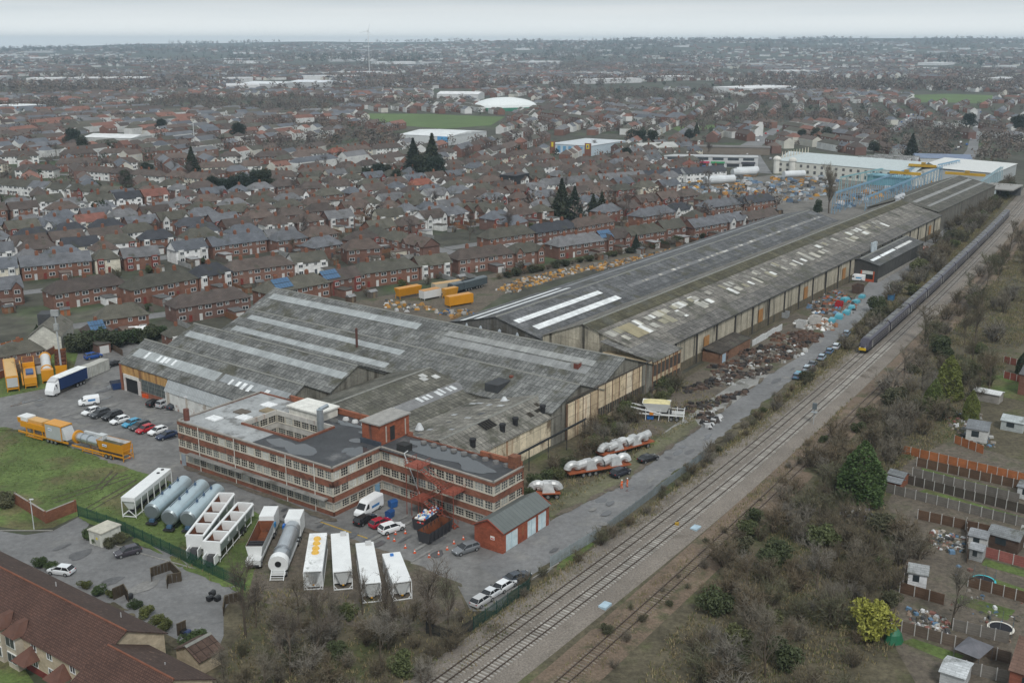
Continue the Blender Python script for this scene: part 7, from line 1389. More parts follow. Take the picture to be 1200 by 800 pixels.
def wallrun(label, pts, h, col, cap=(.3, .27, .24)):
    P = [G(*p) for p in pts]; t = thing('brick_wall', label, 'wall', P[0], 0)
    for A, B in zip(P, P[1:]):
        d = B - A; rz = math.atan2(d.y, d.x); n = max(1, int(d.length / 4)); s = d.length / n
        for k in range(n): MB().box(0, s - .3, -.11, .11, 0, h).build('wall_bay', M_BRICK, t, A - P[0] + d * k / n, rz, color=col); MB().box(s - .3, s, -.18, .18, 0, h + .12).build('pier', M_BRICK, t, A - P[0] + d * k / n, rz, color=col); MB().col(*cap).box(0, s - .3, -.15, .15, h, h + .08).build('coping', M_MATTE, t, A - P[0] + d * k / n, rz)
wallrun('brick wall turning a corner round the lawn', [(18, 590), (55, 613), (90, 599)], 2.1, (.20, .085, .05)); wallrun('red brick boundary wall behind the orange hoppers', [(-10, 448), (30, 432), (64, 414)], 1.9, (.23, .09, .055))
def pen(label, pts, h=1.5):
    P = [G(*p) for p in pts]; t = thing('timber_pen', label, 'bin store', P[0], 0)
    for A, B in zip(P, P[1:]):
        d = B - A; n = max(2, int(d.length / .5)); rz = math.atan2(d.y, d.x)
        for k in range(n): MB().col(.06, .045, .03).box(0, d.length / n - .06, -.04, .04, .05, h * rnd(.92, 1.05)).build('board', M_MATTE, t, A - P[0] + d * k / n, rz)
        MB().col(.09, .07, .045).box(0, d.length, -.07, .07, h, h + .08).build('top_rail', M_MATTE, t, A - P[0], rz)
pen('dark timber bin store standing open in the court', [(196, 690), (197, 684), (213, 681), (200, 668), (177, 676), (178, 682)]); pen('dark timber screen beside the shrubs, upper', [(133, 703), (146, 697), (151, 706)], 1.8); pen('dark timber screen beside the shrubs, lower', [(208, 745), (219, 740)], 1.8); pen('timber screen at the end of the court', [(262, 722), (264, 708), (284, 703)], 1.4)
for i, (x, y) in enumerate(((249, 698), (246, 704), (255, 704), (152, 702), (216, 744), (220, 745))):
    wheelie((x, y), (.012, .012, .014) if i != 5 else (.02, .04, .12), ['upright black wheelie bin in the court', 'left fallen black wheelie bin in the court', 'right black wheelie bin in the court', 'black bin beside the upper timber screen', 'black bin at the lower timber screen', 'blue bin at the lower timber screen'][i], .62, 'court bins')
t = thing('street_lamp', 'white lamp post on the court lawn by the brick wall', 'street lamp', G(40, 620), 0); MB().col(.5, .52, .52).tube((0, 0, 0), (0, 0, 5.4), .09, .06, n=8).build('pole', M_MATTE, t); MB().col(.6, .6, .6).box(-.15, .5, -.12, .12, 5.35, 5.5).build('lantern', M_MATTE, t)
t = thing('street_lamp', 'lamp post in the front yard before the office corner', 'street lamp', G(220, 508), 0); MB().col(.55, .56, .56).tube((0, 0, 0), (0, 0, 8), .1, .06, n=8).build('pole', M_MATTE, t); MB().col(.6, .6, .6).box(-.15, .6, -.12, .12, 7.95, 8.1).build('lantern', M_MATTE, t)
for i, (x, y, n_) in enumerate(((120, 490, 0), (560, 660, 0))): pass
# painted lines and kerbs
kb = thing('parking_line', 'worn yellow line on the tarmac by the office corner', 'road marking', G(396, 614), ROT); kb.location.z = .058
MB().col(.42, .27, .03).box(-1.2, -.95, -9, 3, 0, .004).build('paint', M_MATTE, kb)
for i, (a, b, lab) in enumerate((((100, 622), (138, 641), 'stone kerb along the court shrubs'), ((138, 641), (226, 666), 'stone kerb below the green mesh fence'), ((0, 622), (62, 622), 'stone kerb round the court lawn'), ((600, 692), (655, 660), 'kerb of the access road bend'))):
    A = G(*a); B = G(*b); d = B - A; o = MB().col(.27, .26, .24).box(0, d.length, -.08, .08, 0, .13).build('kerb', M_MATTE, None, (A.x, A.y, .05), math.atan2(d.y, d.x)); struct(o)
# ---- passenger train on the near track
tr = thing('passenger_train', 'dark passenger train with yellow nose on the near track', 'train', W(268.5, interp(268.5, T1)), 0); PT = smooth(T1, 1.0); ub = tr.location.copy()
def tp(u): return W(u, sum(interp(u + d, T1) for d in (-24, -12, 0, 12, 24)) / 5, .56)
SIDE = [(1.30, .75), (1.38, 1.3), (1.36, 2.4), (1.22, 3.1), (.8, 3.5)]
proto_c = {}
def coach(i, u0, u1, lead):
    A, B = tp(u0), tp(u1); d = B - A; Ln = d.length - .5; rz = math.atan2(d.y, d.x); c = MB()
    c.col(.045, .04, .058)
    st = [(0 if not lead else 2.6, SIDE), (Ln, SIDE)]
    if lead: st = [(0, [(.9, .75), (1.0, 1.2), (.95, 1.55), (.8, 1.75), (.6, 1.85)]), (.7, [(1.15, .75), (1.22, 1.3), (1.2, 1.9), (1.0, 2.3), (.7, 2.5)]), (2.6, [(1.3, .75), (1.38, 1.3), (1.36, 2.4), (1.22, 3.05), (.8, 3.4)])] + [(3.4, SIDE), (Ln, SIDE)]
    loft(c, st); o = c.build('coach', M_GLOSS, tr, A - ub, rz)
    x0 = 4.2 if lead else .6
    for s in (-1, 1):
        MB().col(.62, .62, .59).face([(x0, s * 1.375, 1.95), (Ln - .5, s * 1.375, 1.95), (Ln - .5, s * 1.33, 2.62), (x0, s * 1.33, 2.62)][::s]).build('pale_band', M_GLOSS, o)
        m = 8
        for k in range(m): a = x0 + .9 + (Ln - x0 - 2.2) * k / m; MB().col(.02, .022, .026).face([(a, s * 1.39, 1.98), (a + 1.5, s * 1.39, 1.98), (a + 1.5, s * 1.345, 2.58), (a, s * 1.345, 2.58)][::s]).build('window', M_GLOSS, o)
        for a in (x0 + .1, Ln - 1.4): MB().col(.34, .33, .30).face([(a, s * 1.40, .85), (a + .8, s * 1.41, .85), (a + .8, s * 1.36, 2.6), (a, s * 1.36, 2.6)][::s]).build('door', M_GLOSS, o)
    MB().col(.17, .17, .165).taper(x0, Ln - .1, -.82, .82, 3.42, x0 + .2, Ln - .2, -.55, .55, 3.62).build('roof', M_MATTE, o)
    for a in (.3, .55, .8): MB().col(.16, .16, .16).box(Ln * a, Ln * a + 2.4, -.6, .6, 3.62, 3.82).build('roof_unit', M_MATTE, o)
    MB().col(.02, .02, .02).box(1.5, Ln - 1, -1.1, 1.1, .1, .75).build('underframe', M_MATTE, o)
    if lead:
        MB().col(.62, .40, .02).face([(-.02, -.9, .78), (-.02, .9, .78), (-.02, .95, 1.5), (-.02, -.95, 1.5)][::-1]).build('yellow_nose', M_GLOSS, o); MB().col(.012, .012, .015).face([(.1, -.8, 1.86), (.1, .8, 1.86), (.72, .95, 2.52), (.72, -.95, 2.52)][::-1]).build('windscreen', M_GLOSS, o)
        for s in (-1, 1): MB().col(.8, .8, .75).box(-.06, 0, s * .65 - .14, s * .65 + .14, 1.52, 1.68).build('headlamp', M_GLOSS, o)
u = 268.5
for i in range(11): coach(i, u, u + 23.6, i == 0); u += 23.9
# lineside equipment
for i, (x, y) in enumerate(((709, 711), (815, 620))):
    t = thing('track_panel', ['pale blue equipment lid beside the single track, nearer', 'pale blue equipment lid beside the single track, farther'][i], 'trackside box', G(x, y), ROT); MB().col(.36, .47, .54).box(-.9, .9, -.6, .6, .1, .45).build('lid', M_MATTE, t); MB().col(.2, .2, .2).box(-.8, .8, -.5, .5, 0, .1).build('base', M_MATTE, t)
t = thing('railway_signal', 'railway signal post between the tracks and the siding', 'signal', G(953, 498), ROT); MB().col(.36, .37, .37).tube((0, 0, 0), (0, 0, 4.6), .1, n=8).build('post', M_MATTE, t); MB().col(.12, .14, .15).box(-.3, .3, -.4, .4, 3.6, 4.9).build('signal_head', M_MATTE, t); MB().col(.3, .32, .33).box(-.6, .6, -.6, .6, 2.9, 3.0).build('platform', M_MATTE, t)
t = thing('railway_signal', 'yellow marker box between the two main tracks', 'signal', G(793, 617), ROT); MB().col(.4, .25, .03).box(-.3, .3, -.25, .25, .25, .8).build('box', M_MATTE, t); MB().col(.1, .1, .1).bar((0, 0, .2), (0, 0, 1.2), .06).build('post', M_MATTE, t)
# ---- two workers in orange
M_WORK = bpy.data.materials.new('orange_workwear'); M_WORK.use_nodes = True; nn = M_WORK.node_tree; bs = nn.nodes['Principled BSDF']; tcn = nn.nodes.new('ShaderNodeTexCoord'); sx = nn.nodes.new('ShaderNodeSeparateXYZ'); rp_ = nn.nodes.new('ShaderNodeValToRGB'); mr = nn.nodes.new('ShaderNodeMath'); mr.operation = 'DIVIDE'; mr.inputs[1].default_value = 1.9
rp_.color_ramp.interpolation = 'CONSTANT'; E_ = rp_.color_ramp.elements; E_[0].position = 0; E_[0].color = (.02, .018, .016, 1); E_[1].position = .06; E_[1].color = (.80, .14, .02, 1)
for pos, c in ((.24, (.7, .7, .68, 1)), (.265, (.80, .14, .02, 1)), (.60, (.7, .7, .68, 1)), (.625, (.80, .14, .02, 1)), (.80, (.42, .26, .19, 1))): e_ = E_.new(pos); e_.color = c
nn.links.new(tcn.outputs['Object'], sx.inputs[0]); nn.links.new(sx.outputs['Z'], mr.inputs[0]); nn.links.new(mr.outputs[0], rp_.inputs[0]); nn.links.new(rp_.outputs[0], bs.inputs['Base Color']); bs.inputs['Roughness'].default_value = .8
def person(label, px, rz, sway):
    t = thing('person', label, 'person', G(*px) + Vector((0, 0, .06)), rz)
    V = [((0, 0, .95), .15), ((0, 0, 1.2), .15), ((0, 0, 1.42), .17), ((0, 0, 1.54), .065), ((.02, 0, 1.62), .10), ((.02, 0, 1.74), .09)]
    Ed = [(0, 1), (1, 2), (2, 3), (3, 4), (4, 5)]
    for s in (-1, 1):
        b = len(V); V += [((0, s * .1, .9), .105), ((.03 + sway * s * .1, s * .12, .5), .075), ((-.02 + sway * s * .16, s * .13, .08), .055), ((.14 + sway * s * .16, s * .14, .04), .045)]; Ed += [(0, b), (b, b + 1), (b + 1, b + 2), (b + 2, b + 3)]
        b = len(V); V += [((0, s * .21, 1.42), .075), ((-.03, s * .28, 1.14), .055), ((.10 + .05 * s, s * .25, .9), .045), ((.14 + .05 * s, s * .24, .82), .035)]; Ed += [(2, b), (b, b + 1), (b + 1, b + 2), (b + 2, b + 3)]
        h = len(V) - 1
        for k, (dx, dy, dz) in enumerate(((.05, 0, -.08), (.03, .02, -.09), (.01, .03, -.085), (-.01, .035, -.07), (.06, -.03, -.04))): V.append(((V[h][0][0] + dx, V[h][0][1] + s * dy, V[h][0][2] + dz), .010)); Ed.append((h, len(V) - 1))
    me = bpy.data.meshes.new('body'); me.from_pydata([v[0] for v in V], Ed, []); o = bpy.data.objects.new('body', me); COL.objects.link(o); o.parent = t; md = o.modifiers.new('Skin', 'SKIN'); sk = me.skin_vertices
    if not sk: bpy.context.view_layer.objects.active = o; bpy.ops.mesh.customdata_skin_add(); sk = me.skin_vertices
    for k, v in enumerate(V): sk[0].data[k].radius = (v[1], v[1]); sk[0].data[k].use_root = (k == 0)
    md.use_smooth_shade = True; o.modifiers.new('Subdivision', 'SUBSURF').levels = 1; o.modifiers['Subdivision'].render_levels = 1; me.materials.append(M_WORK)
    MB().col(.75, .75, .72).tube((.02, 0, 1.72), (.02, 0, 1.80), .135, .12, n=10).tube((.02, 0, 1.80), (.02, 0, 1.86), .12, .05, n=10).build('helmet', M_GLOSS, t)
person('person in orange work clothes on the left of the pair', (728.5, 573), 2.4, .6); person('person in orange work clothes on the right of the pair', (735, 571), 3.4, -.4)
# ================================================================ WEAR ON THE GROUND
random.seed(101)
M_PATCHD = mat('dark_patch', 'rgb', (.118, .118, .12), rough=.7, namt=.25, nscale=.3, fine=.25, fscale=2); M_PATCHL = mat('pale_patch', 'rgb', (.21, .205, .195), rough=.85, namt=.25, nscale=.3, fine=.25, fscale=2); M_WET = mat('wet_tarmac', 'rgb', (.095, .095, .097), rough=.15, namt=.2, nscale=.4, spec=.6)
def patch(px, rx, ry, m, i, rz=None, name='ground_patch'):
    p = G(*px); o = MB().face(blob(0, 0, rx, ry, 0, 26, i)).build(name, m, None, (p.x, p.y, .064 + .003 * (i % 40)), ROT if rz is None else rz); return struct(o)
pi = 0
for poly, n, mats_, smin, smax in (([(20, 470), (150, 440), (240, 480), (200, 520), (100, 500)], 20, [M_PATCHL, M_PATCHD, M_WET, M_PATCHL], .5, 2.2), ([(210, 560), (390, 615), (560, 655), (480, 650), (300, 595)], 14, [M_PATCHD, M_WET, M_PATCHL], .4, 1.6), ([(600, 665), (660, 610), (780, 535), (860, 490), (780, 560), (680, 640)], 16, [M_PATCHD, M_WET, M_PATCHL], .4, 1.6), ([(870, 480), (940, 420), (1010, 345), (1030, 350), (960, 415), (900, 465)], 8, [M_PATCHD, M_PATCHL], .5, 1.6), ([(20, 640), (110, 640), (240, 720), (230, 750), (120, 700)], 5, [M_PATCHD, M_PATCHL], .5, 2.2), ([(470, 600), (560, 640), (540, 650), (460, 630)], 8, [M_PATCHD, M_WET, M_PATCHL], .4, 1.2)):
    for p in fill(poly, n, 1.6, 300 + pi):
        pi += 1; q = PX(p); patch(q, rnd(smin, smax) * 1.6, rnd(smin, smax) * .6, random.choice(mats_), pi)
# ragged edges: weeds and grass creeping over the tarmac edges
for line, m, n in (([(-20, 500), (25, 505), (70, 519), (120, 541), (165, 556), (196, 566)], M_GRASS, 26), ([(196, 566), (270, 592), (316, 612)], M_GRASS, 14), ([(316, 612), (430, 640), (535, 684)], M_DIRT, 18), ([(600, 692), (695, 630), (755, 584), (820, 534), (920, 453), (1003, 381)], M_SCRUB, 40), ([(652, 604), (725, 569), (770, 534), (820, 500), (900, 440), (985, 367)], M_DIRT, 34), ([(145, 448), (200, 468), (240, 485)], M_GRASS, 7), ([(213, 546), (300, 577), (390, 610)], M_DIRT, 20), ([(92, 606), (138, 622), (225, 667), (282, 692)], M_GRASS, 18), ([(60, 690), (135, 712), (215, 760)], M_SCRUB, 16)):
    for k in range(n):
        f = (k + rnd(0, 1)) / n * (len(line) - 1); i = min(int(f), len(line) - 2); a = Vector((*line[i], 0)); b = Vector((*line[i + 1], 0)); q = a + (b - a) * (f - i); d = G(b.x, b.y) - G(a.x, a.y); pi += 1; patch((q.x, q.y), rnd(.8, 3.0), rnd(.25, .8), m, pi, math.atan2(d.y, d.x) + rnd(-.2, .2), 'verge_patch')
M_TYRE = mat('tyre_ruts', 'rgb', (.07, .058, .042), rough=.95, namt=.4, nscale=.5, fine=.4, fscale=3)
for i, (a, b) in enumerate((((60, 585), (150, 556)), ((64, 589), (154, 559)), ((100, 596), (160, 562)), ((105, 599), (165, 565)), ((112, 572), (132, 552)), ((118, 574), (138, 554)))):
    A = G(*a); B = G(*b); d = B - A; struct(MB().face([(0, -.14, 0), (d.length, -.22, 0), (d.length, .22, 0), (0, .14, 0)]).build('tyre_ruts', M_TYRE, None, (A.x, A.y, .07 + .003 * i), math.atan2(d.y, d.x)))
scatter_tri('lawn_tufts', [([(-40, 500), (25, 505), (70, 519), (120, 541), (196, 566), (160, 580), (140, 600), (92, 604), (60, 592), (0, 568), (-40, 560)], 1), ([(196, 566), (300, 600), (316, 612), (320, 680), (262, 690), (180, 640), (140, 612), (160, 580)], .8)], 1.6, lambda P, rg: (lambda Q: (spikes(Q, Q + np.hstack([rg.normal(size=(len(Q), 2)) * .08, rg.uniform(.1, .25, (len(Q), 1))]), np.full(len(Q), .14), rg), np.array([(.10, .15, .04), (.13, .16, .05), (.15, .14, .06), (.08, .12, .035)])[rg.integers(0, 4, len(Q))]))(np.repeat(P, 3, 0) + np.hstack([rg.normal(size=(len(P) * 3, 2)) * .2, np.full((len(P) * 3, 1), .03)])), 'uneven tufts of grass on the lawn and trailer park', 'grass', 9)
# ================================================================ FAR TOWN
M_BANDW = mat('white_facade', 'obj', rough=.6, namt=.1)
def fbox(name, label, cat, px, py, L_, D, H_, az, wc, rc, rz_=0, extra=None):
    """building whose camera-side left bottom corner stands on the pixel; az = heading in degrees from u"""
    t = thing(name, label, cat, G(px, py), ROT + R(az)); MB().box(0, L_, 0, D, 0, H_).build('wall', M_BANDW, t, color=wc)
    if rz_: r = MB().col(*rc).ext([(-.3, H_), (D + .3, H_), (D / 2, H_ + rz_)], -.3, L_ + .3)
    else: r = MB().col(*rc).box(-.3, L_ + .3, -.3, D + .3, H_, H_ + .35)
    r.build('roof', M_FAR, t); return t
# white art-deco works with domes (u axis along its length)
wu, wv = U(908, 203); ad = site('white_works', 'long white factory with domed towers behind the machinery yard', 'factory', wu, wv, R(-100))
Lw = 90
MB().box(0, Lw, 0, 30, 0, 8).build('wall', M_BANDW, ad, color=(.62, .61, .55)); slope(ad, 'roof_slope', (0, -.3, 8), (Lw, -.3, 8), (Lw, 15, 12.5), (0, 15, 12.5), M_FAR, None).data.attributes['Col']; slope(ad, 'roof_slope', (Lw, 30.3, 8), (0, 30.3, 8), (0, 15, 12.5), (Lw, 15, 12.5), M_BANDW, (.62, .64, .63))
for o in ad.children:
    if o.name.startswith('roof_slope'): o.data.materials[0] = M_BANDW; o.color = (.46, .51, .51, 1)
for k in range(18): MB().col(.10, .10, .10).box(3 + k * 4.7, 4.6 + k * 4.7, -.08, 0, 1.5, 3.4).build('window', M_FAR, ad); MB().col(.12, .12, .12).box(3 + k * 4.7, 4.6 + k * 4.7, -.08, 0, 5, 6.6).build('window', M_FAR, ad)
for x, y in ((1, 0), (12, 0), (1, 15), (8, 26)):
    tw_ = MB().col(.66, .65, .6).tube((x, y, 0), (x, y, 8.5), 2.0, n=12); tw_.build('tower', M_FAR, ad); dm = MB().col(.62, .6, .55)
    for a, b in ((0, .5), (.5, 1.0), (1.0, 1.45)): dm.tube((x, y, 8.5 + 2.2 * math.sin(a)), (x, y, 8.5 + 2.2 * math.sin(b)), 2.5 * math.cos(a), 2.5 * math.cos(b), 12, True)
    dm.build('dome', M_FAR, ad)
for k in range(10): MB().col(.55, .5, .42).tube((2 + k * 1.2, 4 + k * 1.3, 8), (2 + k * 1.2, 4 + k * 1.3, 13 + k * .3), .5, .2, n=6).build('finial', M_FAR, ad)
MB().col(.16, .36, .42).box(66, 88, -9, -1, 0, 5).col(.2, .38, .45).box(65.5, 88.5, -9.5, -.5, 5, 5.8).build('turquoise_annex', M_FAR, ad)
for i in range(3):
    t = site('gable_workshop', '%s brick sawtooth gable beside the white works' % nth(i + 1), 'workshop', U(1056, 212)[0] + i * 9, U(1056, 212)[1] - i * 2, R(90), 'brick gables'); gable(t, 26, -5, 0, 5, 8, 13, 8, M_HWALL, (.20, .115, .09), (.3, .3, .3))
wr = thing('white_roofed_store', 'wide white flat roofed store beyond the far shed', 'store', W(652, 130), ROT); MB().box(0, 60, 0, 42, 0, 7.0).build('wall', M_BANDW, wr, color=(.4, .42, .42)); slope(wr, 'roof_slope', (-.5, -.5, 7), (60.5, -.5, 7), (60.5, 42.5, 8.2), (-.5, 42.5, 8.2), M_BANDW, (.60, .61, .59))
od = thing('open_dock', 'grey roofed open loading dock at the end of the access road', 'dock', W(590, 108), ROT); MB().box(0, 26, 0, 22, 5.2, 5.8, True).build('roof', M_BANDW, od, color=(.28, .27, .25)); MB().box(.5, 25.5, 20, 21.6, 0, 5.2).box(24, 25.5, .5, 20, 0, 5.2).build('wall', M_BANDW, od, color=(.12, .12, .12)); MB().box(.3, .9, 8, 13, 0, 5.2).build('white_pier', M_BANDW, od, color=(.55, .6, .62))
# blue crane gantries
GB = (.20, .33, .44)
def gantry(label, u0, v0, u1, v1, h, n, c=GB):
    A = W(u0, v0); B = W(u1, v1); d = B - A; Ln = d.length; t = thing('crane_gantry', label, 'gantry', A, math.atan2(d.y, d.x), 'blue crane gantries')
    for k in range(n):
        x = Ln * k / (n - 1); m = MB().col(*c).bar((x, -.8, 0), (x, -.4, h), .26).bar((x, .8, 0), (x, .4, h), .26)
        for q in range(3): m.bar((x, -.75 + .1 * q, h * (q + .5) / 3.3), (x, .75 - .1 * q, h * (q + .9) / 3.3), .12)
        m.build('trestle', M_FAR, t)
    for y in (-.5, .5): MB().col(*c).box(0, Ln, y - .1, y + .1, h, h + .6, True).build('runway_beam', M_FAR, t)
gantry('blue crane gantry nearest the long shed roof', 492, 151, 640, 156, 9.5, 22); gantry('blue crane gantry left of the one by the roof', 497, 168, 650, 168, 9.5, 22); gantry('short turquoise gantry before the white works', *U(984, 226), *U(1040, 213), 8, 9, (.22, .38, .40)); gantry('pale blue gantry beside the access road end', 574, 121, 655, 127, 10, 14, (.30, .42, .46)); gantry('blue gantry in front of the white roofed store', *U(1098, 212), *U(1122, 206), 9, 7)
for i, (u, v, ln) in enumerate(((586, 153, 16), (628, 156, 15), (600, 124, 20))): t = site('overhead_crane', ['yellow crane bridge over the middle of the gantry yard', 'yellow crane bridge at the far end of the gantry yard', 'yellow crane bridge right of the far shed'][i], 'crane', u, v, R(90)); MB().col(.50, .30, .03).box(0, ln, -.8, -.2, 10.5, 11.8, True).build('girder', M_FAR, t); MB().col(.5, .3, .03).box(0, ln, .3, .9, 10.5, 11.8, True).build('girder', M_FAR, t); MB().col(.4, .25, .05).box(ln * .4, ln * .4 + 2, -1, 1, 11.8, 13).build('trolley', M_FAR, t)
cy = [(.42, .22, .04), (.34, .35, .36), (.2, .25, .29), (.42, .42, .42), (.09, .09, .09), (.36, .18, .05), (.10, .15, .22), (.22, .21, .2), (.14, .12, .1), (.12, .11, .10)]
rubble('yard_plant', 'mixed plant and machine parts left part of the crane yard', [(800, 214), (870, 207), (905, 216), (900, 238), (860, 229), (800, 226)], 260, cy, .5, 2.0, 81, .5); rubble('yard_plant', 'mixed plant and machine parts middle of the crane yard', [(905, 207), (985, 206), (975, 226), (930, 240), (900, 232)], 280, cy, .5, 2.0, 82, .5); rubble('yard_plant', 'mixed plant stored under the blue gantries', [(985, 232), (1010, 226), (1085, 210), (1095, 213), (1040, 226), (1000, 243), (975, 246)], 160, cy, .6, 2.2, 83, .5)
for i, (x, y, ln, r) in enumerate(((858, 208, 16, 2.2), (862, 206, 15, 2.2), (918, 210, 14, 2.0), (826, 218, 12, 2.4), (838, 217, 12, 2.3), (800, 201, 0, 0))):
    if ln == 0: continue
    t = thing('storage_tank', '%s white horizontal tank from the left in the crane yard' % nth([3, 4, 5, 1, 2][i]), 'tank', G(x, y), ROT + R(-35), 'white tanks in the crane yard'); MB().col(.58, .6, .61).tube((0, 0, r + .8), (ln, 0, r + .8), r, n=14).build('tank', M_FAR, t); MB().col(.2, .15, .1).box(0, ln, -r * .6, r * .6, 0, 1).build('cradle', M_FAR, t)
# retail store, shops, sheds, dome
t = fbox('retail_store', 'blue and white retail store with brick corner piers and yellow signs', 'store', 645, 180, 34, 52, 7, -88, (.50, .58, .64), (.52, .55, .57))
for x, w_ in ((0, 4), (29, 5)):
    MB().col(.22, .10, .07).box(x, x + w_, -.6, 0, 0, 9).build('brick_pier', M_FAR, t); MB().col(.75, .6, .04).box(x + 1.2, x + w_ - 1.2, -.75, -.6, 5, 8.3).col(.05, .1, .4).box(x + 2, x + w_ - 2, -.85, -.75, 5.8, 7.5).build('yellow_sign', M_FAR, t)
for k in range(5): MB().col(.14, .33, .52).box(6 + k * 4.6, 8.5 + k * 4.6, -.15, 0, 1, 6).build('blue_panel', M_FAR, t)
t = fbox('shop_parade', 'two storey shop parade with coloured fascias facing the car park', 'shops', 778, 195, 60, 12, 6.5, -64, (.52, .53, .53), (.42, .43, .43))
for k in range(6): MB().col(*[(.5, .03, .04), (.1, .25, .5), (.5, .04, .1), (.05, .3, .12), (.5, .5, .5), (.06, .06, .08)][k % 6]).box(1 + k * 9.7, 9.8 + k * 9.7, -.4, 0, 2.6, 3.7).build('fascia', M_FAR, t); MB().col(.06, .07, .08).box(2 + k * 9.7, 9 + k * 9.7, -.15, 0, 4.6, 6.2).build('window', M_FAR, t); MB().col(.05, .055, .06).box(1.6 + k * 9.7, 9.4 + k * 9.7, -.12, 0, .3, 2.4).build('shop_window', M_FAR, t)
t = fbox('car_park_building', 'long low building behind the shop parade', 'building', 800, 180, 62, 14, 5, -66, (.2, .17, .14), (.16, .15, .14))
t = fbox('white_warehouse', 'white warehouse with blue end panel behind the tall conifers', 'warehouse', 468, 168, 46, 62, 7, -82, (.60, .62, .62), (.66, .68, .68), 2); MB().col(.10, .33, .6).box(36, 45.5, -.3, 0, 1, 7).build('blue_panel', M_FAR, t)
fbox('white_warehouse', 'white flat warehouse among the houses at the left', 'warehouse', 98, 169, 44, 28, 5.5, -70, (.5, .5, .48), (.66, .67, .66), 2); fbox('white_warehouse', 'distant white warehouse before the wood', 'warehouse', 512, 117, 60, 40, 8, -66, (.6, .6, .6), (.7, .7, .7), 3); fbox('white_warehouse', 'far white roofed sheds left of centre', 'warehouse', 283, 104, 80, 70, 9, -80, (.5, .5, .5), (.68, .7, .71), 3); fbox('white_warehouse', 'farther pair of white roofed sheds left of centre', 'warehouse', 338, 102, 75, 60, 9, -80, (.5, .5, .5), (.66, .68, .7), 3); fbox('white_warehouse', 'low white building at the left edge with blue stripe', 'warehouse', -10, 131, 45, 40, 7, -80, (.35, .45, .55), (.7, .72, .72)); fbox('solar_roof_works', 'blue fronted works with solar roof before the side street', 'works', 1072, 196, 34, 22, 6, -70, (.55, .56, .55), (.18, .22, .3), 2); fbox('white_warehouse', 'cream workshop with gabled roof by the retail store', 'warehouse', 752, 184, 30, 16, 6, -32, (.6, .58, .48), (.4, .4, .38), 3)
fbox('dark_apartment_block', 'black boxy flat roofed building among the terraces', 'building', 604, 223, 15, 10, 7.5, 5, (.03, .032, .035), (.05, .05, .055))
t = thing('air_dome', 'large white air dome with green base beyond the field', 'dome', G(592, 129), ROT - R(35)); mb = MB().col(.72, .75, .74); prev = None
for k in range(7):
    a = k / 6 * 1.45; s = math.cos(a); ring = [(38 * s * math.copysign(abs(math.cos(b)) ** .7, math.cos(b)), 26 * s * math.copysign(abs(math.sin(b)) ** .7, math.sin(b)), 4 + 11 * math.sin(a)) for b in [q * .2618 for q in range(24)]]
    if prev:
        for q in range(24): mb.face([prev[q], prev[(q + 1) % 24], ring[(q + 1) % 24], ring[q]])
    else: base_ring = ring
    prev = ring
mb.face(prev); mb.build('membrane', M_BANDW, t, color=(.72, .75, .74)); MB().col(.05, .22, .14).prism([(p[0] * 1.005, p[1] * 1.005) for p in base_ring], 0, 4).build('base_wall', M_FAR, t)
# masts, turbine, street lamps
t = thing('lamp_mast', 'tall grey floodlight mast by the orange hoppers', 'lamp mast', G(73, 442), 0); MB().col(.36, .38, .39).tube((0, 0, 0), (0, 0, 15.5), .26, .16, n=10).build('pole', M_MATTE, t); MB().col(.30, .31, .31).box(-.9, .9, -.3, .3, 15.3, 16.8).build('antenna_head', M_MATTE, t); MB().col(.3, .31, .3).box(-.5, .5, -.4, .4, 11.8, 13.4).build('equipment_box', M_MATTE, t)
t = thing('telecom_mast', 'white slender mast in the middle distance town', 'mast', G(228, 168), 0); MB().col(.55, .56, .56).tube((0, 0, 0), (0, 0, 17), .45, .3, n=8).build('pole', M_FAR, t)
pT = G(432, 58); k = 2600 / pT.length; pT = Vector((pT.x * k, pT.y * k, 0)); t = thing('wind_turbine', 'lone wind turbine on the horizon', 'wind turbine', pT, 0); MB().col(.7, .72, .73).tube((0, 0, 0), (0, 0, 103), .8, .5, n=8).build('tower', M_FAR, t); MB().col(.6, .62, .63).box(-1.2, 1.2, -2, 2, 102.5, 105).build('nacelle', M_FAR, t)
for k in range(3): a = .3 + k * 2.094; MB().col(.62, .64, .65).tube((0, -2, 104), (19 * math.sin(a), -2, 104 + 19 * math.cos(a)), .5, .15, n=5).build('blade', M_FAR, t)
# ---- distant houses and trees: too many and too small to count
rg = np.random.default_rng(77)
EXC = [[G(*p) for p in P] for P in ([(415, 131), (600, 135), (600, 150), (520, 154), (440, 149)], [(640, 158), (735, 158), (735, 183), (640, 183)], [(775, 170), (880, 165), (905, 150), (925, 146), (925, 152), (905, 170), (905, 186), (925, 172), (1130, 196), (1200, 190), (1200, 240), (780, 240)], [(1055, 108), (1170, 109), (1165, 123), (1075, 122)], [(1112, 198), (1138, 198), (1150, 178), (1153, 127), (1141, 127), (1137, 150), (1130, 176)], [(466, 148), (575, 148), (575, 170), (466, 170)], [(100, 158), (175, 158), (175, 174), (100, 174)], [(560, 114), (625, 114), (625, 133), (560, 133)], [(505, 104), (560, 104), (560, 119), (505, 119)], [(1034, 155), (1053, 157), (1080, 138), (1077, 131), (1066, 131)], [(280, 94), (390, 94), (390, 107), (280, 107)])]
EXC = [[(p.x, p.y) for p in P] for P in EXC]
HG = {}
for h, hl, rz in HOUSES: HG.setdefault((int(h.x // 40), int(h.y // 40)), []).append(h)
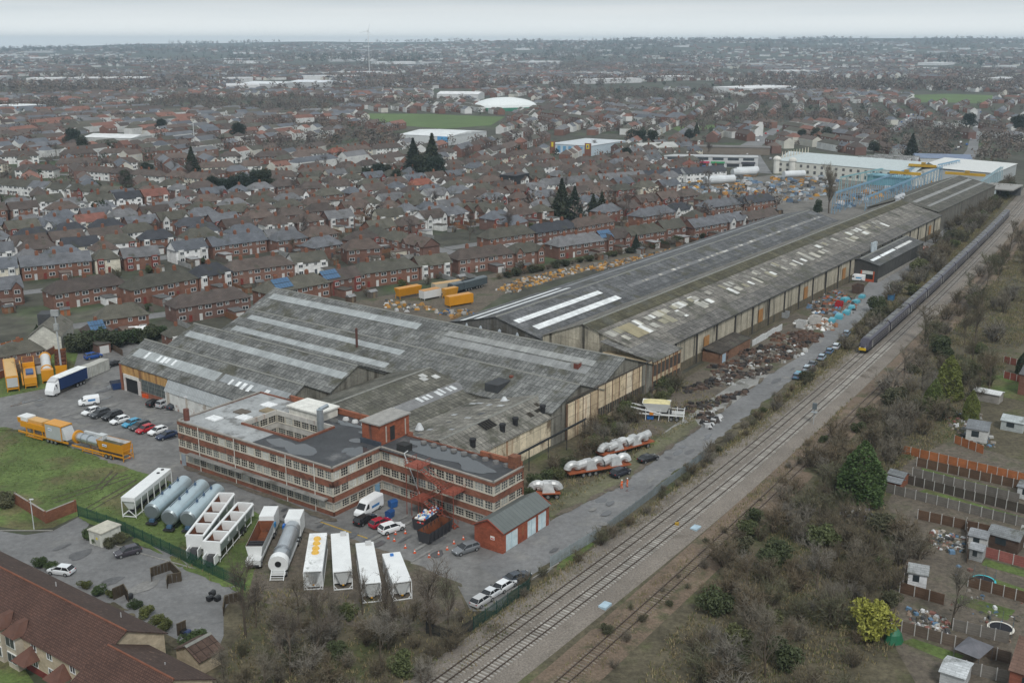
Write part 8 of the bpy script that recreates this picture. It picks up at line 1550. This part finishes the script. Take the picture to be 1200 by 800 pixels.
def free(x, y, rad=17):
    u, v = toUV((x, y))
    if u < 720 and -30 < v < 190: return False
    if v < 150 and u < 1000 and v > 60: return False
    if x * x + y * y < 430 ** 2: return False
    if y < 100: return False
    cx, cy_ = int(x // 40), int(y // 40)
    for i in (-1, 0, 1):
        for j in (-1, 0, 1):
            for h in HG.get((cx + i, cy_ + j), ()):
                if (h.x - x) ** 2 + (h.y - y) ** 2 < rad * rad: return False
    return not any(inpoly(x, y, P) for P in EXC)
H_ = []
def wood(x, y): return mnoise.noise(Vector((x / 420, y / 420, 4.2))) + .6 * mnoise.noise(Vector((x / 130, y / 130, 1.7)))
y = 300.0
cell = 360
for cx in range(-8, 9):
    for cyy in range(0, 9):
        rz = 1.1 + .9 * mnoise.noise(Vector((cx * .7, cyy * .9, 2))) + (0 if (cx + cyy) % 3 else .9)
        ca, sa = math.cos(rz), math.sin(rz)
        for i in range(-9, 10):
            b = i * 27.0
            s = -cell * .75
            while s < cell * .75:
                x = cx * cell + s * ca - b * sa; y = cyy * cell + 180 + s * sa + b * ca; ln = random.choice([9, 13, 13, 14, 22, 30]); s += ln + rnd(2, 5)
                if abs(x - cx * cell) > cell / 2 or abs(y - cyy * cell - 180) > cell / 2 or abs(x) > y * .56 + 60 or y > 3000: continue
                if wood(x, y) > (.20 if y < 1600 else .08) or not free(x, y): continue
                H_.append((x, y, rz + rnd(-.04, .04), ln, 0, y))
for k in range(9000):
    r = 2400 * (1 + 2.4 * random.random() ** 1.3); a = rnd(-.56, .56); x, y = r * math.sin(a), r * math.cos(a)
    if wood(x * .6, y * .35) > .12: continue
    H_.append((x, y, rnd(0, 3.14), random.choice([12, 14, 24, 36]), hill(r, a), y))
n = len(H_); A = np.array(H_); c, s = np.cos(A[:, 2]), np.sin(A[:, 2]); hl = A[:, 3] / 2; D = rg.uniform(3.6, 4.6, n); big = np.where(A[:, 5] > 2400, 1.25, 1.0); hl = hl * big; D = D * big; E = rg.uniform(4.6, 5.6, n) * big; Rr_ = E + rg.uniform(2.4, 3.2, n) * big; hipin = np.where(rg.uniform(0, 1, n) < .5, D * .8, 0.0)
def pt(lx, ly, z): return np.stack([A[:, 0] + lx * c - ly * s, A[:, 1] + lx * s + ly * c, z + A[:, 4]], 1)
Z0 = np.zeros(n); q = [pt(-hl, -D, Z0), pt(hl, -D, Z0), pt(hl, D, Z0), pt(-hl, D, Z0)]; e = [pt(-hl, -D, E), pt(hl, -D, E), pt(hl, D, E), pt(-hl, D, E)]; r0, r1 = pt(-hl + hipin, Z0, Rr_), pt(hl - hipin, Z0, Rr_)
WC = np.array(BRICKS[:4] + [(.60, .60, .58), (.55, .53, .47), (.64, .64, .62)])[rg.choice(7, n, p=[.14, .14, .14, .14, .18, .10, .16])]; RC = np.array(ROOFS['brown'] + ROOFS['grey'] + ROOFS['mossy'] + [(.2, .1, .075)])[rg.integers(0, 9, n)] * rg.uniform(.85, 1.2, (n, 1))
T = []; C = []
for i in range(4):
    j = (i + 1) % 4; T += [np.stack([q[i], q[j], e[j]], 1), np.stack([q[i], e[j], e[i]], 1)]; C += [WC, WC]
for tri in ((e[0], e[1], r1), (e[0], r1, r0), (e[2], e[3], r0), (e[2], r0, r1)): T.append(np.stack(tri, 1)); C.append(RC)
for tri in ((e[3], e[0], r0), (e[1], e[2], r1)): T.append(np.stack(tri, 1)); C.append(np.where(hipin.reshape(-1, 1) > 0, RC, WC))
# pale windows and white bay dashes on both long sides
for sgn in (-1, 1):
    for f0 in (-.6, .1, .55):
        x0, x1 = hl * f0, hl * f0 + 1.5; zz = E * .62; ya = sgn * (D + .06); T.append(np.stack([pt(x0, ya, zz), pt(x1, ya, zz), pt(x1, ya, zz + 1.2)], 1)); T.append(np.stack([pt(x0, ya, zz), pt(x1, ya, zz + 1.2), pt(x0, ya, zz + 1.2)], 1)); C += [np.full((n, 3), .5)] * 2
me = tri_mesh('distant_houses', np.concatenate(T), M_FAR, np.concatenate(C)); o = bpy.data.objects.new('distant_houses', me); COL.objects.link(o); stuff(o, 'sea of small houses stretching to the hills', 'houses')
# white far sheds
wm_ = MB()
for k in range(70):
    r = 1700 * (1 + 3.0 * random.random()); a = rnd(-.5, .5); x, y = r * math.sin(a), r * math.cos(a); l, d = rnd(25, 80), rnd(15, 40); z = hill(r, a); g = rnd(.45, .75); wm_.col(g, g, g); ca, sa = math.cos(a + .5), math.sin(a + .5); wm_.prism([(x + p * ca - w_ * sa, y + p * sa + w_ * ca) for p, w_ in ((-l, -d), (l, -d), (l, d), (-l, d))], z, z + 9)
stuff(wm_.build('distant_sheds', M_FAR), 'pale distant industrial roofs scattered before the hills', 'sheds')
def far_trees(name, N, rmin, rmax, per, rad, card, cols, thr, label, seed, pw=1.3, wmul=(1, 1), dens=None):
    rg = np.random.default_rng(seed); rr = random.Random(seed); P = []; tries = 0
    while len(P) < N and tries < N * 14:
        tries += 1; r = rmin + (rmax - rmin) * rr.random() ** pw; a = rr.uniform(-.56, .56); x, y = r * math.sin(a), r * math.cos(a)
        w_ = wood(x * wmul[0], y * wmul[1])
        if w_ < thr + rr.uniform(-.25, .1): continue
        if r < 2400 and not free(x, y, 11): continue
        P.append((x, y, hill(r, a)))
    P = np.array(P); m = len(P); hs = rg.uniform(.7, 1.3, m); Q = np.repeat(P, per, 0); S = np.repeat(hs, per); L_ = lumps(rg, len(Q), (0, 0, 0), (1, 1, 1), .2) * (rad * S).reshape(-1, 1); L_[:, 2] *= 1.0; Q = Q + L_; Q[:, 2] += rad * S * 1.15; cc = np.array(cols)[rg.integers(0, len(cols), m)] * rg.uniform(.8, 1.2, (m, 1)); C = np.repeat(cc, per, 0)
    me = tri_mesh(name, cards(Q, card, rg), M_FAR, C); o = bpy.data.objects.new(name, me); COL.objects.link(o); stuff(o, label, 'trees')
BRN = [(.14, .115, .10), (.16, .135, .115), (.12, .10, .09), (.17, .13, .10)]; EVG = [(.04, .052, .032), (.05, .06, .035)]
far_trees('distant_woods', 2000, 480, 1900, 60, 4.2, 1.5, BRN, .16, 'leafless woods between the streets of the middle distance', 1, 1.0); far_trees('street_trees', 1100, 470, 1900, 46, 3.0, 1.2, BRN, -.6, 'leafless street trees scattered through the distant town', 2, 1.0); far_trees('dark_evergreens', 420, 470, 2600, 60, 3.6, 1.5, EVG, -.5, 'dark evergreens dotted through the distant town', 3, 1.2)
far_trees('far_woods', 3000, 1800, 4200, 30, 7, 3.2, BRN, .10, 'far grey brown woods', 4, 1.1, (.7, .45)); far_trees('hill_woods', 2600, 4000, 8800, 18, 11, 7, BRN + EVG, .12, 'woods on the horizon hills', 5, 1.0, (.5, .3))
# cars on the far streets
random.seed(55); fc = 0
FCM = MB().col(.5, .5, .5); loft(FCM, [(-2.1, [(.8, .3), (.85, .9)]), (-1.9, [(.8, .3), (.85, .95)]), (2.0, [(.8, .3), (.8, .8)])]); fcm = None
for P0, P1, n_, off, where in (((880, 196), (915, 149), 26, 14, 'the wide high street'), ((1124, 194), (1146, 130), 34, 8, 'the straight side street at the right'), ((1044, 154), (1071, 135), 18, 6, 'the far diagonal street'), ((790, 200), (868, 193), 24, 6, 'the shop parade car park'), ((655, 182), (740, 172), 22, 5, 'the retail store car park')):
    A = G(*P0); B = G(*P1); d = (B - A).normalized(); nr = Vector((-d.y, d.x, 0))
    for k, ft in enumerate(sorted(random.random() for _ in range(n_))):
        p = A + (B - A) * ft + nr * rnd(-off, off); fc += 1; c = random.choice([(.7, .7, .7), (.05, .05, .06), (.3, .3, .32), (.4, .03, .03), (.05, .12, .3), (.7, .7, .7)])
        if fcm is None:
            mb = MB(); loft(mb, [(-2.1, [(.75, .3), (.85, .6), (.8, .95)]), (-1.7, [(.75, .25), (.88, .6), (.68, 1.45)]), (.2, [(.75, .25), (.88, .6), (.68, 1.45)]), (1.0, [(.75, .25), (.88, .6), (.8, .95)]), (2.1, [(.7, .3), (.8, .5), (.7, .75)])]); o = mb.build('distant_car', M_CAR); fcm = o.data
        else: o = bpy.data.objects.new('distant_car', fcm); COL.objects.link(o)
        o.location = (p.x, p.y, .07); o.rotation_euler = (0, 0, math.atan2(d.y, d.x)); o.color = (*c, 1); tag(o, 'small car, %s from the near end of %s' % (nth(k + 1), where), 'car', 'cars on the far streets')
# ================================================================ HAZE
hz = MB().box(-12800, 12800, -12800, 12800, -2, 138, True); hzm = bpy.data.materials.new('haze_air'); hzm.use_nodes = True; hn = hzm.node_tree; hn.nodes.clear(); pv = hn.nodes.new('ShaderNodeVolumePrincipled'); pv.inputs['Color'].default_value = (.70, .86, 1.0, 1); pv.inputs['Density'].default_value = 0.000105; pv.inputs['Anisotropy'].default_value = 0.0; ho_ = hn.nodes.new('ShaderNodeOutputMaterial'); hn.links.new(pv.outputs[0], ho_.inputs['Volume'])
hzo = hz.build('haze', hzm); hzo['kind'] = 'stuff'
